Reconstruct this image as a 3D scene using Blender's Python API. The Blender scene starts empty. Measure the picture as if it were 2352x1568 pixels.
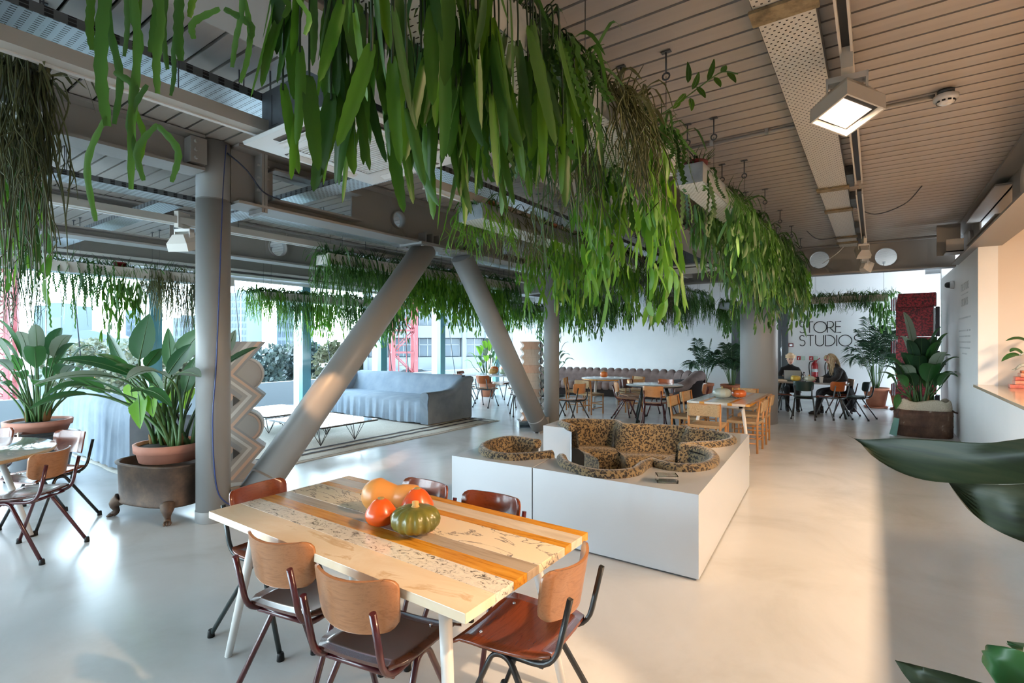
import bpy, bmesh, math, random
from mathutils import Vector, Matrix, noise as mnoise
PI = math.pi
S = bpy.context.scene
COL = S.collection
rnd = random.Random(7)

# ---------------------------------------------------------------- camera
YAW = math.radians(35.2)
CAMH = 1.62
FPX = 1180.0
cam_d = bpy.data.cameras.new('camera')
cam = bpy.data.objects.new('camera', cam_d)
COL.objects.link(cam)
cam.location = (0, 0, CAMH)
cam.rotation_euler = (PI / 2, 0, YAW)
cam_d.sensor_width = 36.0
cam_d.lens = 36.0 * FPX / 2352.0
cam_d.clip_start = 0.05
cam_d.clip_end = 600
S.camera = cam
FW = Vector((-math.sin(YAW), math.cos(YAW), 0))
RT = Vector((math.cos(YAW), math.sin(YAW), 0))


def at(px, py, d):
    """a point of the place seen at pixel (px, py) at depth d metres along the view"""
    return Vector((0, 0, CAMH)) + FW * d + RT * ((px - 1176) / FPX * d) + Vector((0, 0, (784 - py) / FPX * d))


# ---------------------------------------------------------------- world, exposure, lights
S.view_settings.view_transform = 'Standard'
S.view_settings.look = 'None'
S.view_settings.gamma = 1.0
S.view_settings.use_curve_mapping = False
S.view_settings.exposure = 1.85
w = bpy.data.worlds.new('overcast sky')
S.world = w
w.use_nodes = True
nt = w.node_tree
bg = nt.nodes['Background']
tc = nt.nodes.new('ShaderNodeTexCoord')
sep = nt.nodes.new('ShaderNodeSeparateXYZ')
nt.links.new(tc.outputs['Generated'], sep.inputs[0])
rmp = nt.nodes.new('ShaderNodeValToRGB')
rmp.color_ramp.elements[0].position = 0.0
rmp.color_ramp.elements[0].color = (0.80, 0.91, 1.0, 1)
rmp.color_ramp.elements[1].position = 0.6
rmp.color_ramp.elements[1].color = (0.60, 0.80, 1.0, 1)
nt.links.new(sep.outputs['Z'], rmp.inputs[0])
nt.links.new(rmp.outputs[0], bg.inputs[0])
bg.inputs['Strength'].default_value = 4.6


def lamp(name, kind, loc, energy, color, target=None, **kw):
    d = bpy.data.lights.new(name, kind)
    d.energy = energy
    d.color = color
    for k, v in kw.items():
        setattr(d, k, v)
    o = bpy.data.objects.new(name, d)
    COL.objects.link(o)
    o.location = loc
    if target is not None:
        o.rotation_euler = (Vector(target) - Vector(loc)).to_track_quat('-Z', 'Y').to_euler()
    return o


WARM = (1.0, 0.68, 0.42)
# track spots outside the frame (the same fitting as the visible ones), over the table and the sofa pit
lamp('spot_table', 'SPOT', (0.82, 2.02, 2.97), 125, WARM, (-1.25, 1.66, 0.6), spot_size=math.radians(34), spot_blend=0.35, shadow_soft_size=0.05)
lamp('spot_near', 'SPOT', (-0.13, 3.75, 3.0), 430, WARM, (0.1, 7.3, 0), spot_size=math.radians(50), spot_blend=0.7, shadow_soft_size=0.07)
lamp('spot_pit', 'SPOT', (-0.13, 4.6, 3.0), 90, WARM, (-2.3, 5.0, 0.4), spot_size=math.radians(40), spot_blend=0.5, shadow_soft_size=0.07)
lamp('spot_brace', 'SPOT', (-3.2, 1.0, 2.85), 220, (1.0, 0.55, 0.26), (-4.74, 3.38, 0.98), spot_size=math.radians(9.5), spot_blend=0.3, shadow_soft_size=0.05)
# strip lights over the bar behind the counter
lamp('bar_strip', 'AREA', (3.0, 4.4, 2.85), 130, (1.0, 0.68, 0.42), (2.0, 4.4, 0.9), shape='RECTANGLE', size=4.6, size_y=0.16)

# ---------------------------------------------------------------- materials
def lin(c):
    c = c / 255.0
    return c / 12.92 if c <= 0.04045 else ((c + 0.055) / 1.055) ** 2.4


def rgb(h):
    if isinstance(h, str):
        h = h.lstrip('#')
        return (lin(int(h[0:2], 16)), lin(int(h[2:4], 16)), lin(int(h[4:6], 16)), 1)
    return tuple(h) + ((1,) if len(h) == 3 else ())


def mat(name, col, rough=0.5, metal=0.0, spec=0.5, coat=0.0, trans=0.0, emit=None):
    m = bpy.data.materials.new(name)
    m.use_nodes = True
    b = m.node_tree.nodes['Principled BSDF']
    b.inputs['Base Color'].default_value = rgb(col)
    b.inputs['Roughness'].default_value = rough
    b.inputs['Metallic'].default_value = metal
    b.inputs['Specular IOR Level'].default_value = spec
    b.inputs['Coat Weight'].default_value = coat
    b.inputs['Coat Roughness'].default_value = 0.08
    b.inputs['Transmission Weight'].default_value = trans
    if emit:
        b.inputs['Emission Color'].default_value = rgb(emit[0])
        b.inputs['Emission Strength'].default_value = emit[1]
    return m


def N(m, t, **kw):
    n = m.node_tree.nodes.new(t)
    for k, v in kw.items():
        setattr(n, k, v)
    return n


def L(m, a, b):
    m.node_tree.links.new(a, b)


def coords(m, scale=(1, 1, 1), kind='Object', rot=(0, 0, 0)):
    t = N(m, 'ShaderNodeTexCoord')
    mp = N(m, 'ShaderNodeMapping')
    mp.inputs['Scale'].default_value = scale
    mp.inputs['Rotation'].default_value = rot
    L(m, t.outputs[kind], mp.inputs[0])
    return mp.outputs[0]


def bsdf(m):
    return m.node_tree.nodes['Principled BSDF']


def noisy(m, stops, scale=5, stretch=(1, 1, 1), detail=5, bump=0.0, dist=0.0, rough=0.6, kind='Object', rvar=None):
    """colour from stretched noise through a ramp; optional bump and roughness variation"""
    c = coords(m, stretch, kind)
    n = N(m, 'ShaderNodeTexNoise')
    n.inputs['Scale'].default_value = scale
    n.inputs['Detail'].default_value = detail
    n.inputs['Roughness'].default_value = rough
    n.inputs['Distortion'].default_value = dist
    L(m, c, n.inputs['Vector'])
    r = N(m, 'ShaderNodeValToRGB')
    e = r.color_ramp.elements
    while len(e) < len(stops):
        e.new(0.5)
    for i, (p, col) in enumerate(stops):
        e[i].position = p
        e[i].color = rgb(col)
    L(m, n.outputs['Fac'], r.inputs[0])
    L(m, r.outputs[0], bsdf(m).inputs['Base Color'])
    if bump:
        b = N(m, 'ShaderNodeBump')
        b.inputs['Strength'].default_value = bump
        b.inputs['Distance'].default_value = 0.01
        L(m, n.outputs['Fac'], b.inputs['Height'])
        L(m, b.outputs[0], bsdf(m).inputs['Normal'])
    if rvar:
        mr = N(m, 'ShaderNodeMapRange')
        mr.inputs['To Min'].default_value = rvar[0]
        mr.inputs['To Max'].default_value = rvar[1]
        L(m, n.outputs['Fac'], mr.inputs[0])
        L(m, mr.outputs[0], bsdf(m).inputs['Roughness'])
    return m


def wood(name, dark, light, rough=0.35, stretch=(2, 22, 22), scale=2.2, coat=0.25, dist=1.2):
    m = mat(name, light, rough, coat=coat)
    return noisy(m, [(0.25, dark), (0.5, light), (0.78, dark)], scale, stretch, 6, bump=0.02, dist=dist)


def leafmat(name, dark, light, trans=0.35, rough=0.4, under=None):
    m = mat(name, light, rough)
    g = N(m, 'ShaderNodeNewGeometry')
    r = N(m, 'ShaderNodeValToRGB')
    r.color_ramp.elements[0].color = rgb(dark)
    r.color_ramp.elements[1].color = rgb(light)
    oi = N(m, 'ShaderNodeObjectInfo')
    add = N(m, 'ShaderNodeMath', operation='ADD')
    L(m, g.outputs['Random Per Island'], add.inputs[0])
    L(m, oi.outputs['Random'], add.inputs[1])
    half = N(m, 'ShaderNodeMath', operation='FRACT')
    L(m, add.outputs[0], half.inputs[0])
    L(m, half.outputs[0], r.inputs[0])
    L(m, r.outputs[0], bsdf(m).inputs['Base Color'])
    t = N(m, 'ShaderNodeBsdfTranslucent')
    hs = N(m, 'ShaderNodeHueSaturation')
    hs.inputs['Value'].default_value = 1.7
    hs.inputs['Hue'].default_value = 0.485
    L(m, r.outputs[0], hs.inputs['Color'])
    L(m, hs.outputs[0], t.inputs['Color'])
    mx = N(m, 'ShaderNodeMixShader')
    mx.inputs[0].default_value = trans
    L(m, bsdf(m).outputs[0], mx.inputs[1])
    L(m, t.outputs[0], mx.inputs[2])
    L(m, mx.outputs[0], m.node_tree.nodes['Material Output'].inputs[0])
    return m


def perf(name, base, pu, pv, su, sv, axes='XY', rough=0.35, metal=0.6, hole='#202326', stag=True):
    """sheet metal with rows of punched slots (fine relief in colour)"""
    m = mat(name, base, rough, metal)
    t = N(m, 'ShaderNodeTexCoord')
    sp = N(m, 'ShaderNodeSeparateXYZ')
    L(m, t.outputs['Object'], sp.inputs[0])

    def M(op, a, b=None):
        n = N(m, 'ShaderNodeMath', operation=op)
        for i, x in enumerate((a, b)):
            if x is None:
                continue
            if isinstance(x, (int, float)):
                n.inputs[i].default_value = x
            else:
                L(m, x, n.inputs[i])
        return n.outputs[0]
    u = sp.outputs[axes[0]]
    v = sp.outputs[axes[1]]
    vv = M('DIVIDE', v, pv)
    uu = M('DIVIDE', u, pu)
    if stag:
        uu = M('ADD', uu, M('MULTIPLY', M('FLOOR', vv), 0.5))
    fu = M('ABSOLUTE', M('SUBTRACT', M('FRACT', uu), 0.5))
    fv = M('ABSOLUTE', M('SUBTRACT', M('FRACT', vv), 0.5))
    inside = M('MULTIPLY', M('LESS_THAN', fu, su / pu / 2), M('LESS_THAN', fv, sv / pv / 2))
    mx = N(m, 'ShaderNodeMix', data_type='RGBA')
    mx.inputs[6].default_value = rgb(base)
    mx.inputs[7].default_value = rgb(hole)
    L(m, inside, mx.inputs[0])
    L(m, mx.outputs[2], bsdf(m).inputs['Base Color'])
    mt = M('MULTIPLY', M('SUBTRACT', 1.0, inside), metal)
    L(m, mt, bsdf(m).inputs['Metallic'])
    return m


M = {}
M['steel'] = mat('grey painted steel', '#8d8d8c', 0.45)
M['beam'] = mat('grey painted beam', '#8f8b87', 0.5)
M['plank'] = noisy(mat('ceiling plank', '#a39a92', 0.42), [(0.35, '#a09891'), (0.65, '#aaa29a')], 1.4, (0.4, 6, 6), 3)
M['ceil_dark'] = mat('dark ceiling void', '#181818', 0.9)
M['wall'] = noisy(mat('white wall paint', '#eceef0', 0.55), [(0.3, '#e9ecee'), (0.7, '#f0f1f2')], 1.2)
M['cream'] = mat('warm cream wall paint', '#dcd0c4', 0.6)
fl = mat('polished concrete floor', '#cfcac0', 0.2, spec=0.6)
noisy(fl, [(0.25, '#c0bfbb'), (0.5, '#d2d3d2'), (0.8, '#dcdddd')], 0.9, (1, 1, 1), 9, rough=0.62, dist=0.6, rvar=(0.12, 0.3))
M['floor'] = fl
M['white'] = mat('white lacquer', '#c9ccd0', 0.22, coat=0.6)
M['white_metal'] = mat('white powder coated metal', '#dedcd8', 0.4)
M['cream_metal'] = mat('off white painted profile', '#c9c4bc', 0.45)
M['dark_metal'] = mat('dark oxidised metal', '#3d4044', 0.45, 0.5)
M['black'] = mat('black rubber', '#141414', 0.6)
M['black_metal'] = mat('black painted tube', '#1d2022', 0.35, coat=0.2)
M['green_metal'] = mat('dark green painted tube', '#2c3433', 0.35, coat=0.2)
M['maroon'] = mat('maroon painted tube', '#48161c', 0.28, coat=0.4)
M['grey_tube'] = mat('grey painted tube', '#5d666c', 0.35, coat=0.2)
M['chrome'] = mat('chrome', '#c9ccd0', 0.15, 1.0)
M['galv'] = noisy(mat('galvanised sheet', '#a9b0b5', 0.32, 0.7), [(0.3, '#98a0a6'), (0.7, '#b9c0c4')], 9, (1, 1, 1), 3)
M['galv_dark'] = noisy(mat('dull galvanised sheet', '#565b60', 0.45, 0.4), [(0.3, '#474c51'), (0.7, '#62676c')], 6, (1, 1, 1), 5)
M['tray'] = perf('slotted cable tray', '#c3cdd3', 0.025, 0.05, 0.008, 0.026, 'XY', 0.3, 0.5, stag=False)
M['tray2'] = perf('square punched cable tray', '#cfccc6', 0.035, 0.032, 0.011, 0.011, 'XY', 0.4, 0.25)
M['tray_x'] = perf('slotted cross tray', '#c3cdd3', 0.05, 0.03, 0.028, 0.01, 'XY', 0.3, 0.5)
M['trough_bottom'] = perf('punched trough bottom', '#e3e8ea', 0.034, 0.03, 0.017, 0.006, 'XY', 0.4, 0.15)
M['soil'] = mat('dark potting soil', '#2a201a', 0.95)
M['terracotta'] = noisy(mat('terracotta', '#b5704f', 0.8), [(0.3, '#a8664a'), (0.7, '#bd7b5c')], 6, (1, 1, 1), 4)
M['terra_pale'] = noisy(mat('pale terracotta', '#c48570', 0.75), [(0.3, '#bd7d68'), (0.7, '#cb907c')], 5, (1, 1, 1), 4)
M['red_plastic'] = mat('dark red plastic pot', '#6e1f1e', 0.45)
M['rust'] = noisy(mat('rusted iron', '#57473f', 0.6, 0.3), [(0.25, '#3a302b'), (0.5, '#59493f'), (0.72, '#7a614d'), (0.8, '#8c7a68')], 4.5, (1, 1, 1), 9, bump=0.15, rough=0.7)
M['rust2'] = noisy(mat('flaking brown iron', '#5a4036', 0.7, 0.2), [(0.3, '#3c2b26'), (0.52, '#64483b'), (0.62, '#7a5b49'), (0.66, '#b9ab9b')], 5, (1, 1, 0.6), 8, bump=0.2, rough=0.65)
M['sack'] = noisy(mat('burlap', '#c9bda8', 0.95), [(0.3, '#bcae97'), (0.7, '#d6cbb8')], 60, (1, 1, 1), 2, bump=0.2)
M['ply'] = wood('beech plywood', '#8a5a38', '#a97650', 0.32)
M['ply_red'] = wood('red brown plywood', '#5e2a17', '#7f3d22', 0.25, coat=0.5)
M['ply_dark'] = wood('dark walnut plywood', '#3a211a', '#54322a', 0.25, coat=0.5)
M['ply_light'] = wood('light beech plywood', '#b5794a', '#c88f5d', 0.35)
M['ply_orange'] = wood('orange plywood', '#8a4318', '#b3602a', 0.3, coat=0.3)
M['green_vinyl'] = mat('dark green seat', '#1d3532', 0.4)
M['oak'] = wood('oak frame', '#a8713f', '#bd8650', 0.45, stretch=(14, 14, 2), coat=0.05)
M['rush'] = noisy(mat('woven paper cord', '#b39570', 0.85), [(0.3, '#8f7450'), (0.5, '#b39570'), (0.75, '#cbb08a')], 40, (1, 6, 6), 3, bump=0.4)
M['marble_cream'] = noisy(mat('cream marble', '#e6cfae', 0.12, coat=0.3), [(0.3, '#e2c8a6'), (0.6, '#ead7ba'), (0.66, '#d3b48f'), (0.7, '#ead6b8')], 2.2, (1, 1.6, 1), 7, dist=1.5)
mv = mat('veined marble', '#e8d7bc', 0.12, coat=0.3)
noisy(mv, [(0.0, '#e9d4b4'), (0.482, '#e8d6ba'), (0.5, '#6f6668'), (0.518, '#e8d6ba'), (0.9, '#e6cfae')], 2.0, (1, 2.4, 1), 7, dist=2.2, rough=0.6)
M['marble_vein'] = mv
ms = mat('speckled marble', '#dcd3c4', 0.15, coat=0.3)
noisy(ms, [(0.38, '#655d56'), (0.45, '#d9cfbf'), (0.6, '#e6dccb')], 22, (1, 1.5, 1), 8, dist=1.6, rough=0.7)
M['marble_speck'] = ms
M['stone_grey'] = noisy(mat('grey travertine', '#a5937e', 0.25, coat=0.2), [(0.3, '#94836f'), (0.5, '#ac9a86'), (0.75, '#b7a692')], 3, (1, 14, 6), 6)
M['stone_pale'] = noisy(mat('pale grey marble', '#c9b9a6', 0.2, coat=0.2), [(0.3, '#bba995'), (0.6, '#d6c7b4')], 2, (1, 6, 3), 6, dist=1.0)
M['stone_ochre'] = noisy(mat('ochre yellow stone', '#c8872a', 0.25, coat=0.2), [(0.3, '#9c5f17'), (0.48, '#c9892c'), (0.7, '#d79c3d')], 5, (1, 9, 9), 8)
M['marble_white'] = noisy(mat('white marble', '#dfe2e2', 0.1, coat=0.3), [(0.4, '#d9dddd'), (0.52, '#b6bfc1'), (0.56, '#e2e5e5')], 2.5, (1, 1, 1), 6, dist=1.5)
M['blue_linen'] = noisy(mat('blue grey linen', '#8593a1', 0.9), [(0.3, '#7b8a9a'), (0.7, '#919eab')], 3, (1, 1, 1), 6, bump=0.1)
M['blue_linen_shade'] = noisy(mat('shaded blue grey linen', '#747f8b', 0.9), [(0.3, '#6a7682'), (0.7, '#808b96')], 3, (1, 1, 1), 6, bump=0.1)  # darker copy of the linen, shade on one sofa arm put into colour
M['brown_suede'] = noisy(mat('brown suede', '#8a7671', 0.9), [(0.3, '#776460'), (0.7, '#98847f')], 5, (1, 1, 1), 6, bump=0.15)
M['brown_dark'] = mat('dark brown suede', '#2e2727', 0.9)
M['rug'] = noisy(mat('ivory wool rug', '#d9d3c8', 0.98), [(0.3, '#cdc6b9'), (0.7, '#e2ddd3')], 40, (1, 1, 1), 4, bump=0.4)
M['rug_dark'] = noisy(mat('charcoal rug stripe', '#3b3a3b', 0.98), [(0.3, '#2c2b2d'), (0.7, '#57545a')], 60, (1, 1, 1), 3)
M['glass_top'] = mat('mirror tinted glass', '#aab4b8', 0.04, 0.6)
lp = mat('leopard plush', '#a5834f', 0.8)
c = coords(lp, (1, 1, 1))
nz = N(lp, 'ShaderNodeTexNoise')
nz.inputs['Scale'].default_value = 34
L(lp, c, nz.inputs['Vector'])
mixv = N(lp, 'ShaderNodeMix', data_type='VECTOR')
mixv.inputs[0].default_value = 0.045
L(lp, c, mixv.inputs[4])
L(lp, nz.outputs['Color'], mixv.inputs[5])
vo = N(lp, 'ShaderNodeTexVoronoi')
vo.inputs['Scale'].default_value = 46
L(lp, mixv.outputs[1], vo.inputs['Vector'])
n2 = N(lp, 'ShaderNodeTexNoise')
n2.inputs['Scale'].default_value = 38
L(lp, c, n2.inputs['Vector'])
ad = N(lp, 'ShaderNodeMath', operation='MULTIPLY_ADD')
L(lp, n2.outputs['Fac'], ad.inputs[0])
ad.inputs[1].default_value = 0.5
L(lp, vo.outputs['Distance'], ad.inputs[2])
rl = N(lp, 'ShaderNodeValToRGB')
for i, (p, col) in enumerate([(0.0, '#6e4a22'), (0.36, '#52371b'), (0.42, '#17100b'), (0.68, '#150f0a'), (0.76, '#6f5c3e'), (0.92, '#7f6b4a')]):
    if i > 1:
        rl.color_ramp.elements.new(0.5)
for i, (p, col) in enumerate([(0.0, '#6e4a22'), (0.36, '#52371b'), (0.42, '#17100b'), (0.68, '#150f0a'), (0.76, '#6f5c3e'), (0.92, '#7f6b4a')]):
    rl.color_ramp.elements[i].position = p
    rl.color_ramp.elements[i].color = rgb(col)
L(lp, ad.outputs[0], rl.inputs[0])
L(lp, rl.outputs[0], bsdf(lp).inputs['Base Color'])
bsdf(lp).inputs['Sheen Weight'].default_value = 0.25
M['leopard'] = lp
M['leaf_flat'] = leafmat('flat cactus stem', '#264d15', '#4a7720', 0.28)
M['leaf_flat_dark'] = leafmat('dark flat cactus stem', '#1f3f1c', '#3d6b2b', 0.25)
M['leaf_olive'] = leafmat('olive string stem', '#3a4227', '#6a7048', 0.2)
M['leaf_bright'] = leafmat('bright trailing stem', '#3d7422', '#6b9d30', 0.4)
M['leaf_mid'] = leafmat('trailing green stem', '#264f1f', '#4f7f35', 0.35)
M['leaf_yellow'] = leafmat('yellow string stem', '#b99a3a', '#dcc565', 0.4)
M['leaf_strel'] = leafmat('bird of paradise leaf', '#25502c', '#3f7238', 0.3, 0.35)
M['leaf_strel_lit'] = leafmat('pale bird of paradise leaf', '#5f9a2c', '#80b53c', 0.5, 0.4)  # brighter copy of the leaf, its backlight put into the colour
M['leaf_strel_grey'] = leafmat('grey green leaf', '#6d7d6c', '#93a08c', 0.2, 0.45)
M['leaf_palm'] = leafmat('palm frond', '#14301f', '#274a2d', 0.2, 0.45)
M['leaf_dark'] = noisy(mat('near dark leaf', '#29341e', 0.5), [(0.3, '#161d10'), (0.5, '#29351d'), (0.68, '#3f4229'), (0.8, '#222d18')], 3.0, (1.2, 1.2, 14), 3, dist=0.4)
M['stem'] = mat('green leaf stalk', '#4a6b3a', 0.5)
M['stem_dark'] = mat('dark stalk', '#26392a', 0.5)
M['husk'] = mat('dry husk', '#8d6a44', 0.9)
M['window_glass'] = bpy.data.materials.new('window glass')
gm = M['window_glass']
gm.use_nodes = True
gm.node_tree.nodes.remove(bsdf(gm))
tr = N(gm, 'ShaderNodeBsdfTransparent')
tr.inputs[0].default_value = (0.93, 0.97, 0.97, 1)
gl = N(gm, 'ShaderNodeBsdfGlossy')
gl.inputs['Roughness'].default_value = 0.02
fr = N(gm, 'ShaderNodeLayerWeight')
fr.inputs['Blend'].default_value = 0.12
mx = N(gm, 'ShaderNodeMixShader')
L(gm, fr.outputs['Fresnel'], mx.inputs[0])
L(gm, tr.outputs[0], mx.inputs[1])
L(gm, gl.outputs[0], mx.inputs[2])
L(gm, mx.outputs[0], gm.node_tree.nodes['Material Output'].inputs[0])
M['teal'] = mat('teal glazed fin edge', '#5f8a92', 0.25, coat=0.3)
M['lamp_glow'] = mat('lit lamp lens', '#ffffff', 0.5, emit=('#ffe9cf', 9.0))
M['lens_dull'] = mat('frosted lamp lens', '#d9c8b4', 0.5, emit=('#ffdcb8', 0.6))

# ---------------------------------------------------------------- mesh helpers
class MB:
    def __init__(s):
        s.v, s.f, s.mi, s.sm = [], [], [], []

    def add(s, vs, fs, mi=0, smooth=False):
        o = len(s.v)
        s.v.extend([tuple(v) for v in vs])
        for f in fs:
            s.f.append(tuple(i + o for i in f))
            s.mi.append(mi)
            s.sm.append(smooth)
        return s

    def box(s, c, d, mi=0, rz=0.0, rot=None):
        hx, hy, hz = d[0] / 2, d[1] / 2, d[2] / 2
        R = rot if rot is not None else Matrix.Rotation(rz, 3, 'Z')
        c = Vector(c)
        vs = [c + R @ Vector((x, y, z)) for x in (-hx, hx) for y in (-hy, hy) for z in (-hz, hz)]
        return s.add(vs, [(0, 1, 3, 2), (4, 6, 7, 5), (0, 4, 5, 1), (2, 3, 7, 6), (0, 2, 6, 4), (1, 5, 7, 3)], mi)

    def mm(s, a, b, mi=0):
        """box from corner a to corner b"""
        return s.box([(a[i] + b[i]) / 2 for i in range(3)], [abs(b[i] - a[i]) for i in range(3)], mi)

    def tube(s, pts, r, n=8, mi=0, caps=True, flat=1.0):
        pts = [Vector(p) for p in pts]
        k = len(pts)
        rr = r if isinstance(r, (list, tuple)) else [r] * k
        t0 = (pts[1] - pts[0]).normalized()
        u = t0.orthogonal().normalized()
        vs = []
        for i, p in enumerate(pts):
            t = (pts[min(i + 1, k - 1)] - pts[max(i - 1, 0)])
            t = t.normalized() if t.length > 1e-9 else t0
            u = (u - t * u.dot(t))
            u = u.normalized() if u.length > 1e-6 else t.orthogonal().normalized()
            w_ = t.cross(u)
            for j in range(n):
                a = 2 * PI * j / n
                vs.append(p + (u * math.cos(a) + w_ * math.sin(a) * flat) * rr[i])
        fs = []
        for i in range(k - 1):
            for j in range(n):
                fs.append((i * n + j, i * n + (j + 1) % n, (i + 1) * n + (j + 1) % n, (i + 1) * n + j))
        s.add(vs, fs, mi, True)
        if caps:
            o = len(s.v) - len(vs)
            s.f.append(tuple(o + j for j in reversed(range(n)))); s.mi.append(mi); s.sm.append(False)
            s.f.append(tuple(o + (k - 1) * n + j for j in range(n))); s.mi.append(mi); s.sm.append(False)
        return s

    def lathe(s, prof, n=24, c=(0, 0, 0), mi=0, sx=1.0, sy=1.0, smooth=True, rz=0.0):
        vs = []
        for (r, z) in prof:
            for j in range(n):
                a = 2 * PI * j / n
                x, y = r * math.cos(a) * sx, r * math.sin(a) * sy
                vs.append((c[0] + x * math.cos(rz) - y * math.sin(rz), c[1] + x * math.sin(rz) + y * math.cos(rz), c[2] + z))
        fs = []
        for i in range(len(prof) - 1):
            for j in range(n):
                fs.append((i * n + j, i * n + (j + 1) % n, (i + 1) * n + (j + 1) % n, (i + 1) * n + j))
        s.add(vs, fs, mi, smooth)
        o = len(s.v) - len(vs)
        if prof[0][0] > 1e-6:
            s.f.append(tuple(o + j for j in reversed(range(n)))); s.mi.append(mi); s.sm.append(False)
        if prof[-1][0] > 1e-6:
            s.f.append(tuple(o + (len(prof) - 1) * n + j for j in range(n))); s.mi.append(mi); s.sm.append(False)
        return s

    def prism(s, poly, y0, y1, mi=0, plane='XZ'):
        """polygon (in the named plane) extruded along the third axis"""
        def p(a, b, t):
            return {'XZ': (a, t, b), 'XY': (a, b, t), 'YZ': (t, a, b)}[plane]
        n = len(poly)
        vs = [p(a, b, y0) for a, b in poly] + [p(a, b, y1) for a, b in poly]
        fs = [tuple(range(n)), tuple(range(2 * n - 1, n - 1, -1))]
        fs += [(i, i + n, (i + 1) % n + n, (i + 1) % n) for i in range(n)]
        return s.add(vs, fs, mi)

    def strip(s, rows, mi=0, smooth=True, closed=False):
        """grid of vertex rows"""
        n = len(rows[0])
        vs = [p for r in rows for p in r]
        fs = []
        for i in range(len(rows) - 1):
            for j in range(n if closed else n - 1):
                fs.append((i * n + j, i * n + (j + 1) % n, (i + 1) * n + (j + 1) % n, (i + 1) * n + j))
        return s.add(vs, fs, mi, smooth)

    def mesh(s, name, mats):
        me = bpy.data.meshes.new(name)
        me.from_pydata(s.v, [], s.f)
        for m in mats:
            me.materials.append(m)
        me.polygons.foreach_set('material_index', s.mi)
        me.polygons.foreach_set('use_smooth', s.sm)
        me.update()
        return me

    def obj(s, name, mats, parent=None, bevel=0.0, solid=0.0, sub=0, fixn=False):
        if not isinstance(mats, (list, tuple)):
            mats = [mats]
        me = s.mesh(name, mats)
        if fixn:
            bm = bmesh.new()
            bm.from_mesh(me)
            bmesh.ops.remove_doubles(bm, verts=bm.verts, dist=1e-5)
            bmesh.ops.recalc_face_normals(bm, faces=bm.faces)
            bm.to_mesh(me)
            bm.free()
        return link(name, me, parent, bevel, solid, sub)


def link(name, me, parent=None, bevel=0.0, solid=0.0, sub=0):
    o = bpy.data.objects.new(name, me)
    COL.objects.link(o)
    o.parent = parent
    if solid:
        md = o.modifiers.new('solid', 'SOLIDIFY')
        md.thickness = solid
        md.offset = 0
    if bevel:
        md = o.modifiers.new('bevel', 'BEVEL')
        md.width = bevel
        md.segments = 2
        md.limit_method = 'ANGLE'
        md.angle_limit = math.radians(40)
    if sub:
        md = o.modifiers.new('sub', 'SUBSURF')
        md.levels = md.render_levels = sub
    return o


def tag(o, label, cat, group=None, kind=None):
    o['label'] = label
    o['category'] = cat
    if group:
        o['group'] = group
    if kind:
        o['kind'] = kind
    return o


def thing(name, label, cat, loc=(0, 0, 0), rz=0.0, group=None):
    o = bpy.data.objects.new(name, None)
    o.empty_display_size = 0.1
    COL.objects.link(o)
    o.location = loc
    o.rotation_euler = (0, 0, rz)
    return tag(o, label, cat, group)


def struct(o):
    o['kind'] = 'structure'
    return o


def stuff(o):
    o['kind'] = 'stuff'
    return o


KIDS = {}


def kids(o):
    return [c for c in COL.objects if c.parent == o]


def tree_of(root):
    """(object, [subtrees]) gathered once for copying"""
    allc = {}
    for c in COL.objects:
        if c.parent is not None:
            allc.setdefault(c.parent.name, []).append(c)

    def rec(o):
        return (o, [rec(c) for c in allc.get(o.name, [])])
    return rec(root)


def dup(tree, loc=None, rz=None, label=None, group=None, swap=None, scale=None):
    def cp(t, parent):
        c = t[0].copy()
        COL.objects.link(c)
        if parent is not None:
            c.parent = parent
        if swap:
            for sl in c.material_slots:
                if sl.material and sl.material.name in swap:
                    nm = swap[sl.material.name]
                    sl.link = 'OBJECT'
                    sl.material = nm
        for k in t[1]:
            cp(k, c)
        return c
    r = cp(tree, None)
    if loc is not None:
        r.location = loc
    if rz is not None:
        r.rotation_euler = (0, 0, rz)
    if label:
        r['label'] = label
    if group:
        r['group'] = group
    if scale:
        r.scale = scale
    return r


def spline(pts, n=6):
    """Catmull-Rom through the points"""
    P = [Vector(p) for p in pts]
    out = []
    for i in range(len(P) - 1):
        p0, p1, p2, p3 = P[max(i - 1, 0)], P[i], P[i + 1], P[min(i + 2, len(P) - 1)]
        for k in range(n):
            t = k / n
            out.append(0.5 * ((2 * p1) + (p2 - p0) * t + (2 * p0 - 5 * p1 + 4 * p2 - p3) * t * t + (3 * p1 - p0 - 3 * p2 + p3) * t ** 3))
    out.append(P[-1])
    return out


def fillet(pts, r=0.05, n=5):
    """polyline with rounded corners"""
    P = [Vector(p) for p in pts]
    out = [P[0]]
    for i in range(1, len(P) - 1):
        a, b, c_ = P[i - 1], P[i], P[i + 1]
        d1 = (a - b)
        d2 = (c_ - b)
        q = min(r, d1.length * 0.49, d2.length * 0.49)
        s1 = b + d1.normalized() * q
        s2 = b + d2.normalized() * q
        for k in range(n + 1):
            t = k / n
            out.append(s1 * (1 - t) ** 2 + b * 2 * t * (1 - t) + s2 * t * t)
    out.append(P[-1])
    return out

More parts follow.
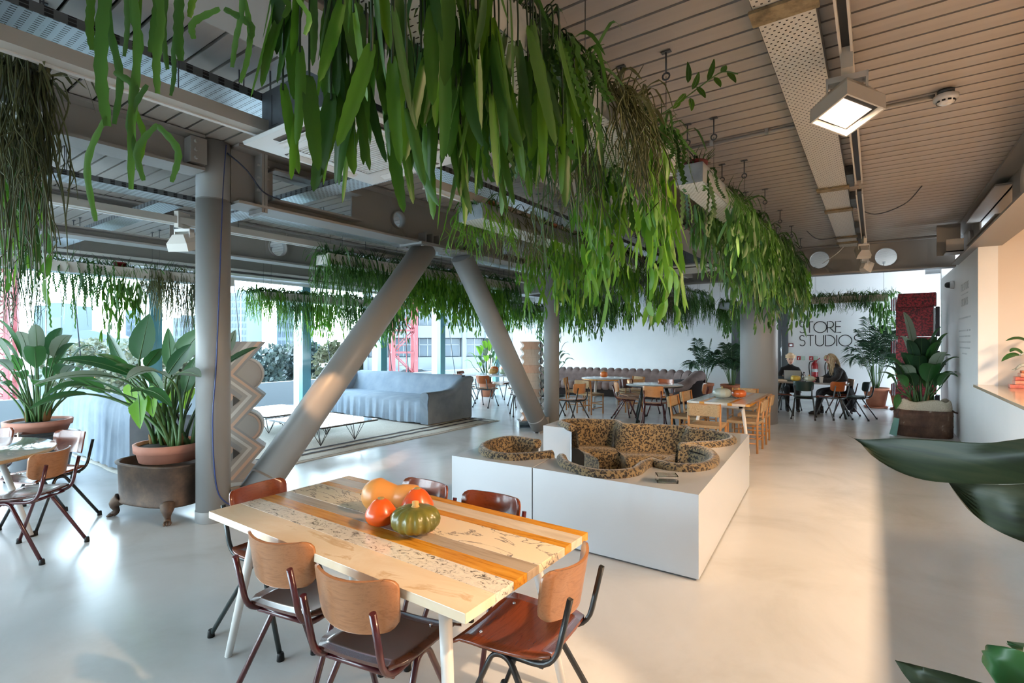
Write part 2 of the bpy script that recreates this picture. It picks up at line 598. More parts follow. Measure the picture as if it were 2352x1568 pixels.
# ---------------------------------------------------------------- room shell
XW, XR, YB, YF, ZC = -11.2, 1.15, -5.0, 16.2, 3.43
struct(MB().mm((XW - 0.1, YB, -0.25), (5.2, 18.4, 0)).obj('floor', M['floor']))
ceil = struct(MB().mm((XW - 0.3, YB - 0.2, ZC + 0.04), (5.4, 18.4, ZC + 0.3)).obj('ceiling', M['ceil_dark']))
pl = MB().mm((XW, -0.0685, 0), (XR - 0.02, 0.0685, 0.022)).mesh('plank', [M['plank']])
y = YB + 0.1
while y < YF:
    o = link('plank', pl, ceil, bevel=0.0)
    o.location = (0, y, ZC)
    y += 0.158
struct(MB().mm((XR + 0.02, YB, ZC), (5.2, 9.3, ZC + 0.03)).obj('ceiling_bar', M['cream']))
struct(MB().mm((-11.4, YF, 0), (1.02, YF + 0.2, ZC)).obj('wall_far', M['wall']))
struct(MB().mm((XR, 9.35, 0), (XR + 0.2, 14.2, 2.93)).mm((XR, 14.0, 0), (3.0, 14.2, ZC)).obj('wall_right', M['wall']))
struct(MB().mm((XR + 0.2, 9.35, 0), (5.2, 9.5, ZC)).obj('wall_alcove', M['cream']))
struct(MB().mm((5.0, YB, 0), (5.2, 9.35, ZC)).obj('wall_bar', M['cream']))
struct(MB().mm((0.9, 17.9, 0), (3.1, 18.1, 2.0)).mm((0.9, 17.9, 2.75), (3.1, 18.1, ZC)).obj('wall_corridor', M['wall']))
struct(MB().mm((-3.0, YB - 0.2, 0), (5.4, YB, ZC)).mm((XW - 0.2, YB - 0.2, 0), (-3.0, YB, 0.35)).mm((XW - 0.2, YB - 0.2, 3.0), (-3.0, YB, ZC)).obj('wall_back', M['wall']))
wb = struct(bpy.data.objects.new('window_9', None))  # unseen back windows, added and sized for the daylight they let in
COL.objects.link(wb)
for i in range(4):
    MB().mm((XW + i * 2.05, YB - 0.12, 0.35), (XW + i * 2.05 + 2.0, YB - 0.1, 3.0)).obj('pane', M['window_glass'], wb)
    MB().mm((XW + i * 2.05 + 2.0, YB - 0.16, 0.35), (XW + i * 2.05 + 2.05, YB - 0.06, 3.0)).obj('mullion', M['white_metal'], wb)
wc = struct(bpy.data.objects.new('window_8', None))
COL.objects.link(wc)
MB().mm((0.9, 17.95, 2.0), (3.1, 17.97, 2.75)).obj('pane', M['window_glass'], wc)
MB().mm((1.27, 17.92, 2.0), (1.3, 17.98, 2.75)).mm((0.9, 17.92, 2.0), (3.1, 17.98, 2.03)).obj('mullion', M['black_metal'], wc)

# low bar wall with a counter top on it, running past the camera
struct(MB().mm((XR, YB, 0), (XR + 0.16, 9.35, 1.0)).obj('wall_counter', M['wall']))
cm = noisy(mat('counter top', '#cdb79c', 0.15, coat=0.4), [(0.3, '#c7b095'), (0.7, '#d6c3aa')], 1.2, (3, 1, 1), 5)
ct = MB().mm((XR - 0.05, YB + 0.05, 1.0), (XR + 0.9, 9.34, 1.035)).obj('counter_top', [cm], bevel=0.004)
tag(ct, 'long pale counter top on the low white wall below the opening', 'counter')
struct(MB().mm((-11.1, YF - 0.012, 0), (-3.45, YF, 0.09)).mm((-1.95, YF - 0.012, 0), (1.0, YF, 0.09)).obj('baseboard_far', M['wall']))

# flush doors in the far wall, mostly behind the round column
dd = struct(bpy.data.objects.new('door_1', None))
COL.objects.link(dd)
greyd = mat('slate grey door', '#4b5257', 0.45)
MB().mm((-3.38, YF - 0.05, 0), (-2.72, YF - 0.01, 2.55)).obj('leaf', greyd, dd, bevel=0.004)
MB().mm((-2.70, YF - 0.05, 0), (-2.04, YF - 0.01, 2.55)).obj('leaf', greyd, dd, bevel=0.004)
MB().mm((-3.45, YF - 0.06, 0), (-3.38, YF - 0.005, 2.62)).mm((-2.04, YF - 0.06, 0), (-1.97, YF - 0.005, 2.62)).mm((-3.45, YF - 0.06, 2.55), (-1.97, YF - 0.005, 2.62)).obj('frame', greyd, dd)
h = MB().tube([(-2.13, YF - 0.1, 0.75), (-2.13, YF - 0.1, 1.95)], 0.014, 8).mm((-2.14, YF - 0.1, 0.85), (-2.12, YF - 0.05, 0.87)).mm((-2.14, YF - 0.1, 1.83), (-2.12, YF - 0.05, 1.85))
h.obj('pull_handle', M['chrome'], dd)


# ---------------------------------------------------------------- steel beams
def web_panels(a, b, z0, z1, holes, slots):
    """rectangles and holed panels that fill a web from a to b; returns an MB in (t, z) as XZ"""
    mb = MB()
    cuts = sorted([(c_ - r - 0.04, c_ + r + 0.04, 'h', c_, zc, r) for c_, zc, r in holes] + [(s0, s1, 's', za, zb, 0) for s0, s1, za, zb in slots])

    def q(x0, x1, za, zb):
        mb.add([(x0, 0, za), (x1, 0, za), (x1, 0, zb), (x0, 0, zb)], [(0, 1, 2, 3)])
    t = a
    for x0, x1, kind, p, zq, r in cuts:
        if x0 > t:
            q(t, x0, z0, z1)
        if kind == 's':
            q(x0, x1, z0, p)
            q(x0, x1, zq, z1)
        else:
            n = 32
            ring, sq = [], []
            cx, hw = (x0 + x1) / 2, (x1 - x0) / 2
            for j in range(n):
                an = 2 * PI * j / n + PI / 4
                dx, dz = math.cos(an), math.sin(an)
                ring.append((p + r * dx, 0, zq + r * dz))
                k = 1 / max(abs(dx), abs(dz))
                zz = z1 if dz * k > 0.999 else (z0 if dz * k < -0.999 else zq + dz * k * (z1 - zq if dz > 0 else zq - z0))
                sq.append((cx + hw * dx * k, 0, zz))
            mb.strip([ring, sq], smooth=False, closed=True)
        t = x1
    if t < b:
        q(t, b, z0, z1)
    return mb


def ibeam(axis, pos, a, b, z0, z1, fw=0.26, holes=(), slots=(), tf=0.025, collars=True):
    root = bpy.data.objects.new('steel_beam', None)
    COL.objects.link(root)
    struct(root)
    root.location = (pos, 0, 0) if axis == 'Y' else (0, pos, 0)
    rz = PI / 2 if axis == 'Y' else 0
    wb_ = web_panels(a, b, z0 + tf, z1 - tf, holes, slots)
    o = wb_.obj('web', M['beam'], root, solid=0.02, fixn=True)
    fl_ = MB().mm((a, -fw / 2, z0), (b, fw / 2, z0 + tf))
    o2 = fl_.obj('flange', M['beam'], root)
    o3 = MB().mm((a, -fw / 2, z1 - tf), (b, fw / 2, z1)).obj('flange', M['beam'], root)
    os_ = [o, o2, o3]
    for s0, s1, za, zb in slots:
        e = MB().mm((s0 - 0.05, -fw / 2.2, zb), (s1 + 0.05, fw / 2.2, zb + 0.02)).mm((s0 - 0.05, -fw / 2.2, za - 0.02), (s1 + 0.05, fw / 2.2, za))
        os_.append(e.obj('stiffener', M['beam'], root))
    if collars:
        for c_, zc, r in holes:
            cl = MB()
            rows = []
            for yy, rr in ((-0.05, r + 0.004), (-0.05, r - 0.008), (0.05, r - 0.008), (0.05, r + 0.004)):
                rows.append([(c_ + rr * math.cos(2 * PI * j / 32), yy, zc + rr * math.sin(2 * PI * j / 32)) for j in range(32)])
            cl.strip(rows + [rows[0]], closed=True)
            os_.append(cl.obj('hole_collar', M['beam'], root))
    for o in os_:
        o.rotation_euler = (0, 0, rz)
    return root


bm_main = ibeam('Y', -4.86, 2.38, 16.1, 2.88, 3.42, 0.30, holes=[(4.4, 3.13, 0.105), (6.0, 3.14, 0.105), (9.7, 3.13, 0.105), (12.3, 3.13, 0.105)],
                slots=[(2.78, 3.72, 3.0, 3.27), (6.62, 7.5, 3.0, 3.27)])
ibeam('Y', -4.9, YB, 2.12, 3.11, 3.42, 0.26)
ibeam('Y', -1.97, YB, 11.2, 2.9, 3.42, 0.44, holes=[(1.2, 3.15, 0.12), (4.5, 3.15, 0.12), (6.6, 3.15, 0.12), (8.7, 3.15, 0.12)])
ibeam('Y', -7.9, YB, 16.1, 2.88, 3.42, 0.28, holes=[(4.6, 3.14, 0.15), (9.6, 3.14, 0.15), (12.4, 3.14, 0.15)], slots=[(1.6, 3.05, 3.0, 3.3), (6.2, 7.6, 3.0, 3.3)])
ibeam('Y', 1.22, YB, 11.3, 2.9, 3.42, 0.34, holes=[(6.85, 3.16, 0.17), (10.35, 3.16, 0.14)], slots=[(7.6, 9.7, 3.0, 3.3)])
ibeam('X', 11.45, -11.0, 1.12, 2.88, 3.42, 0.26, holes=[(0.17, 3.14, 0.17), (-0.86, 3.18, 0.17), (-3.4, 3.15, 0.15), (-6.4, 3.15, 0.15)])
ibeam('Y', -10.75, YB, 16.1, 2.95, 3.42, 0.26, slots=[])
# brackets and bolts at the ends of the right hand beam
br = MB().mm((0.78, 10.2, 2.93), (1.06, 10.22, 3.40)).mm((0.86, 9.85, 2.93), (1.06, 9.87, 3.12)).mm((0.86, 9.85, 2.93), (1.06, 10.2, 2.95))
struct(br.obj('trim_1', M['beam'], bevel=0.003))
# splice plates with bolts beside the near steel column
sp = MB().mm((-4.96, 2.60, 2.84), (-4.72, 2.625, 3.42)).mm((-4.96, 2.63, 2.84), (-4.72, 2.655, 3.42))
for zz in (2.93, 3.05, 3.17, 3.29):
    for xx in (-4.76, -4.92):
        sp.tube([(xx, 2.57, zz), (xx, 2.69, zz)], 0.014, 6)
sp.mm((-4.885, 2.0, 3.16), (-4.76, 2.13, 3.38))
for zz in (3.2, 3.27, 3.34):
    sp.tube([(-4.8, 2.04, zz), (-4.73, 2.04, zz)], 0.017, 6)
struct(sp.obj('trim_2', M['beam']))


# ---------------------------------------------------------------- columns and braces
def column(x, y, r, z1, seam=None, n=40):
    mb = MB().lathe([(r, 0), (r, seam - 0.005 if seam else z1)], n, (x, y, 0))
    if seam:
        mb.lathe([(r - 0.004, seam - 0.005), (r - 0.004, seam + 0.005)], n, (x, y, 0)).lathe([(r, seam + 0.005), (r, z1)], n, (x, y, 0))
    return struct(mb.obj('steel_column', M['steel']))


column(-4.93, 2.26, 0.14, 3.42, 2.9)
column(-4.84, 8.12, 0.14, 3.42)
column(-1.9, 11.3, 0.345, 3.42)
ph = MB().lathe([(0.142, 0.0), (0.146, 0.005), (0.146, 0.1), (0.142, 0.105)], 40, (-4.93, 2.26, 0))
struct(ph.obj('trim_3', M['steel']))
pn = MB().lathe([(0.148, 0.0), (0.148, 0.012)], 40, (-4.93, 2.26, 0))


def brace(y0, z0, y1, z1, r=0.16):
    root = struct(bpy.data.objects.new('column_brace', None))
    COL.objects.link(root)
    X = -4.86
    d = Vector((0, y1 - y0, z1 - z0)).normalized()
    a, b = Vector((X, y0, z0)), Vector((X, y1, z1))
    MB().tube([a + d * 0.1, b - d * 0.02], r, 36).obj('tube', M['steel'], root)
    MB().tube([a - d * 0.02, a + d * 0.14, a + d * 0.32], [0.05, r * 0.96, r * 1.005], 36).obj('cone_end', M['steel'], root)
    n_ = Vector((1, 0, 0))
    p = MB()
    for sx in (-0.05, 0.05):
        p.mm((X + sx - 0.012, y0 - 0.16, 0.0), (X + sx + 0.012, y0 + 0.16, 0.26))
    p.tube([(X - 0.09, y0, 0.16), (X + 0.09, y0, 0.16)], 0.045, 20)
    p.obj('pin_bracket', M['steel'], root)
    t = MB().mm((X - 0.2, y1 - 0.27, z1 - 0.005), (X + 0.2, y1 + 0.27, z1 + 0.025))
    for dx in (-0.15, 0.15):
        for dy in (-0.2, 0.2):
            t.lathe([(0.022, -0.012), (0.022, 0.0)], 6, (X + dx, y1 + dy, z1 - 0.005))
    t.obj('head_plate', M['steel'], root)
    s = MB()
    for dy in (-0.13, 0.0, 0.13):
        s.mm((X - 0.14, y1 + dy - 0.008, z1 + 0.05), (X + 0.14, y1 + dy + 0.008, z1 + 0.17))
    s.obj('stiffener', M['steel'], root)
    return root


brace(2.52, 0.05, 4.9, 2.86)
brace(7.80, 0.05, 5.62, 2.86)

# thin blue cable down the near column
cb = MB()
pts = [(-4.80, 2.31, 3.40), (-4.795, 2.28, 3.0), (-4.79, 2.25, 2.2), (-4.79, 2.22, 1.4), (-4.79, 2.19, 0.9), (-4.79, 2.22, 0.35), (-4.78, 2.3, 0.17), (-4.73, 2.42, 0.1)]
cb.tube(spline(pts, 6), 0.006, 6)
tag(cb.obj('cable', mat('blue cable', '#2c3f7a', 0.4)), 'blue cable running down the front of the steel column nearest the rusty planter', 'cable')
cb = MB().tube(spline([(-4.80, 2.32, 3.33), (-4.72, 2.45, 3.2), (-4.70, 2.6, 3.03), (-4.72, 2.78, 3.0)], 8), 0.007, 6)
tag(cb.obj('cable', mat('navy cable', '#23283f', 0.4)), 'short navy cable sagging from the column top across the bolted beam joint', 'cable')

# ---------------------------------------------------------------- window wall
fins = [-2.2, 0.9, 4.1, 7.3, 9.7, 12.1, 15.0]
edges = [YB] + fins + [16.2]
for i in range(len(edges) - 1):
    wn = struct(bpy.data.objects.new('window_%d' % (i + 1), None))
    COL.objects.link(wn)
    a, b = edges[i], edges[i + 1]
    k = 2 if b - a > 1.5 else 1
    for j in range(k):
        MB().mm((XW, a + (b - a) * j / k + 0.005, 0.0), (XW + 0.015, a + (b - a) * (j + 1) / k - 0.005, 2.95)).obj('pane', M['window_glass'], wn)
    MB().mm((XW - 0.02, a, 2.93), (XW + 0.04, b, 3.0)).mm((XW - 0.02, a, 0.0), (XW + 0.04, b, 0.03)).obj('frame', M['white_metal'], wn)
    if i > 0:
        MB().mm((XW - 0.42, a - 0.1, -0.3), (XW - 0.18, a + 0.1, 3.4)).obj('mullion', M['white_metal'], wn)
        MB().mm((XW - 0.18, a - 0.11, -0.3), (XW - 0.03, a + 0.11, 3.4)).obj('fin', M['teal'], wn)
struct(MB().mm((XW - 0.1, YB, 3.0), (XW + 0.06, YF, ZC)).obj('wall_window', M['beam']))
tr_ = MB()
for i, (dx, zz) in enumerate(((0.30, 2.98), (0.46, 3.06), (0.62, 2.94))):
    tr_.mm((XW + dx, YB, zz), (XW + dx + 0.09, YF, zz + 0.05))
struct(tr_.obj('trim_4', M['white_metal']))
for i, yy in enumerate((3.0, 5.3, 5.9, 8.3, 9.0, 10.4, 11.0, 13.2)):
    o = MB().tube([(XW - 0.75 - 0.25 * (i % 2), yy, 3.3), (XW - 0.55, yy + 0.22, -0.2)], 0.011, 6).obj('facade_rod', M['dark_metal'])
    tag(o, ['first', 'second', 'third', 'fourth', 'fifth', 'sixth', 'seventh', 'eighth'][i] + ' thin dark tension rod outside the glass, counting from the camera end', 'rod', 'tension rods outside the glass')

# terrace outside
struct(MB().mm((-15.0, YB - 5, -0.5), (XW - 0.1, 24, -0.28)).obj('terrace_floor', mat('pale terrace', '#5e6164', 0.7)))
pz = MB().mm((-14.6, YB - 5, -0.28), (-14.45, 24, 0.42)).obj('terrace_wall', mat('white terrace parapet', '#717578', 0.6))
struct(pz)

# ---------------------------------------------------------------- city outside
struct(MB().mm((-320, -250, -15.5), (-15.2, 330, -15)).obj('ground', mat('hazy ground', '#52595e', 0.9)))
hz = mat('hazy pale blue building', '#5a646c', 0.9)  # distance haze put into these building colours and the ground, no volume
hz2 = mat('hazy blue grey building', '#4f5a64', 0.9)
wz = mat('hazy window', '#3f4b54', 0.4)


def facing(px, d):
    """a frame on the city ground at pixel column px and depth d, x along the view's right"""
    p = at(px, 784, d)
    return p.x, p.y


def tower(px, d, wpx, ytop, cols, rows, label, m=hz, depth=10, yb=None):
    x, y_ = facing(px, d)
    wd = wpx / FPX * d
    zt = CAMH + (784 - ytop) / FPX * d
    t = thing('distant_building', label, 'building', (x, y_, -15), YAW)
    Hh = zt + 15
    MB().mm((-wd / 2, 0, 0), (wd / 2, depth, Hh)).mm((-wd * 0.3, 2, Hh), (wd * 0.1, depth - 2, Hh + 1.2)).obj('block', m, t)
    cw, rh = wd / (cols + 0.5), (Hh * 0.62) / rows
    wm = MB().mm((-cw * 0.32, -0.12, -rh * 0.3), (cw * 0.32, 0.05, rh * 0.3)).mesh('window', [wz])
    for i in range(cols):
        for j in range(rows):
            o = link('window', wm, t)
            o.location = (-wd / 2 + cw * (i + 0.75), 0, Hh - rh * (j + 0.8))
    return t


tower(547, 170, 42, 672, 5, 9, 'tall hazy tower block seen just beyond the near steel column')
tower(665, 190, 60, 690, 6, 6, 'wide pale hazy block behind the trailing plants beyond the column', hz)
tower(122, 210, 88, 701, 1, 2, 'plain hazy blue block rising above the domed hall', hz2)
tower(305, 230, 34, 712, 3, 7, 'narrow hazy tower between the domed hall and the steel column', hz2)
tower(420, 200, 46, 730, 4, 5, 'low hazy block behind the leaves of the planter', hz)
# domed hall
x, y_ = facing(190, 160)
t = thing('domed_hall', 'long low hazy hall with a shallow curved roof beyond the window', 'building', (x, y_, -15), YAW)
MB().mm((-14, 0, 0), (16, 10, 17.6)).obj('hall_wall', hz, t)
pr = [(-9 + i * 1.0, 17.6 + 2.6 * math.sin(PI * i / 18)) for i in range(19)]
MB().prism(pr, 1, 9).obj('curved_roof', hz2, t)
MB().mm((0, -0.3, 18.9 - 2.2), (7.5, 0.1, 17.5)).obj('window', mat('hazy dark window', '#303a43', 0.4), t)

# concrete office block behind the crane
t = thing('office_block', 'pale concrete office block with rows of windows behind the red crane', 'building', (*facing(1075, 46), -15), YAW + 0.25)
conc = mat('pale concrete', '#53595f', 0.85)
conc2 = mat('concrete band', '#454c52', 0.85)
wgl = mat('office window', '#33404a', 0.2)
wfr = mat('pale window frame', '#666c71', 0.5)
MB().mm((-9, 0.6, 0), (22, 12, 27)).obj('block', conc2, t)
for j in range(5):
    z = 14.2 + j * 2.75
    MB().mm((-9, -0.25, z), (22, 0.7, z + 1.05)).obj('spandrel', conc, t)
pm = MB().mm((-0.16, -0.35, 0), (0.16, 0.6, 13.5)).mesh('pilaster', [conc])
for i in range(15):
    o = link('pilaster', pm, t)
    o.location = (-8.8 + i * 2.1, 0, 14.2)
wm = MB().mm((-0.72, 0, 0), (0.72, 0.1, 1.55), 0).mm((-0.76, -0.06, -0.04), (-0.7, 0.1, 1.6), 1).mm((0.7, -0.06, -0.04), (0.76, 0.1, 1.6), 1).mm((-0.03, -0.06, 0), (0.03, 0.1, 1.6), 1).mm((-0.76, -0.06, 1.0), (0.76, 0.1, 1.06), 1).mesh('window', [wgl, wfr])
for j in range(4):
    for i in range(14):
        o = link('window', wm, t)
        o.location = (-7.75 + i * 2.1, 0.5, 15.3 + j * 2.75)
cp = MB().lathe([(0.55, 0), (0.55, 4.4), (0.8, 5.0), (1.8, 5.6)], 20).mesh('mushroom_column', [conc])
for i in range(5):
    o = link('mushroom_column', cp, t)
    o.location = (-7.5 + i * 5.2, -0.6, 8.6)
wl = MB().mm((-0.95, -0.06, 0), (0.95, 0.1, 2.3), 0).mm((-0.03, -0.12, 0), (0.03, 0, 2.3), 1).mm((-0.95, -0.12, 1.5), (0.95, 0, 1.57), 1).mm((-1.0, -0.12, -0.05), (-0.93, 0, 2.35), 1).mm((0.93, -0.12, -0.05), (1.0, 0, 2.35), 1).mesh('window', [wgl, wfr])
for j in range(2):
    for i in range(10):
        o = link('window', wl, t)
        o.location = (-7.2 + i * 2.7, 0.56, 8.4 + j * 2.9)
MB().mm((-9, -2.0, 7.6), (22, 0.6, 8.1)).obj('terrace_slab', conc, t)


def crane(px, d, w_, z1, label):
    t = thing('crane_mast', label, 'crane', (*facing(px, d), -15), YAW + 0.35)
    red = M.setdefault('crane', mat('crane red paint', '#68282c', 0.5))
    hw = w_ / 2
    for sx in (-hw, hw):
        for sy in (-hw, hw):
            MB().mm((sx - 0.09, sy - 0.09, 0), (sx + 0.09, sy + 0.09, z1 + 15)).obj('corner_post', red, t)
    z, k = 8.0, 0
    mb = MB()
    while z < z1 + 15:
        for s_ in (-hw, hw):
            mb.mm((-hw, s_ - 0.04, z - 0.04), (hw, s_ + 0.04, z + 0.04))
            mb.mm((s_ - 0.04, -hw, z - 0.04), (s_ + 0.04, hw, z + 0.04))
            a, b = (-hw, hw) if k % 2 else (hw, -hw)
            mb.tube([(a, s_, z), (b, s_, z + w_)], 0.035, 5)
            mb.tube([(s_, a, z), (s_, b, z + w_)], 0.035, 5)
        z += w_
        k += 1
    stuff(mb.obj('lattice', red, t))
    ld = MB()
    for sx in (-0.2, 0.2):
        ld.tube([(sx, 0.2, 8), (sx, 0.2, z1 + 15)], 0.025, 5)
    z = 8
    while z < z1 + 15:
        ld.tube([(-0.2, 0.2, z), (0.2, 0.2, z)], 0.015, 4)
        z += 0.35
    stuff(ld.obj('ladder', red, t))
    return t


crane(926, 27, 1.15, 12, 'red lattice crane mast outside in front of the concrete office block')
crane(2, 24, 0.75, 14, 'red crane mast outside at the far end of the window wall')


def city_tree(px, d, ytop, wpx, col, label, seed):
    r_ = random.Random(seed)
    zt = CAMH + (784 - ytop) / FPX * d
    t = thing('tree', label, 'tree', (*facing(px, d), -15), r_.random() * 6, 'trees beyond the terrace')
    Hh = zt + 15
    rw = wpx / FPX * d / 2
    MB().tube([(0, 0, 0), (0.1, 0, Hh * 0.3), (0, 0.2, Hh * 0.75)], [0.4, 0.3, 0.1], 8).obj('trunk', M['husk'], t)
    mb = MB()
    cl = [(r_.uniform(-1, 1) * rw * 0.75, r_.uniform(-1, 1) * rw * 0.75, Hh - r_.random() ** 1.2 * rw * 2.0 - 0.6, r_.uniform(0.5, 1.0) * rw * 0.42) for _ in range(40)]
    for i in range(2600):
        cx, cy, cz, cr = cl[i % len(cl)]
        v = Vector((r_.gauss(0, 1), r_.gauss(0, 1), r_.gauss(0, 1))).normalized() * cr * r_.uniform(0.6, 1.05)
        p = Vector((cx, cy, cz)) + v
        if p.z > Hh:
            p.z = Hh - r_.random()
        u = Vector((r_.gauss(0, 1), r_.gauss(0, 1), r_.gauss(0, 1))).normalized() * 0.28
        w_ = u.orthogonal().normalized() * 0.2
        mb.add([p - u, p + w_, p + u, p - w_], [(0, 1, 2, 3)])
    stuff(mb.obj('foliage', col, t))
    return t


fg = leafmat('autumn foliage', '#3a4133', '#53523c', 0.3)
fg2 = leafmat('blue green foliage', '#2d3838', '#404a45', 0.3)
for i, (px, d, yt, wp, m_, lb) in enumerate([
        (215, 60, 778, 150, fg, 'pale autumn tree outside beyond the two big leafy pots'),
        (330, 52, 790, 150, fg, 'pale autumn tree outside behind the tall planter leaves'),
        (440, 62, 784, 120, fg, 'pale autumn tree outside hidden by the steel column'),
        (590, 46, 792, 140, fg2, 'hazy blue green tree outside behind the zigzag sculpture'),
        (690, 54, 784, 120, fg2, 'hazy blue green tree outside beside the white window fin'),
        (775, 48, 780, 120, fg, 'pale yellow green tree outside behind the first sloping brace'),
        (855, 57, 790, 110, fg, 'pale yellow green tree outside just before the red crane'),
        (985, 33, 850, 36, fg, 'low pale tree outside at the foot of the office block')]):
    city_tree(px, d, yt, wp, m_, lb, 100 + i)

# ================================================================ chairs
def curved_panel(wd, h, bow, n=10, m=12, th=0.012, r=0.045):
    """upright plywood panel in XZ bowed along Y, with rounded corners"""
    mb = MB()
    front, back = [], []
    for i in range(m + 1):
        v = 0.5 - 0.5 * math.cos(PI * i / m)
        z = -h / 2 + h * v
        e = min(v, 1 - v) * h
        ins = r - math.sqrt(max(0, r * r - (r - min(e, r)) ** 2)) if e < r else 0
        hw = wd / 2 - ins - 0.012 * (1 - v)
        rowf, rowb = [], []
        for j in range(n + 1):
            x = -hw + 2 * hw * j / n
            yb = bow * ((2 * x / wd) ** 2)
            rowf.append((x, yb + th / 2, z))
            rowb.append((x, yb - th / 2, z))
        front.append(rowf)
        back.append(rowb)
    ring = [f + b[::-1] for f, b in zip(front, back)]
    mb.strip(ring, closed=True)
    o = len(ring[0])
    L0 = len(mb.v)
    mb.f.append(tuple(range(o))); mb.mi.append(0); mb.sm.append(False)
    mb.f.append(tuple(L0 - 1 - i for i in range(o))); mb.mi.append(0); mb.sm.append(False)
    return mb


def seat_shell(wf, wb, d, th=0.013):
    """plywood seat: front waterfall edge, dished, rounded rear"""
    mb = MB()
    top, bot = [], []
    n, m = 8, 8
    for i in range(m + 1):
        v = i / m
        y = -d / 2 + d * v
        hw = (wb + (wf - wb) * v) / 2
        if v < 0.2:
            hw *= 0.82 + 0.18 * math.sin(v / 0.2 * PI / 2)
        rt, rb = [], []
        for j in range(n + 1):
            x = -hw + 2 * hw * j / n
            z = 0.012 * (2 * x / wf) ** 2 - (0.035 * ((v - 0.82) / 0.18) ** 2 if v > 0.82 else 0) + 0.018 * (1 - v) ** 2 - 0.006 * math.sin(v * PI)
            rt.append((x, y, z + th / 2))
            rb.append((x, y, z - th / 2))
        top.append(rt)
        bot.append(rb)
    ring = [f + b[::-1] for f, b in zip(top, bot)]
    mb.strip(ring, closed=True)
    o = len(ring[0])
    L0 = len(mb.v)
    mb.f.append(tuple(range(o))); mb.mi.append(0); mb.sm.append(False)
    mb.f.append(tuple(L0 - 1 - i for i in range(o))); mb.mi.append(0); mb.sm.append(False)
    return mb


def make_chair(loc, rz, label, group, woodm, seatm, tubem, hoops=True, square=False):
    t = thing('school_chair', label, 'chair', loc, rz, group)
    s = seat_shell(0.43, 0.39, 0.42).obj('seat', seatm, t)
    s.location = (0, 0.02, 0.455)
    sm_ = MB()
    for sx in (-0.13, 0.13):
        for sy in (-0.12, 0.11):
            sm_.lathe([(0.008, 0.004), (0.006, 0.011), (0.0, 0.012)], 8, (sx, sy, 0.003))
    stuff(sm_.obj('screws', M['chrome'], s))
    b = curved_panel(0.385, 0.20, 0.075).obj('backrest', woodm, t)
    b.location = (0, -0.232, 0.686)
    b.rotation_euler = (math.radians(10), 0, 0)
    sb = MB()
    for sx in (-0.13, 0.13):
        sb.tube([(sx, 0.012 + 0.075 * (2 * sx / 0.4) ** 2, 0.0), (sx, 0.006 + 0.075 * (2 * sx / 0.4) ** 2 + 0.006, 0.0)], 0.007, 8)
    stuff(sb.obj('screws', M['chrome'], b))
    n = 4 if square else 10
    r = 0.0125 if square else 0.0125
    for sx in (-1, 1):
        up = MB()
        x0 = 0.155 * sx
        pts = fillet([(x0, 0.17, 0.432), (x0, -0.205, 0.436), (x0 * 1.0, -0.268, 0.708)], 0.09, 6)
        up.tube(pts, r, n)
        up.obj('back_upright', tubem, t)
        lg = MB()
        xf, xt = 0.215 * sx, 0.165 * sx
        pts = fillet([(xf, 0.235, 0.012), (xt, 0.05, 0.43), (xt, -0.02, 0.43), (xf, -0.285, 0.012)], 0.075, 6)
        lg.tube(pts, r, n)
        o = lg.obj('leg_hoop', tubem, t)
        for yy in (0.235, -0.285):
            MB().lathe([(0.019, 0.0), (0.017, 0.03), (0.0135, 0.04)], 10, (xf, yy, 0)).obj('rubber_foot', M['black'], o)
    MB().tube([(-0.165, 0.02, 0.425), (0.165, 0.02, 0.425)], r * 0.9, n).tube([(-0.155, -0.15, 0.43), (0.155, -0.15, 0.43)], r * 0.9, n).obj('crossbar', tubem, t)
    return t


P_CH = make_chair((-2.12, 1.40, 0), 0.2, 'maroon framed pale backed chair on our side of the striped table, beside the white leg', 'chairs at the striped table', M['ply'], M['ply_dark'], M['maroon'])
T_CH = tree_of(P_CH)
CN = {'ply': 'beech plywood', 'pd': 'dark walnut plywood', 'mar': 'maroon painted tube'}


def chair(x, y_, rz, label, group, back, seat, tube):
    return dup(T_CH, (x, y_, 0), rz, label, group, {'beech plywood': M[back], 'dark walnut plywood': M[seat], 'maroon painted tube': M[tube]})


G1 = 'chairs at the striped table'
chair(-1.58, 1.37, 0.2, 'maroon framed school chair with pale plywood back and dark seat nearest the table corner', G1, 'ply', 'ply_dark', 'maroon')
P_CS = make_chair((-1.16, 1.74, 0), 1.65, 'black square tube chair with glossy red brown seat at the end of the striped table', G1, M['ply'], M['ply_red'], M['black_metal'], square=True)
chair(-2.74, 1.62, -PI / 2 + 0.2, 'dark green framed chair with red brown back at the column end of the striped table', G1, 'ply_red', 'ply_red', 'green_metal')
chair(-2.17, 2.0, PI - 0.05, 'red brown chair tucked under the striped table behind the pumpkins, nearer the sloping brace', G1, 'ply_red', 'ply_dark', 'maroon')
chair(-1.68, 2.02, PI + 0.05, 'red brown plywood chair tucked under the striped table in front of the white platform', G1, 'ply_red', 'ply_dark', 'maroon')
G2 = 'chairs at the near round table'
chair(-5.30, 1.07, 2.25, 'maroon framed chair, pale back to us, at the round table by the rusty planter', G2, 'ply', 'ply_dark', 'maroon')
chair(-6.02, 1.36, PI + 0.35, 'black framed red brown chair on the sofa side of the near round marble table', G2, 'ply_red', 'ply_red', 'black_metal')
chair(-6.72, 1.02, -2.2, 'maroon framed chair behind the near round marble table, in front of the dark urn', G2, 'ply_red', 'ply_red', 'maroon')
G3 = 'maroon chairs at the dark rimmed round table'
chair(-4.17, 9.98, -1.1, 'maroon tube beech chair on the slim column side of the dark rimmed round table', G3, 'ply_light', 'ply_light', 'maroon')
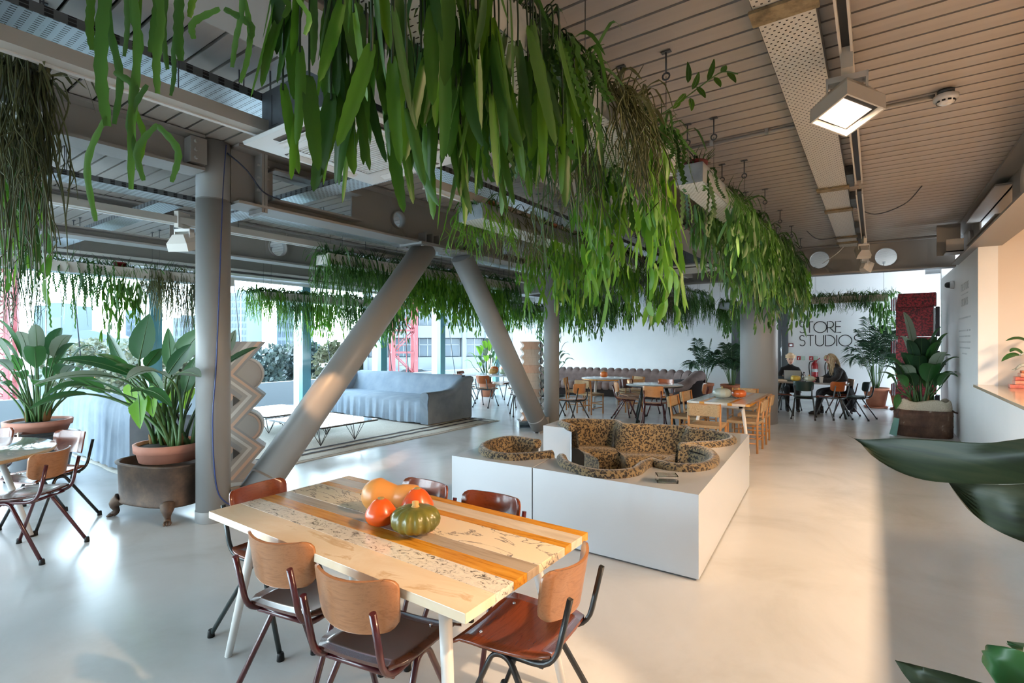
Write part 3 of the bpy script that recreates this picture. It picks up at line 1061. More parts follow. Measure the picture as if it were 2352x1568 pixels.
chair(-3.42, 9.52, 0.25, 'maroon tube chair with light beech back straight to us at the dark rimmed table', G3, 'ply_light', 'ply', 'maroon')
chair(-2.93, 10.42, 1.85, 'maroon tube chair in profile on the palm side of the dark rimmed round table', G3, 'ply', 'ply_dark', 'maroon')
chair(-3.78, 11.0, PI - 0.2, 'maroon tube chair with orange back behind the dark rimmed round table, facing us', G3, 'ply_orange', 'ply_light', 'maroon')
chair(-4.33, 10.62, -2.1, 'maroon tube chair with dark brown back between the two round tables', G3, 'ply_dark', 'ply_light', 'maroon')
G4 = 'chairs at the long white table'
chair(-7.90, 10.08, 0.15, 'dark framed chair, orange brown back to us, at the long white table', G4, 'ply_orange', 'ply', 'grey_tube')
chair(-7.25, 10.6, 1.0, 'grey framed chair with white lit seat at the corner of the long white table', G4, 'ply', 'ply', 'grey_tube')
chair(-6.35, 9.35, 0.75, 'dark framed beech chair half hidden by the second sloping brace', G4, 'ply_light', 'ply_dark', 'black_metal')
chair(-8.75, 10.2, -0.2, 'brown backed chair showing just above the end of the blue sofa', G4, 'ply_orange', 'ply', 'grey_tube')
chair(-9.3, 10.95, -1.4, 'brown chair seen edge on at the window end of the long white table', G4, 'ply_red', 'ply', 'grey_tube')
chair(-8.6, 11.75, PI, 'brown chair behind the pumpkins on the far side of the long white table', G4, 'ply_red', 'ply', 'grey_tube')
chair(-7.7, 11.8, PI + 0.1, 'brown chair on the far side of the long white table nearest the wooden totem', G4, 'ply_red', 'ply', 'grey_tube')
chair(-4.95, 9.15, 1.35, 'black framed pale backed chair just beyond the slim steel column', 'chairs around the slim column', 'ply_light', 'ply', 'black_metal')
chair(-5.75, 9.6, -1.7, 'dark green seated chair between the wooden totem and the slim steel column', 'chairs around the slim column', 'green_vinyl', 'green_vinyl', 'black_metal')
G5 = 'chairs at the meeting table'
chair(-1.22, 12.45, 0.05, "dark green chair with its back to us at the two women's table", G5, 'green_vinyl', 'green_vinyl', 'black_metal')
chair(-0.72, 12.75, 0.75, 'brown plywood chair with grey legs at the meeting table, before the dark coat', G5, 'ply_orange', 'ply_red', 'grey_tube')
chair(-0.30, 13.0, 1.25, 'dark green chair at the palm end of the meeting table', G5, 'green_vinyl', 'green_vinyl', 'black_metal')
chair(-1.78, 12.75, -0.7, 'orange backed chair beside the round column at the meeting table', G5, 'ply_orange', 'ply_red', 'black_metal')
chair(-1.66, 13.9, PI + 0.25, 'chair under the woman with the laptop at the meeting table', G5, 'ply', 'ply_dark', 'black_metal')
chair(-0.60, 13.52, 1.95, 'chair under the long haired woman at the meeting table', G5, 'ply', 'ply_red', 'maroon')


def make_rush(loc, rz, label, group):
    t = thing('rush_chair', label, 'chair', loc, rz, group)
    for sx in (-1, 1):
        MB().tube([(0.21 * sx, 0.2, 0), (0.21 * sx, 0.2, 0.44)], 0.016, 10).obj('leg', M['oak'], t)
        MB().tube([(0.21 * sx, -0.2, 0), (0.21 * sx, -0.2, 0.45), (0.215 * sx, -0.235, 0.76)], [0.016, 0.017, 0.013], 10).obj('leg', M['oak'], t)
    for sx in (-1, 1):
        for zz in (0.14, 0.27):
            MB().tube([(0.21 * sx, 0.2, zz), (0.21 * sx, -0.2, zz)], 0.009, 8).obj('stretcher', M['oak'], t)
    for yy, zz in ((0.2, 0.2), (-0.2, 0.2)):
        MB().tube([(-0.21, yy, zz), (0.21, yy, zz)], 0.009, 8).obj('stretcher', M['oak'], t)
    st = MB()
    rows = []
    for i in range(9):
        v = i / 8
        y_ = -0.215 + 0.43 * v
        row = []
        for j in range(9):
            u = j / 8
            x = -0.225 + 0.45 * u
            dip = 0.02 * math.sin(PI * u) * math.sin(PI * v)
            row.append((x, y_, 0.455 - dip))
        row += [(p[0], p[1], p[2] - 0.04) for p in row[::-1]]
        rows.append(row)
    st.strip(rows, closed=True)
    o = len(rows[0])
    st.f.append(tuple(range(o))); st.mi.append(0); st.sm.append(False)
    st.f.append(tuple(len(st.v) - 1 - i for i in range(o))); st.mi.append(0); st.sm.append(False)
    st.obj('seat', M['rush'], t)
    bk = curved_panel(0.44, 0.17, -0.03, th=0.03, r=0.02).obj('backrest', M['rush'], t)
    bk.location = (0, -0.23, 0.67)
    bk.rotation_euler = (math.radians(7), 0, 0)
    MB().tube([(-0.21, -0.245, 0.745), (0.21, -0.245, 0.745)], 0.012, 8).obj('top_rail', M['oak'], t)
    return t


G6 = 'woven cord chairs at the far striped table'
P_RC = make_rush((-1.58, 8.3, 0), PI / 2, 'woven cord chair nearest us on the bright side of the far striped table', G6)
T_RC = tree_of(P_RC)
for x, y_, rz, lb in [(-1.6, 9.1, PI / 2 + 0.05, 'woven cord chair second from us on the bright side of the far striped table'),
                      (-1.95, 7.6, 0.05, 'woven cord chair with its back to us, closing the near end of far striped table'),
                      (-2.4, 8.25, -PI / 2, 'woven cord chair nearest us on the shaded side of the far striped table'),
                      (-2.45, 9.1, -PI / 2 - 0.05, 'woven cord chair second from us on the shaded side of the far striped table'),
                      (-1.95, 10.0, PI, 'woven cord chair at the far end of the striped table by the round column')]:
    dup(T_RC, (x, y_, 0), rz, lb)
G7 = 'woven cord chairs at the white round table'
for x, y_, rz, lb in [(-5.25, 10.5, -0.25, 'woven cord chair nearest us at the white round table holding one orange pumpkin'),
                      (-5.85, 10.95, -1.2, 'woven cord chair on the column side of the white round table'),
                      (-4.66, 11.35, 0.9, 'woven cord chair on the dark round table side of the white round table'),
                      (-4.9, 12.0, 2.6, 'woven cord chair behind the white round table in front of the brown sofa')]:
    dup(T_RC, (x, y_, 0), rz, lb, G7)


# ================================================================ tables
def striped_table(x0, x1, y0, y1, strips, label, along='X', ztop=0.74, legm='white_metal'):
    t = thing('striped_table', label, 'table', ((x0 + x1) / 2, (y0 + y1) / 2, 0))
    hx, hy = (x1 - x0) / 2, (y1 - y0) / 2
    a = 0.0
    tot = sum(s[0] for s in strips)
    for wd, m_ in strips:
        b = a + wd / tot
        if along == 'X':
            mb = MB().mm((-hx, -hy + 2 * hy * a, ztop - 0.035), (hx, -hy + 2 * hy * b - 0.001, ztop))
        else:
            mb = MB().mm((-hx + 2 * hx * a, -hy, ztop - 0.035), (-hx + 2 * hx * b - 0.001, hy, ztop))
        mb.obj('stone_strip', M[m_], t, bevel=0.0015)
        a = b
    fr = MB()
    fr.mm((-hx + 0.12, -hy + 0.1, ztop - 0.075), (hx - 0.12, -hy + 0.14, ztop - 0.036)).mm((-hx + 0.12, hy - 0.14, ztop - 0.075), (hx - 0.12, hy - 0.1, ztop - 0.036))
    fr.mm((-hx + 0.12, -hy + 0.1, ztop - 0.075), (-hx + 0.16, hy - 0.1, ztop - 0.036)).mm((hx - 0.16, -hy + 0.1, ztop - 0.075), (hx - 0.12, hy - 0.1, ztop - 0.036))
    fr.obj('underframe', M[legm], t)
    for sx in (-1, 1):
        for sy in (-1, 1):
            top = (sx * (hx - 0.22), sy * (hy - 0.14), ztop - 0.05)
            ft = (sx * (hx - 0.10), sy * (hy - 0.05), 0.0)
            if along == 'Y':
                top = (sx * (hx - 0.14), sy * (hy - 0.24), ztop - 0.05)
                ft = (sx * (hx - 0.03), sy * (hy - 0.12), 0.0)
            MB().tube([ft, top], [0.018, 0.026], 14).obj('leg', M[legm], t)
    return t


strips = [(0.185, 'marble_cream'), (0.125, 'marble_speck'), (0.10, 'stone_ochre'), (0.095, 'stone_grey'), (0.235, 'marble_vein'), (0.065, 'stone_ochre'), (0.115, 'stone_pale'), (0.065, 'stone_ochre')]
striped_table(-2.82, -1.08, 1.27, 2.14, strips, 'near rectangular table with a striped top of marble and ochre stone on white legs')
striped_table(-2.28, -1.42, 7.75, 9.6, [(0.2, 'marble_white'), (0.08, 'stone_ochre'), (0.2, 'marble_white'), (0.16, 'marble_white'), (0.07, 'stone_ochre'), (0.2, 'stone_pale'), (0.06, 'stone_ochre')],
              'far striped stone table with white legs behind the leopard pit', along='Y')


def round_table(x, y_, r, label, topm, edgem, legm, legs=4, splay=0.12, th=0.03, ztop=0.745):
    t = thing('round_table', label, 'table', (x, y_, 0), 0.4)
    MB().lathe([(0, ztop - th), (r - 0.004, ztop - th), (r, ztop - th + 0.004), (r, ztop - 0.004), (r - 0.004, ztop), (0, ztop)], 48, mi=0).obj('tabletop', [topm], t)
    MB().lathe([(r + 0.001, ztop - th), (r + 0.003, ztop - th + 0.002), (r + 0.003, ztop - 0.006), (r + 0.001, ztop - 0.004)], 48).obj('edge_band', edgem, t)
    for i in range(legs):
        a = 2 * PI * (i + 0.5) / legs
        c_, s_ = math.cos(a), math.sin(a)
        o = MB().tube([(c_ * (r * 0.55 + splay), s_ * (r * 0.55 + splay), 0.012), (c_ * r * 0.55, s_ * r * 0.55, ztop - th)], [0.02, 0.024], 12).obj('leg', legm, t)
        MB().lathe([(0.021, 0), (0.021, 0.015)], 10, (c_ * (r * 0.55 + splay), s_ * (r * 0.55 + splay), 0)).obj('rubber_foot', M['black'], o)
    return t


wedge = wood('pale wood edge', '#a98a66', '#c4a580', 0.4)
round_table(-5.96, 0.6, 0.78, 'round marble table with a wooden edge beside the rusty footed planter', M['marble_white'], wedge, M['white_metal'], splay=0.2)
round_table(-3.66, 10.22, 0.56, 'round pale marble table with a dark rim and dark splayed legs', M['marble_white'], M['black_metal'], M['green_metal'], splay=0.2)
round_table(-5.28, 11.4, 0.58, 'white round table with thin white legs in front of the brown segmented sofa', M['marble_white'], M['stone_ochre'], M['white_metal'], splay=0.08)
t = thing('long_table', 'long white table beyond the blue sofa holding four pumpkins', 'table', (-8.15, 10.95, 0), 0.05)
MB().mm((-1.05, -0.42, 0.71), (1.05, 0.42, 0.745)).obj('tabletop', M['white'], t, bevel=0.004)
for sx in (-0.95, 0.95):
    for sy in (-0.34, 0.34):
        MB().tube([(sx, sy, 0), (sx * 0.95, sy * 0.95, 0.71)], [0.018, 0.024], 10).obj('leg', M['white_metal'], t)
t = thing('meeting_table', 'dark framed glossy stone table where two women sit by the round column', 'table', (-1.18, 13.15, 0))
MB().mm((-0.75, -0.45, 0.705), (0.75, 0.45, 0.74)).obj('tabletop', mat('polished dark stone', '#8f8e8c', 0.06, coat=0.5), t, bevel=0.003)
for sx in (-1, 1):
    for sy in (-1, 1):
        MB().tube([(sx * 0.7, sy * 0.42, 0), (sx * 0.52, sy * 0.34, 0.705)], [0.022, 0.026], 10).obj('leg', M['green_metal'], t)

# ================================================================ white platform with leopard pit
PC = Vector((-2.16, 4.93, 0))       # pit centre
PH = 0.585


def rim(p):
    """rim control pixel -> plan point at rim height"""
    d = FPX * (CAMH - PH) / (p[1] - 784)
    q = at(p[0], p[1], d)
    return Vector((q.x, q.y, 0))


tpl = thing('sofa_pit', 'large white lacquered platform with a sunken cloud shaped leopard print seating pit', 'sofa')
# plan outline of the pit as lobes, angle measured from the pit centre (degrees), counter-clockwise from +X
front = [(1312, 1060), (1290, 1056), (1300, 1072), (1345, 1089), (1400, 1096), (1455, 1090), (1478, 1074), (1497, 1066), (1530, 1076), (1575, 1081), (1620, 1076), (1640, 1062), (1632, 1046), (1600, 1035), (1562, 1030)]
right = [(1562, 1030), (1610, 1027), (1655, 1024), (1682, 1016), (1670, 1006), (1630, 999), (1588, 995), (1582, 990)]
back = [(1582, 990), (1545, 987), (1490, 984), (1440, 983), (1427, 980), (1415, 974), (1370, 972), (1315, 971), (1290, 974), (1296, 979), (1314, 985)]
chairlet = [(1237, 1022), (1175, 1013), (1130, 1021), (1110, 1033), (1122, 1047), (1165, 1055), (1220, 1053), (1268, 1048)]


def rimcurve(px):
    return spline([rim(p) for p in px], 5)


def corner(px, py):
    return rim((px, py))


NR, FR, BL = corner(1604.6, 1136), corner(1721, 997), corner(1248, 977)
FLf, SEAM = corner(1038, 1046), corner(1224, 1074)
BR = FR
FL = FLf
lac = M['white']


def block(outer, inner, name):
    """white block between an outer polyline and a pit curve (same point count), full height"""
    mb = MB()
    n = len(outer)
    to = [(p.x, p.y, PH) for p in outer]
    ti = [(p.x, p.y, PH) for p in inner]
    bo = [(p.x, p.y, 0.012) for p in outer]
    bi = [(p.x, p.y, 0.012) for p in inner]
    mb.strip([to, ti], smooth=False)
    mb.strip([to, bo], smooth=False)
    mb.strip([ti, bi], smooth=False)
    mb.add([to[0], ti[0], bi[0], bo[0]], [(0, 1, 2, 3)])
    mb.add([to[-1], ti[-1], bi[-1], bo[-1]], [(0, 1, 2, 3)])
    return mb.obj(name, lac, tpl, fixn=True)


def resample(poly, n):
    P = [Vector(p) for p in poly]
    ds = [0]
    for i in range(1, len(P)):
        ds.append(ds[-1] + (P[i] - P[i - 1]).length)
    out = []
    for k in range(n):
        s_ = ds[-1] * k / (n - 1)
        j = 0
        while j < len(ds) - 2 and ds[j + 1] < s_:
            j += 1
        f = (s_ - ds[j]) / max(1e-9, ds[j + 1] - ds[j])
        out.append(P[j].lerp(P[j + 1], min(1, f)))
    return out


def outer_for(inner, corners, n):
    """walk the outer polyline; corners get exact points by snapping the nearest samples"""
    pts = resample(corners, n)
    for c_ in corners:
        k = min(range(n), key=lambda i: (pts[i] - c_).length)
        pts[k] = c_.copy()
    return pts


cf = rimcurve(front[1:] + right[1:])
nf = len(cf)
seam_in = rim((1272, 1049))
block(outer_for(cf, [seam_in, SEAM, NR, FR], nf), resample([seam_in] + cf[3:], nf), 'platform_block')
cbk = rimcurve(back)
nb = len(cbk)
BLi = rim((1312, 984))
block(outer_for(cbk, [FR, corner(1297, 960), BL, BLi], nb), resample(cbk + [BLi], nb), 'platform_block')
cc = rimcurve(chairlet)
nc = len(cc)
CE = rim((1241, 1017))
CBL = corner(1165, 1007)
block(outer_for(cc, [CE, CBL, FLf, SEAM + Vector((-0.012, 0, 0)), seam_in + Vector((-0.02, 0, 0))], nc), cc, 'platform_block')


def cushion(curve, ctr, inset=0.42, seat=0.33, name='cushion', sgn=1):
    """leopard wall below a rim curve plus the seat ledge and its scalloped front"""
    mb = MB()
    roll = [(p.x, p.y, PH + 0.012) for p in curve]
    mb.tube(roll, 0.047, 10)
    # rows outward to inward
    rows = [[] for _ in range(8)]
    for i, p in enumerate(curve):
        d = (ctr - p)
        d.z = 0
        ln = d.length
        u = d / max(ln, 1e-6)
        tg = curve[min(i + 1, len(curve) - 1)] - curve[max(i - 1, 0)]
        nv = Vector((-tg.y, tg.x, 0)).normalized() * sgn
        k_in = min(inset, ln * 0.62)
        q = [p + nv * 0.03, p + nv * 0.07, p + nv * 0.085, p + nv * 0.095, p + nv * 0.05 + u * (0.1 + k_in * 0.5), p + u * (0.12 + k_in), p + u * (0.145 + k_in), p + u * (0.12 + k_in)]
        zs = [PH + 0.02, PH - 0.03, 0.45, seat, seat + 0.02, seat + 0.01, seat - 0.04, 0.015]
        for k in range(8):
            rows[k].append((q[k].x, q[k].y, zs[k]))
    mb.strip(rows)
    return mb.obj(name, M['leopard'], tpl)


# one cushion per lobe, so the seams between them show
CT = Vector((-2.02, 4.85, 0))
for seg in (rimcurve(front[1:8]), rimcurve(front[7:15])):
    cushion(seg, CT)
cushion(rimcurve(right), CT)
for seg in (rimcurve(back[0:5]), rimcurve(back[4:])):
    cushion(seg, CT)
mb = MB()
mb.tube([(p.x, p.y, PH + 0.012) for p in cc], 0.047, 10)
rows = [[], [], [], []]
cz = sum((p for p in cc), Vector()) / len(cc)
for p in cc:
    u = (cz - p)
    for k, (f, z) in enumerate(((0.1, PH + 0.02), (0.22, PH - 0.04), (0.28, 0.42), (0.95, 0.36))):
        rows[k].append((p.x + u.x * f, p.y + u.y * f, z))
mb.strip(rows)
mb.obj('cushion', M['leopard'], tpl)
ac = thing('acrylic_sign_holder', 'small clear acrylic sign holder lying on the white platform corner', 'sign holder', tuple(rim((1531, 1106)) + Vector((0, 0, PH))), 0.5)
agl = mat('clear acrylic', '#ffffff', 0.03, trans=1.0)
MB().mm((-0.075, -0.05, 0.001), (0.075, 0.05, 0.008)).obj('plate', agl, ac)
MB().mm((-0.075, -0.05, 0.008), (-0.068, 0.05, 0.05)).obj('side', agl, ac)
MB().mm((0.068, -0.05, 0.008), (0.075, 0.05, 0.05)).obj('side', agl, ac)
MB().mm((-0.075, -0.05, 0.05), (0.075, 0.05, 0.056)).obj('plate', agl, ac)


# ================================================================ pumpkins and squashes
def pumpkin(name, label, loc, r, h, ribs, col, rib=0.10, cat='pumpkin', group=None, stem=True, dark=None, rz=0.0, cap=None):
    t = thing(name, label, cat, loc, rz, group)
    m_ = mat(name + ' skin', col, 0.3, coat=0.15)
    if dark:
        noisy(m_, [(0.35, dark), (0.6, col)], 6, (1, 1, 1), 5, bump=0.05)
    mb = MB()
    rows = []
    n = max(24, ribs * 4)
    for i in range(13):
        a = -PI / 2 + PI * i / 12
        row = []
        for j in range(n):
            th = 2 * PI * j / n
            k = 1 - rib * (0.5 + 0.5 * math.cos(ribs * th)) if ribs else 1
            rr = r * (max(0.0, math.cos(a)) ** 0.75) * k
            tp = max(0.0, math.sin(a))
            if not ribs and stem:
                rr *= 1 - 0.28 * tp
            row.append((rr * math.cos(th), rr * math.sin(th), h / 2 + h / 2 * math.sin(a) * (0.82 + 0.18 * (math.cos(a))) + (0.14 * h * tp ** 3 if not ribs and stem else 0)))
        rows.append(row)
    mb.strip(rows, closed=True)
    mb.obj('body', m_, t)
    if stem:
        MB().lathe([(0.022, h * 0.88), (0.014, h * 0.98), (0.016, h + 0.012), (0, h + 0.016)], 8).obj('stem', mat('corky stem', cap or '#c49a5e', 0.8), t)
    return t


pumpkin('green_squash', 'ribbed olive green kabocha pumpkin with a corky stem on the near striped table', (-1.72, 1.67, 0.74), 0.115, 0.135, 14, '#7a7434', 0.13, 'pumpkin', dark='#4d5222')
pumpkin('orange_squash', 'bright orange onion squash in front of the others on the near striped table', (-1.92, 1.64, 0.74), 0.075, 0.125, 0, '#d9591f', 0, 'squash', cap='#8f7a4a')
pumpkin('orange_squash', 'orange squash half hidden behind the green pumpkin on the near striped table', (-1.86, 1.82, 0.74), 0.08, 0.14, 0, '#d8561f', 0, 'squash', cap='#8f7a4a')
bt = thing('butternut_squash', 'long tan butternut squash lying behind the orange squash on the near striped table', 'squash', (-2.04, 1.80, 0.74), 0.45)
rows = []
for i in range(25):
    u = i / 24
    x = -0.15 + 0.32 * u
    r_ = (0.088 * math.sqrt(max(0, 1 - ((u - 0.3) / 0.3) ** 2)) if u < 0.3 else 0.088 - 0.034 * min(1, (u - 0.3) / 0.28) ** 0.9 if u < 0.58 else 0.054 + 0.008 * math.sin((u - 0.58) / 0.42 * PI)) * (1 if u < 0.9 else math.sqrt(max(0.0, 1 - ((u - 0.9) / 0.1) ** 2)))
    rows.append([(x, r_ * math.cos(2 * PI * j / 20), 0.086 + r_ * math.sin(2 * PI * j / 20)) for j in range(20)])
MB().strip(rows, closed=True).obj('body', mat('butternut skin', '#cf8f4a', 0.4, coat=0.1), bt)
MB().lathe([(0.014, 0.0), (0.01, 0.006)], 10, (0, 0, 0)).obj('blossom_scar', mat('scar', '#4a3a28', 0.9), bt).location = (-0.148, 0, 0.086)
pumpkin('grey_pumpkin', 'ribbed pale blue grey pumpkin with a twisted stem on the far striped table', (-1.93, 8.38, 0.74), 0.135, 0.17, 10, '#9fa8a0', 0.10, cap='#8a7b55')
pumpkin('orange_pumpkin', 'orange pumpkin beside the pale grey one on the far striped table', (-1.72, 8.56, 0.74), 0.11, 0.145, 8, '#c4622a', 0.05)
pumpkin('orange_pumpkin', 'single round orange pumpkin on the white round table', (-5.33, 11.4, 0.745), 0.09, 0.165, 8, '#d87634', 0.05)
pumpkin('tan_pumpkin', 'tan striped pumpkin in front on the long white table', (-8.28, 10.86, 0.745), 0.13, 0.17, 9, '#b98c4f', 0.06)
pumpkin('green_pumpkin', 'pale green grey pumpkin in front on the long white table', (-7.95, 10.92, 0.745), 0.14, 0.16, 10, '#93a58c', 0.06)
pumpkin('orange_pumpkin', 'orange pumpkin behind the tan one on the long white table', (-8.42, 11.1, 0.745), 0.12, 0.22, 8, '#c96a35', 0.05)
pumpkin('orange_pumpkin', 'orange pumpkin behind the green grey one on the long white table', (-8.12, 11.16, 0.745), 0.10, 0.27, 8, '#cf6f38', 0.05)
pumpkin('yellow_melon', 'yellow squash on the meeting table beside the laptop', (-1.42, 12.86, 0.74), 0.10, 0.145, 0, '#d9bd55', 0.0, 'squash', dark='#b99a36', stem=False)
pumpkin('white_pumpkin', 'pale greenish grey pumpkin on the meeting table in front of the laptop', (-1.16, 12.88, 0.74), 0.11, 0.14, 9, '#b9bfae', 0.07)

# ================================================================ sofas
def drape(wd, d, hb, ha, label, loc, rz, lm, seed):
    """slip-covered sofa, front towards -Y: seat, back, two sloping scrolled arms, gathered skirts"""
    r_ = random.Random(seed)
    t = thing('slipcovered_sofa', label, 'sofa', loc, rz)

    def wav(x, a=0.012, f=18, p=0):
        return a * math.sin(f * x + p) + a * 0.6 * math.sin(f * 2.3 * x + 1.3 + p)
    # seat with front skirt
    n = 90
    hw = wd / 2 - 0.2
    rows = []
    prof = [(d * 0.32, 0.47, 0), (0.0, 0.475, 0), (-d * 0.30, 0.47, 0), (-d * 0.42, 0.455, 0.1), (-d * 0.455, 0.41, 0.3), (-d * 0.46, 0.30, 0.7), (-d * 0.465, 0.16, 1.2), (-d * 0.47, 0.03, 1.6)]
    for y, z, k in prof:
        row = []
        for i in range(n + 1):
            x = -hw + 2 * hw * i / n
            row.append((x, y - wav(x, 0.013, 26) * k, z + wav(x, 0.006, 7, y * 9) * (1 if k < 0.2 else 0) + (0.012 * math.sin(5 * x) if z < 0.05 else 0)))
        rows.append(row)
    MB().strip(rows).obj('seat_cover', lm, t, sub=0)
    # back
    rows = []
    prof = [(d * 0.18, 0.45), (d * 0.25, 0.62), (d * 0.30, hb - 0.08), (d * 0.345, hb - 0.005), (d * 0.40, hb), (d * 0.45, hb - 0.03), (d * 0.485, hb - 0.15), (d * 0.495, 0.45), (d * 0.50, 0.2), (d * 0.51, 0.02)]
    for k, (y, z) in enumerate(prof):
        row = []
        for i in range(n + 1):
            x = -hw - 0.1 + 2 * (hw + 0.1) * i / n
            e = 0.02 * max(0, (abs(x) / hw - 0.9) * 10)
            fold = wav(x, 0.012, 22, seed) * max(0, (k - 5) / 4)
            row.append((x, y + fold + wav(x, 0.006, 5, z * 5), z - e * 0.4 + (0.008 * math.sin(3.1 * x + seed) if 2 < k < 6 else 0)))
        rows.append(row)
    MB().strip(rows).obj('back_cover', lm, t)
    for sx in (-1, 1):
        rows = []
        # side profile of the arm: low at the front, sweeping up to the back
        m = 26
        for i in range(m + 1):
            v = i / m
            y = -d * 0.47 + d * 0.96 * v
            zt = ha + (hb - 0.02 - ha) * (1 / (1 + math.exp(-14 * (v - 0.66)))) - 0.02 * (1 - v) * 0
            sc = 0.03 + 0.03 * v
            xo, xi = wd / 2, wd / 2 - 0.2
            ring = [(xi, 0.42), (xi - 0.0, zt - 0.12), (xi + 0.01, zt - 0.04), (xi + 0.06, zt), (xo - 0.04, zt + 0.005), (xo + sc * 0.6, zt - 0.02), (xo + sc, zt - 0.08), (xo + sc * 0.4, zt - 0.14), (xo, zt - 0.22), (xo - 0.0, 0.25), (xo + 0.012 * math.sin(i * 1.1), 0.02)]
            if sx > 0:
                rows.append([(x, y, z) for x, z in ring])
            else:
                rows.append([(-x, y, z) for x, z in ring])
        o = MB().strip(rows)
        # front cap of the arm
        f = rows[0]
        o.add([(p[0], p[1] - (0.015 if 0 < k < 9 else 0), p[2]) for k, p in enumerate(f)] + [((wd / 2 - 0.2) * sx, f[0][1] - 0.0, 0.02)], [tuple(range(len(f) + 1))], 0, False)
        f = rows[-1]
        o.add(list(f) + [((wd / 2 - 0.2) * sx, f[0][1], 0.02)], [tuple(range(len(f) + 1))], 0, False)
        o.obj('arm_cover', lm if sx < 0 else M['blue_linen_shade'], t)
    for sx in (-1, 1):
        for sy in (-1, 1):
            MB().lathe([(0.022, 0), (0.03, 0.06)], 10, (sx * (wd / 2 - 0.12), sy * d * 0.40, 0)).obj('foot', M['oak'], t)
    return t


drape(3.6, 1.35, 0.90, 0.62, 'long blue grey slipcovered sofa facing us on the ivory rug by the window', (-8.72, 7.68, 0.018), 0.0, M['blue_linen'], 3)
drape(3.4, 1.25, 0.90, 0.62, 'blue grey slipcovered sofa seen from behind its draped back, beyond the rusty planter', (-9.05, 3.02, 0.018), PI, M['blue_linen'], 8)

rg = thing('rug', 'large ivory wool rug with charcoal double stripes under the blue sofas', 'rug', (-8.55, 5.4, 0))
mb = MB()
rr_ = random.Random(5)
nx, ny = 60, 80
rows = []
for j in range(ny + 1):
    row = []
    for i in range(nx + 1):
        x, y = -2.3 + 4.6 * i / nx, -3.05 + 6.1 * j / ny
        e = min(i, nx - i, j, ny - j)
        row.append((x + (0.012 * math.sin(y * 7) if i in (0, nx) else 0), y + (0.012 * math.sin(x * 6) if j in (0, ny) else 0), (0.003 if e == 0 else 0.016 + rr_.uniform(-0.002, 0.002))))
    rows.append(row)
mb.strip(rows)
mb.obj('pile', M['rug'], rg)


def rugline(a, b, w_, seed):
    r_ = random.Random(seed)
    n = 60
    A, B = Vector(a), Vector(b)
    u = (B - A).normalized()
    s_ = Vector((-u.y, u.x, 0))
    l_, r2 = [], []
    for i in range(n + 1):
        p = A.lerp(B, i / n) + s_ * r_.uniform(-0.012, 0.012)
        l_.append(tuple(p - s_ * (w_ / 2 + r_.uniform(-0.008, 0.008)) + Vector((0, 0, 0.0215))))
        r2.append(tuple(p + s_ * (w_ / 2 + r_.uniform(-0.008, 0.008)) + Vector((0, 0, 0.0215))))
    return MB().strip([l_, r2])


for k, x in enumerate((1.95, 1.72, -1.72, -1.95)):
    rugline((x, -2.98, 0), (x, 2.98, 0), 0.075, k).obj('stripe', M['rug_dark'], rg)
for k, y_ in enumerate((2.93, 2.72, -2.72, -2.93)):
    rugline((-2.25, y_, 0), (2.25, y_, 0), 0.045, 10 + k).obj('stripe', M['rug_dark'], rg)
rugline((2.27, -3.0, 0), (2.27, 3.0, 0), 0.03, 30).obj('border', mat('rug border', '#8a7f72', 0.95), rg)


def coffee(x, y_, wd, d, label):
    t = thing('coffee_table', label, 'table', (x, y_, 0.018), 0.0)
    MB().mm((-wd / 2, -d / 2, 0.33), (wd / 2, d / 2, 0.345)).obj('glass_top', M['glass_top'], t, bevel=0.002)
    fr = MB()
    for a, b in (((-1, -1), (1, -1)), ((1, -1), (1, 1)), ((1, 1), (-1, 1)), ((-1, 1), (-1, -1))):
        fr.tube([(a[0] * wd / 2, a[1] * d / 2, 0.325), (b[0] * wd / 2, b[1] * d / 2, 0.325)], 0.008, 6)
    fr.obj('wire_rim', M['black_metal'], t)
    for sx in (-1, 1):
        for sy in (-1, 1):
            f = Vector((sx * wd * 0.27, sy * d * 0.3, 0.004))
            mb = MB()
            for k in range(5):
                a = PI * 2 * k / 5 + 0.4
                mb.tube([f, (f.x + 0.2 * math.cos(a), f.y + 0.17 * math.sin(a), 0.322)], 0.005, 5)
            mb.obj('leg', M['black_metal'], t)
    return t


coffee(-7.3, 5.05, 1.4, 1.05, 'glass topped coffee table on splayed black wire legs in the middle of the rug')
coffee(-9.0, 5.2, 1.4, 1.1, 'second glass topped wire legged coffee table nearer the window')

# brown segmented sofa curving along the far wall
bs = thing('segmented_sofa', 'long brown suede sofa of many rounded segments curving along the far wall', 'sofa', (0, 0, 0))
path = resample(spline([(-9.3, 13.4, 0), (-8.2, 13.9, 0), (-7.0, 14.15, 0), (-5.9, 14.3, 0), (-5.0, 14.35, 0), (-4.35, 14.2, 0), (-3.95, 13.85, 0)], 10), 27)


def seg_profile(w_):
    """one cushion segment, back at +Y: back bolster rolled over, seat roll"""
    mb = MB()
    pr = [(0.42, 0.30), (0.45, 0.62), (0.42, 0.76), (0.33, 0.82), (0.23, 0.77), (0.18, 0.66), (0.13, 0.52), (0.05, 0.44), (-0.2, 0.44), (-0.33, 0.41), (-0.39, 0.33), (-0.38, 0.24), (-0.32, 0.2)]
    rows = []
    n = 6
    for y, z in pr:
        row = []
        for i in range(n + 1):
            u = -1 + 2 * i / n
            b = 1 - 0.10 * u ** 4 * 1.6
            cy, cz_ = 0.05, 0.42
            row.append((u * w_ / 2, cy + (y - cy) * b, cz_ + (z - cz_) * b))
        rows.append(row)
    mb.strip(rows)
    return mb


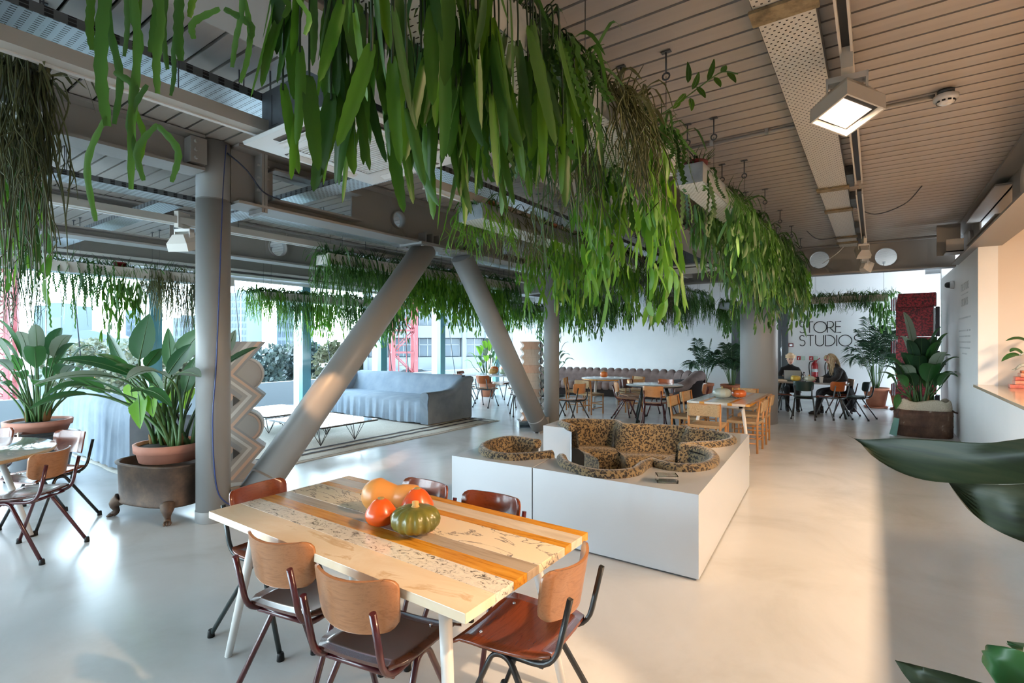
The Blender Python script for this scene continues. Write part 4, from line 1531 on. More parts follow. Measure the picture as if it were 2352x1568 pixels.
sl = (path[1] - path[0]).length
sgm = seg_profile(sl * 1.06).mesh('segment', [M['brown_suede']])
bsm = MB().mm((-sl * 0.52, -0.3, 0.02), (sl * 0.52, 0.4, 0.3)).mesh('plinth', [M['brown_dark']])
for i in range(len(path) - 1):
    a, b = path[i], path[i + 1]
    an = math.atan2(b.y - a.y, b.x - a.x)
    for me_ in (sgm, bsm):
        o = link(me_.name, me_, bs)
        o.location = (a + b) / 2
        o.rotation_euler = (0, 0, an)
# rounded end
e = path[-1]
MB().tube(spline([(e.x - 0.28, e.y - 0.62, 0.40), (e.x - 0.02, e.y - 0.45, 0.5), (e.x + 0.12, e.y - 0.1, 0.66), (e.x + 0.2, e.y + 0.22, 0.72)], 5), [0.10, 0.11, 0.12, 0.13, 0.13, 0.14, 0.14, 0.15, 0.15, 0.15, 0.15, 0.15, 0.15, 0.15, 0.14, 0.12], 12).obj('segment', M['brown_suede'], bs)
MB().lathe([(0.0, 0.02), (0.40, 0.02), (0.42, 0.5), (0.36, 0.6), (0, 0.62)], 20, (e.x - 0.08, e.y - 0.08, 0)).obj('plinth', M['brown_dark'], bs)


# ================================================================ totems
def totem(name, label, loc, rz, wd, dep, h, big):
    """stacked zigzag sculpture: folded plywood boxes with painted bands, scalloped on one edge"""
    t = thing(name, label, 'sculpture', loc, rz)
    pal = [mat('totem ' + n, c_, 0.55) for n, c_ in (('taupe', '#a79d95'), ('pale', '#cdc6be'), ('salmon', '#cba892'), ('grey', '#98928e'), ('dark', '#4a4643'))]
    return t, pal


def zig(z0, z1, n, amp, off=0.0, k=0):
    return [(off + (amp if (i + k) % 2 else -amp), z0 + (z1 - z0) * i / n) for i in range(n + 1)]


# near totem: the zigzag runs up its left part, half discs on the right edge
t, pal = totem('zigzag_totem', 'tall zigzag sculpture of patterned panels with scalloped edge beside the near steel column', (-6.12, 3.05, 0), 1.02, 0.6, 0.3, 1.62, True)
ZP = [(1, 1.62), (-1, 1.245), (1, 0.99), (-1, 0.64), (1, 0.385), (-1, 0.03)]
bands = [(-0.165, 0.055, 2), (-0.10, 0.075, 3), (-0.035, 0.055, 0), (0.015, 0.045, 1), (0.065, 0.055, 0), (0.115, 0.045, 2), (0.155, 0.035, 3)]
for x0, wd_, ci in bands:
    mb = MB()
    for (sa, za), (sb, zb) in zip(ZP[:-1], ZP[1:]):
        xa, xb = x0 + 0.15 * sa, x0 + 0.15 * sb
        mb.prism([(xa - wd_ / 2, za), (xa + wd_ / 2, za), (xb + wd_ / 2, zb), (xb - wd_ / 2, zb)], -0.14, 0.12)
    mb.obj('zigzag_band', pal[ci], t, fixn=True)
for i, zc in enumerate((1.235, 0.63)):
    for r_, ci, dy in ((0.195, 1, 0.0), (0.18, 3, 0.006), (0.17, 2 if i else 0, 0.010), (0.145, 0, 0.014)):
        pr = [(0.0, zc - r_)] + [(0.11 + r_ * math.cos(a), zc + r_ * math.sin(a)) for a in [(-PI / 2 + PI * k / 20) for k in range(21)]] + [(0.0, zc + r_)]
        MB().prism(pr, -0.125 - dy, 0.115 - dy).obj('half_disc', pal[ci], t)
pr = [(-0.05, 0.03)] + [(0.11 + 0.19 * math.cos(a), 0.03 + 0.19 * math.sin(a)) for a in [(PI / 2 * k / 12) for k in range(13)]] + [(-0.05, 0.22)]
MB().prism(pr, -0.125, 0.11).obj('half_disc', pal[0], t)
for zc in (0.94, 0.335):
    MB().prism([(-0.01, zc - 0.06), (0.06, zc), (-0.01, zc + 0.06)], -0.146, -0.139).obj('dark_triangle', pal[4], t)
MB().mm((-0.30, -0.13, 0.0), (0.30, 0.12, 0.03)).obj('plinth', pal[3], t)

t, pal = totem('wood_totem', 'narrow wavy wooden totem on a low steel plinth beyond the second sloping brace', (-5.36, 8.2, 0), 0.75, 0.4, 0.3, 1.62, False)
wb2 = wood('totem veneer', '#b3a08f', '#cabaaa', 0.5, stretch=(10, 10, 1.5))
wb3 = wood('totem salmon veneer', '#bb957c', '#cdab95', 0.5, stretch=(10, 10, 1.5))
for i in range(10):
    z0, z1 = 0.13 + i * 0.149, 0.13 + (i + 1) * 0.149
    a = [0.19, 0.15, 0.12, 0.15, 0.19]
    pr, pl_ = [], []
    for k in range(9):
        u = k / 8
        xx = 0.19 - 0.05 * math.sin(PI * u)
        pr.append((xx, z0 + (z1 - z0) * u))
        pl_.append((-xx, z0 + (z1 - z0) * u))
    MB().prism(pr + pl_[::-1], -0.13, 0.13).obj('wavy_block', wb2 if i % 3 else wb3, t, bevel=0.004)
    MB().prism([(0.205, z0 + 0.01), (0.205 + 0.045, (z0 + z1) / 2), (0.205, z1 - 0.01), (0.19, (z0 + z1) / 2)], -0.1, 0.12).obj('side_fin', pal[1], t)
MB().mm((-0.24, -0.17, 0.0), (0.24, 0.17, 0.012)).mm((-0.24, -0.17, 0.112), (0.24, 0.17, 0.125)).mm((-0.24, 0.1, 0.012), (0.24, 0.17, 0.112)).mm((-0.24, -0.17, 0.012), (-0.225, 0.1, 0.112)).mm((0.225, -0.17, 0.012), (0.24, 0.1, 0.112)).obj('steel_plinth', M['galv'], t)

# red totem by the right hand wall
t = thing('red_totem', 'tall red patterned sculpture of stacked angular boxes against the white wall', 'sculpture', (0.70, 13.0, 0), -0.12)
redm = mat('red patterned panel', '#8c1622', 0.5)
noisy(redm, [(0.42, '#4d0c14'), (0.55, '#a11a28'), (0.7, '#b8303c')], 34, (1, 1, 1), 3)
dk = mat('dark totem edge', '#2a2226', 0.5)
for i in range(3):
    z0 = 0.0 + i * 0.86
    MB().mm((-0.33, -0.16, z0), (0.25, 0.16, z0 + 0.58)).obj('panel', redm, t, bevel=0.004)
    MB().prism([(-0.33, z0 + 0.58), (0.25, z0 + 0.58), (0.29, z0 + 0.60), (0.29, z0 + 0.85), (-0.29, z0 + 0.85)], -0.2, 0.16).obj('panel', redm, t)
    for k in range(3):
        MB().mm((-0.345 - k * 0.035, -0.12, z0 + 0.52), (-0.335 - k * 0.035, 0.14, z0 + 0.8 - k * 0.02)).obj('side_fin', redm, t)
    MB().mm((0.252, -0.14, z0 + 0.02), (0.275, 0.14, z0 + 0.56)).obj('white_edge', M['white'], t)
    MB().mm((0.28, -0.1, z0), (0.34, 0.16, z0 + 0.58)).obj('dark_edge', dk, t)


# ================================================================ planters and pots
def pot(parent, r, h, m_, z=0.0, rim=0.035, sx=1.0, low=0.68):
    mb = MB().lathe([(0.0, z), (r * low, z), (r * 0.94, z + h - rim), (r, z + h - rim), (r * 1.02, z + h), (r * 0.93, z + h), (r * 0.9, z + h - 0.03), (0, z + h - 0.035)], 32, sx=sx)
    o = mb.obj('pot', m_, parent)
    MB().lathe([(r * 0.905, z + h - 0.028), (r * 0.5, z + h - 0.015), (0, z + h - 0.01)], 24, sx=sx).obj('soil', M['soil'], parent)
    return o


t = thing('footed_planter', 'oval rusty iron planter on lion paw feet beside the near steel column', 'planter', (-5.50, 2.08, 0), 0.28)
LX, LY = 0.42, 0.27


def oval(sc, z, n=48):
    out = []
    for j in range(n):
        a = 2 * PI * j / n
        c_, s_ = math.cos(a), math.sin(a)
        p = 0.72
        out.append((LX * sc * math.copysign(abs(c_) ** p, c_), LY * sc * math.copysign(abs(s_) ** p, s_), z))
    return out


MB().strip([oval(0.9, 0.13), oval(0.98, 0.135), oval(1.0, 0.15), oval(0.97, 0.165), oval(0.98, 0.3), oval(1.0, 0.48), oval(1.05, 0.49), oval(1.06, 0.505), oval(1.0, 0.51), oval(0.96, 0.50), oval(0.94, 0.35), oval(0.1, 0.34)], closed=True).obj('body', M['rust'], t)
MB().add(oval(0.9, 0.131), [tuple(range(48))]).obj('base', M['rust'], t)
for sx in (-1, 1):
    for sy in (-1, 1):
        x, y_ = sx * LX * 0.72, sy * LY * 0.72
        ux, uy = sx * 0.75, sy * 0.66
        mb = MB().tube(spline([(x, y_, 0.16), (x + ux * 0.05, y_ + uy * 0.05, 0.11), (x + ux * 0.03, y_ + uy * 0.03, 0.05), (x + ux * 0.06, y_ + uy * 0.06, 0.022)], 4), [0.062, 0.06, 0.056, 0.05, 0.044, 0.036, 0.03, 0.026, 0.025, 0.026, 0.028, 0.029, 0.026], 10)
        for k in (-1, 0, 1):
            px_, py_ = x + ux * 0.085 - uy * 0.02 * k, y_ + uy * 0.085 + ux * 0.02 * k
            mb.tube([(px_ - ux * 0.03, py_ - uy * 0.03, 0.02), (px_, py_, 0.018), (px_ + ux * 0.018, py_ + uy * 0.018, 0.008)], [0.013, 0.015, 0.007], 8)
        mb.obj('paw_foot', M['rust'], t)
t = thing('iron_urn', 'dark oval cast iron planter under the wide terracotta bowl by the window', 'planter', (-7.95, 1.72, 0), 0.3)
LX, LY = 0.36, 0.27
MB().strip([oval(0.72, 0.1), oval(0.8, 0.14), oval(0.88, 0.3), oval(0.93, 0.52), oval(1.1, 0.54), oval(1.12, 0.56), oval(1.0, 0.57), oval(0.9, 0.56), oval(0.5, 0.55), oval(0.05, 0.55)], closed=True).obj('body', M['dark_metal'], t)
for sx in (-1, 1):
    for sy in (-1, 1):
        MB().tube([(sx * 0.22, sy * 0.15, 0.14), (sx * 0.27, sy * 0.19, 0.07), (sx * 0.26, sy * 0.18, 0.0)], [0.04, 0.03, 0.025], 8).obj('foot', M['dark_metal'], t)
bw = thing('canvas_bag', 'scrap of pale canvas and a shallow dish in front of the terracotta bowl', 'bag', (-7.62, 1.42, 0.60), 0.5)
MB().lathe([(0, 0.0), (0.17, 0.0), (0.2, 0.025), (0.19, 0.025), (0.16, 0.01), (0, 0.01)], 24, (-0.16, 0, -0.02), sx=0.9).obj('dish', M['galv'], bw)
MB().strip([[(-0.12 + 0.3 * i / 10, -0.07 + 0.02 * math.sin(i), 0.0 - 0.05 * math.sin(PI * i / 10) + dz) for i in range(11)] for dz in (0.06, 0.03, 0.0)]).obj('cloth', M['sack'], bw, solid=0.006)

t = thing('drum_planter', 'oval rusty drum with a burlap sack in it beside the white wall', 'planter', (0.68, 11.33, 0), 0.1)
LX, LY = 0.40, 0.30
MB().strip([oval(0.96, 0.0), oval(1.0, 0.02), oval(1.0, 0.18), oval(1.015, 0.19), oval(1.0, 0.2), oval(1.0, 0.36), oval(1.015, 0.37), oval(1.0, 0.38), oval(1.0, 0.43), oval(1.03, 0.44), oval(1.03, 0.455), oval(0.97, 0.455), oval(0.95, 0.40), oval(0.1, 0.39)], closed=True).obj('drum', M['rust2'], t)
for sx in (-1, 1):
    MB().tube([(sx * 0.41, -0.05, 0.43), (sx * 0.45, -0.05, 0.42), (sx * 0.45, 0.05, 0.42), (sx * 0.41, 0.05, 0.43)], 0.012, 8).obj('handle', M['rust2'], t)
r_ = random.Random(4)
rows = []
for z, sc in ((0.38, 0.90), (0.47, 0.95), (0.55, 0.93), (0.60, 0.90), (0.62, 0.85), (0.58, 0.80), (0.50, 0.78)):
    rows.append([(x * (1 + 0.03 * math.sin(j * 1.3 + z * 9)), y * (1 + 0.04 * math.sin(j * 0.9 + z * 5)), zz + 0.025 * math.sin(j * 0.7)) for j, (x, y, zz) in enumerate(oval(sc, z))])
o = MB().strip(rows, closed=True).obj('burlap_sack', M['sack'], t)
MB().strip([oval(0.79, 0.53), oval(0.3, 0.56), oval(0.02, 0.56)], closed=True).obj('soil', M['soil'], t)
tg = MB().add([(-0.50, -0.26, 0.02), (-0.40, -0.30, 0.0), (-0.36, -0.28, 0.30), (-0.43, -0.24, 0.31)], [(0, 1, 2, 3)]).obj('plant_tag', mat('teal plant tag', '#6fa39a', 0.5), t, solid=0.004)
MB().tube(spline([(-0.395, -0.26, 0.30), (-0.36, -0.2, 0.42), (-0.3, -0.1, 0.55)], 4), 0.004, 5).obj('string', M['galv_dark'], t)


# ================================================================ big leafed plants
def leaf_obj(parent, base, mid, tip, width, m_, stem_from=None, sr=0.012, fold=0.18, stemm=None, curl=0.0, name='leaf', up=None, n=14):
    """one paddle leaf: stalk curve then a blade along base-mid-tip, creased along its midrib"""
    mb = MB()
    base, mid, tip = Vector(base), Vector(mid), Vector(tip)
    pts = [base * (1 - t) ** 2 + mid * 2 * t * (1 - t) + tip * t * t for t in [i / n for i in range(n + 1)]]
    ref = Vector(up) if up is not None else Vector((0, 0, 1))
    rows = []
    for i, p in enumerate(pts):
        t = i / n
        d = (pts[min(i + 1, n)] - pts[max(i - 1, 0)]).normalized()
        s_ = d.cross(ref)
        s_ = s_.normalized() if s_.length > 1e-3 else d.orthogonal().normalized()
        nn = s_.cross(d).normalized()
        wv = width * 0.5 * (math.sin(PI * min(1, t ** 0.75)) ** 0.8 if 0 < t < 1 else 0.0) + 0.002
        wv *= 1 + 0.03 * math.sin(i * 2.4)
        f = fold * wv
        k = curl * wv * math.sin(t * 5)
        rows.append([p + s_ * wv + nn * (f + k), p + s_ * wv * 0.5 + nn * (f * 0.35), p - nn * 0.001, p - s_ * wv * 0.5 + nn * (f * 0.35), p - s_ * wv + nn * (f - k)])
    mb.strip(rows)
    mb.tube([p - Vector((0, 0, 0.0)) for p in pts[:-1]], [max(0.002, sr * 0.55 * (1 - i / n)) for i in range(n)], 5, 1, caps=False)
    if stem_from is not None:
        s0 = Vector(stem_from)
        d = (pts[1] - pts[0]).normalized()
        ln = (base - s0).length
        c1 = s0 + (Vector((0, 0, 1)) * 0.6 + (base - s0).normalized() * 0.4) * ln * 0.45
        c2 = base - d * ln * 0.25
        cur = [s0 * (1 - t) ** 3 + c1 * 3 * t * (1 - t) ** 2 + c2 * 3 * t * t * (1 - t) + base * t ** 3 for t in [i / 9 for i in range(10)]]
        mb.tube(cur, [sr * 1.35 - sr * 0.7 * i / 9 for i in range(10)], 6, 1)
    o = mb.obj(name, [m_, stemm or M['stem']], parent)
    return o


def auto_strel(parent, z, n, R_, hmin, hmax, ln, wd, mats, seed, rbase=0.12, sx=1.0, lift=0.0):
    r_ = random.Random(seed)
    for i in range(n):
        a = 2 * PI * (i * 0.381966 + r_.uniform(-0.05, 0.05))
        q = (i + 0.5) / n
        rad = R_ * (0.25 + 0.75 * q) * r_.uniform(0.7, 1.1)
        hh = hmin + (hmax - hmin) * (1 - q) * r_.uniform(0.85, 1.1) + r_.uniform(0, 0.1)
        c_, s_ = math.cos(a), math.sin(a)
        b0 = Vector((c_ * rbase * r_.uniform(0.2, 1) * sx, s_ * rbase * r_.uniform(0.2, 1), z))
        base = Vector((c_ * rad, s_ * rad, z + hh))
        out = Vector((c_, s_, 0))
        l_ = ln * r_.uniform(0.75, 1.15)
        rise = r_.uniform(0.3, 0.95) * (1.2 - q) + lift
        mid = base + out * l_ * (0.35 - 0.2 * min(1, lift)) + Vector((0, 0, l_ * rise * 0.7))
        tip = base + out * l_ * (0.55 + 0.4 * q) * (1 - 0.4 * min(1, lift)) + Vector((0, 0, l_ * (rise - 0.25 - 0.35 * q)))
        leaf_obj(parent, base, mid, tip, wd * r_.uniform(0.75, 1.15), r_.choice(mats), b0, 0.010, 0.22, curl=r_.uniform(-0.1, 0.1))
    hk = MB()
    for i in range(9):
        a = r_.uniform(0, 2 * PI)
        x, y_ = rbase * 0.8 * math.cos(a) * sx, rbase * 0.8 * math.sin(a)
        hk.tube([(x, y_, z - 0.01), (x * 1.1, y_ * 1.1, z + 0.06), (x * 1.25, y_ * 1.25, z + r_.uniform(0.1, 0.18))], [0.022, 0.016, 0.003], 6)
    hk.obj('dry_husk', M['husk'], parent)


# main plant in the footed planter: leaves laid out one by one (base, tip pixel; depths; width m; material key)
pp = thing('bird_of_paradise', 'large bird of paradise plant in a terracotta bowl on the rusty footed planter', 'plant', (-5.44, 2.11, 0.512))
pot(pp, 0.29, 0.16, M['terra_pale'], 0.0, 0.07, 1.0, 0.86)
org = Vector((-5.44, 2.11, 0.512))


def W2(px, py, d):
    return at(px, py, d) - org


bigl = [  # base(px,py,d), tip(px,py,d), bulge of the middle, width, mat
    ((320, 826, 4.95), (343, 720, 5.05), (0, 0, 0.0), 0.235, 'leaf_strel'),
    ((393, 852, 4.85), (386, 752, 4.95), (0, 0, 0.02), 0.13, 'leaf_strel'),
    ((335, 843, 5.0), (372, 800, 5.15), (0, 0, 0.02), 0.13, 'leaf_strel'),
    ((300, 870, 5.0), (246, 762, 5.3), (0, 0, -0.02), 0.13, 'leaf_strel'),
    ((305, 862, 4.75), (130, 826, 4.55), (0, 0, 0.10), 0.15, 'leaf_strel'),
    ((300, 850, 4.8), (222, 815, 4.6), (0, 0, 0.05), 0.14, 'leaf_strel'),
    ((270, 868, 4.7), (72, 886, 4.3), (0, 0, 0.12), 0.13, 'leaf_strel_grey'),
    ((205, 905, 4.6), (63, 942, 4.25), (0, 0, 0.09), 0.13, 'leaf_strel'),
    ((280, 905, 4.6), (196, 872, 4.3), (0, 0, 0.05), 0.17, 'leaf_strel'),
    ((200, 885, 4.75), (100, 912, 4.5), (0, 0, 0.10), 0.12, 'leaf_strel'),
    ((388, 868, 4.5), (290, 872, 4.15), (0, 0, 0.14), 0.22, 'leaf_strel_grey'),
    ((410, 858, 4.45), (462, 866, 4.2), (0, 0, 0.05), 0.13, 'leaf_strel_grey'),
    ((405, 835, 4.9), (470, 755, 4.9), (0, 0, 0.05), 0.20, 'leaf_strel'),
    ((385, 860, 4.8), (440, 790, 4.7), (0, 0, 0.03), 0.13, 'leaf_strel'),
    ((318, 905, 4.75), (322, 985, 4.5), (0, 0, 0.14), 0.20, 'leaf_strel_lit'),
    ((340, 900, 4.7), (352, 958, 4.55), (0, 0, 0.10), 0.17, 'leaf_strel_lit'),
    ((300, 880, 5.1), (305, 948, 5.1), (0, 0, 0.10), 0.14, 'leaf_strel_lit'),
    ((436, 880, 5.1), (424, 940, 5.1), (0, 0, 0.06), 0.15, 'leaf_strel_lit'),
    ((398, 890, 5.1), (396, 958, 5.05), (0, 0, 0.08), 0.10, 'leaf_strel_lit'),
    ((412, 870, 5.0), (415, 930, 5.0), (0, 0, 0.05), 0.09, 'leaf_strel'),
    ((330, 895, 4.55), (395, 935, 4.4), (0, 0, 0.08), 0.10, 'leaf_strel'),
    ((500, 850, 4.9), (592, 797, 4.85), (0, 0, 0.03), 0.17, 'leaf_strel'),
    ((520, 815, 5.2), (541, 757, 5.3), (0, 0, 0.02), 0.10, 'leaf_strel_grey'),
    ((455, 855, 5.1), (480, 800, 5.2), (0, 0, 0.05), 0.14, 'leaf_strel'),
    ((352, 880, 4.6), (262, 838, 4.35), (0, 0, 0.07), 0.16, 'leaf_strel'),
    ((372, 905, 4.9), (340, 848, 5.0), (0, 0, 0.03), 0.12, 'leaf_strel'),
    ((240, 902, 4.9), (150, 862, 4.8), (0, 0, 0.06), 0.13, 'leaf_strel'),
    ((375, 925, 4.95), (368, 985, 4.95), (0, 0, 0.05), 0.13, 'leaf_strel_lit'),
    ((345, 910, 4.6), (300, 900, 4.45), (0, 0, 0.06), 0.13, 'leaf_strel'),
    ((425, 900, 4.75), (450, 820, 4.75), (0, 0, 0.03), 0.13, 'leaf_strel'),
]
r_ = random.Random(21)
for b, tp, bul, wd, mk in bigl:
    B, T_ = W2(*b), W2(*tp)
    mid = (B + T_) / 2 + Vector(bul)
    s0 = Vector((r_.uniform(-0.2, 0.22), r_.uniform(-0.1, 0.12), 0.13))
    dirn = (T_ - B).normalized()
    upv = (-FW) if abs(dirn.z) > 0.6 else Vector((0, 0, 1)) * 0.8 - FW * 0.45
    leaf_obj(pp, B, mid, T_, wd * 1.06, M[mk], s0, 0.013, 0.16, up=upv)
for k in range(14):
    a = r_.uniform(0, 2 * PI)
    s0 = Vector((r_.uniform(-0.2, 0.22), r_.uniform(-0.1, 0.12), 0.12))
    MB().tube(spline([s0, s0 + Vector((math.cos(a) * 0.04, math.sin(a) * 0.04, 0.2)), s0 + Vector((math.cos(a) * 0.13, math.sin(a) * 0.13, r_.uniform(0.3, 0.45)))], 4), [0.014 - 0.0012 * i for i in range(9)], 6).obj('stalk', M['stem_dark'], pp)
hk = MB()
for k in range(14):
    x, y_ = r_.uniform(-0.2, 0.22), r_.uniform(-0.12, 0.1)
    hk.tube([(x, y_, 0.12), (x * 1.1, y_ * 1.1, 0.2), (x * 1.2, y_ * 1.2, r_.uniform(0.22, 0.32))], [0.026, 0.018, 0.004], 6)
hk.obj('dry_husk', M['husk'], pp)

p2 = thing('bird_of_paradise', 'bird of paradise plant in a wide terracotta bowl on the dark urn by the window', 'plant', (-8.0, 1.72, 0.575))
pot(p2, 0.31, 0.13, M['terra_pale'], 0.0, 0.06, 1.0, 0.86)
auto_strel(p2, 0.11, 32, 0.55, 0.35, 0.72, 0.42, 0.17, [M['leaf_strel'], M['leaf_strel'], M['leaf_strel_grey']], 31, lift=0.35)
p3 = thing('bird_of_paradise', 'bird of paradise plant by the glass behind the long white table', 'plant', (-9.35, 12.0, 0))
pot(p3, 0.27, 0.42, M['terracotta'])
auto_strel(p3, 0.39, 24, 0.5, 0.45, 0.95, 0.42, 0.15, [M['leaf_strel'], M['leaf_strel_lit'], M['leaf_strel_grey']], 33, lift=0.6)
p4 = thing('bird_of_paradise', 'bird of paradise plant half hidden behind the wooden totem', 'plant', (-7.65, 12.75, 0))
pot(p4, 0.25, 0.42, M['terracotta'])
auto_strel(p4, 0.39, 20, 0.55, 0.5, 1.1, 0.42, 0.15, [M['leaf_strel'], M['leaf_strel_grey']], 35, lift=0.5)
p5 = thing('bird_of_paradise', 'dark green broad leafed plant growing from the burlap sack in the rusty drum', 'plant', (0.66, 11.33, 0.575))
r_ = random.Random(77)
auto_strel(p5, 0.0, 34, 0.36, 0.16, 0.62, 0.52, 0.25, [M['leaf_strel'], M['leaf_palm'], M['leaf_strel'], M['leaf_strel_grey']], 37, 0.2, lift=0.75)
B, T_ = Vector((-0.30, -0.22, 0.12)), Vector((-0.36, -0.32, -0.12))
leaf_obj(p5, B, (B + T_) / 2 + Vector((-0.03, -0.06, 0.05)), T_, 0.14, M['leaf_strel'], (-0.1, -0.05, 0.0), up=-FW)


# ================================================================ palms
def frond(parent, s0, tip, sag, nl, ll, seed, m_):
    r_ = random.Random(seed)
    s0, tip = Vector(s0), Vector(tip)
    mid = (s0 + tip) / 2 + Vector((0, 0, sag))
    n = 16
    pts = [s0 * (1 - t) ** 2 + mid * 2 * t * (1 - t) + tip * t * t for t in [i / n for i in range(n + 1)]]
    mb = MB().tube(pts, [0.009 - 0.007 * i / n for i in range(n + 1)], 5, 1)
    for k in range(nl):
        t = 0.30 + 0.70 * k / nl
        i = min(n - 1, int(t * n))
        p = pts[i].lerp(pts[i + 1], t * n - i)
        d = (pts[i + 1] - pts[i]).normalized()
        s_ = d.cross(Vector((0, 0, 1)))
        s_ = s_.normalized() if s_.length > 1e-3 else Vector((1, 0, 0))
        for sg in (-1, 1):
            l_ = ll * (0.55 + 0.6 * math.sin(PI * min(1, (t - 0.3) / 0.7))) * r_.uniform(0.85, 1.1)
            u = (s_ * sg * 0.85 + d * 0.75 + Vector((0, 0, r_.uniform(-0.15, 0.12)))).normalized()
            e1 = p + u * l_ * 0.5
            e2 = p + u * l_ + Vector((0, 0, -l_ * 0.35))
            wv = d * 0.016
            mb.add([p - wv * 0.4, p + wv * 0.4, e1 + wv, e1 - wv, e2], [(0, 1, 2, 3), (3, 2, 4)], 0)
    return mb.obj('frond', [m_, M['stem']], parent)


def palm(label, x, y_, r, h, potm, nf, height, spread, seed, m_, saucer=True, canes=5):
    t = thing('potted_palm', label, 'plant', (x, y_, 0))
    z0 = 0.03 if saucer else 0.0
    pot(t, r, h, potm, z0, 0.07)
    if saucer:
        MB().lathe([(0, 0), (r * 0.85, 0), (r * 0.95, 0.035), (r * 0.9, 0.035), (r * 0.8, 0.012), (0, 0.012)], 28).obj('saucer', potm, t)
    r_ = random.Random(seed)
    z = z0 + h - 0.03
    for c_ in range(canes):
        a = r_.uniform(0, 2 * PI)
        MB().tube([(0.06 * math.cos(a), 0.06 * math.sin(a), z), (0.1 * math.cos(a), 0.1 * math.sin(a), z + height * 0.32)], [0.016, 0.011], 6).obj('cane', M['stem'], t)
    for i in range(nf):
        a = 2 * PI * i * 0.381966 + r_.uniform(-0.2, 0.2)
        q = i / nf
        out = spread * (0.45 + 0.75 * q) * r_.uniform(0.8, 1.1)
        hh = height * (1.0 - 0.72 * q) * r_.uniform(0.85, 1.05)
        frond(t, (0.05 * math.cos(a), 0.05 * math.sin(a), z), (out * math.cos(a), out * math.sin(a), z + hh), height * (0.28 + 0.2 * q), 21, 0.33, seed * 100 + i, m_)
    return t


palm('kentia palm in a terracotta pot on a saucer under the wall lettering', 0.03, 15.45, 0.27, 0.46, M['terracotta'], 15, 1.75, 0.6, 3, M['leaf_palm'])
palm('tall dark kentia palm in the terracotta pot half hidden by the rusty drum', 0.54, 15.3, 0.25, 0.42, M['terracotta'], 17, 2.1, 0.6, 4, M['leaf_palm'])
palm('thin palm in a terracotta pot on the sofa side of the round column', -4.05, 15.45, 0.27, 0.38, M['terracotta'], 10, 1.35, 0.5, 5, M['leaf_palm'])
palm('bushy palm in a terracotta pot closest to the round column, against the slate door', -3.18, 14.9, 0.29, 0.42, M['terracotta'], 14, 1.3, 0.48, 6, M['leaf_palm'])

# near plant at the picture's right edge: one great leaf and the tips of lower ones
np_ = thing('near_leafy_plant', 'dark broad leafed plant close to the camera with one great creased leaf reaching in', 'plant', (0.62, 1.55, 0))
pot(np_, 0.2, 0.35, M['terracotta'])
og = Vector((0.62, 1.55, 0))


def blade(pts_top, pts_bot, m_, name='leaf', ridge=0.011, nr=9):
    """broad blade between two edge polylines with pleats along it"""
    n = 24
    a = resample([p - og for p in pts_top], n)
    b = resample([p - og for p in pts_bot], n)
    rows = []
    for k in range(nr * 2 + 1):
        f = k / (nr * 2)
        row = []
        for i in range(n):
            p = a[i].lerp(b[i], f)
            bow = 0.05 * math.sin(PI * f) * (i / n)
            row.append(p + FW * (bow + (ridge if k % 2 else 0) * min(1, i / 6)))
        rows.append(row)
    mb = MB().strip(rows)
    return mb.obj(name, [m_], np_)


lt = spline([at(1942, 997, 1.35), at(1975, 1009, 1.33), at(2060, 1006, 1.27), at(2150, 1010, 1.2), at(2260, 1017, 1.12), at(2360, 1006, 1.06), at(2520, 985, 0.98)], 5)
lb = spline([at(1942, 997, 1.35), at(1976, 1016, 1.33), at(2010, 1052, 1.28), at(2080, 1090, 1.21), at(2170, 1108, 1.13), at(2360, 1110, 1.0), at(2520, 1085, 0.92)], 5)
blade(lt, lb, M['leaf_dark'])
lt2 = spline([at(2178, 1107, 1.13), at(2260, 1112, 1.1), at(2360, 1110, 1.03), at(2520, 1085, 0.95)], 5)
lb2 = spline([at(2178, 1107, 1.13), at(2210, 1150, 1.12), at(2260, 1200, 1.08), at(2355, 1246, 1.0), at(2520, 1290, 0.95)], 5)
blade(lt2, lb2, M['leaf_dark'])
blade(spline([at(2055, 1515, 1.1), at(2110, 1530, 1.05), at(2180, 1545, 1.0), at(2330, 1590, 0.95)], 5), spline([at(2055, 1515, 1.1), at(2085, 1560, 1.05), at(2140, 1610, 1.0), at(2300, 1700, 0.95)], 5), M['leaf_dark'], nr=3)
blade(spline([at(2262, 1492, 0.98), at(2290, 1482, 0.95), at(2360, 1500, 0.9), at(2480, 1560, 0.85)], 5), spline([at(2262, 1492, 0.98), at(2270, 1540, 0.95), at(2310, 1590, 0.9), at(2440, 1680, 0.85)], 5), M['leaf_strel'], nr=3)
blade(spline([at(2315, 1478, 1.0), at(2345, 1484, 0.98), at(2420, 1500, 0.95)], 5), spline([at(2315, 1478, 1.0), at(2340, 1500, 0.98), at(2400, 1540, 0.95)], 5), M['leaf_strel'], nr=2)
for k, e in enumerate([at(2520, 1035, 0.95), at(2520, 1180, 0.95), at(2300, 1680, 0.95), at(2450, 1640, 0.86), at(2410, 1520, 0.95)]):
    MB().tube(spline([Vector((0.03 * k - 0.06, 0.02 * k - 0.04, 0.32)), Vector((0.02 * k - 0.04, 0.02, 0.5)) * 0.6 + (e - og) * 0.4, e - og], 6), [0.014 - 0.0006 * i for i in range(13)], 8).obj('stalk', M['stem_dark'], np_)

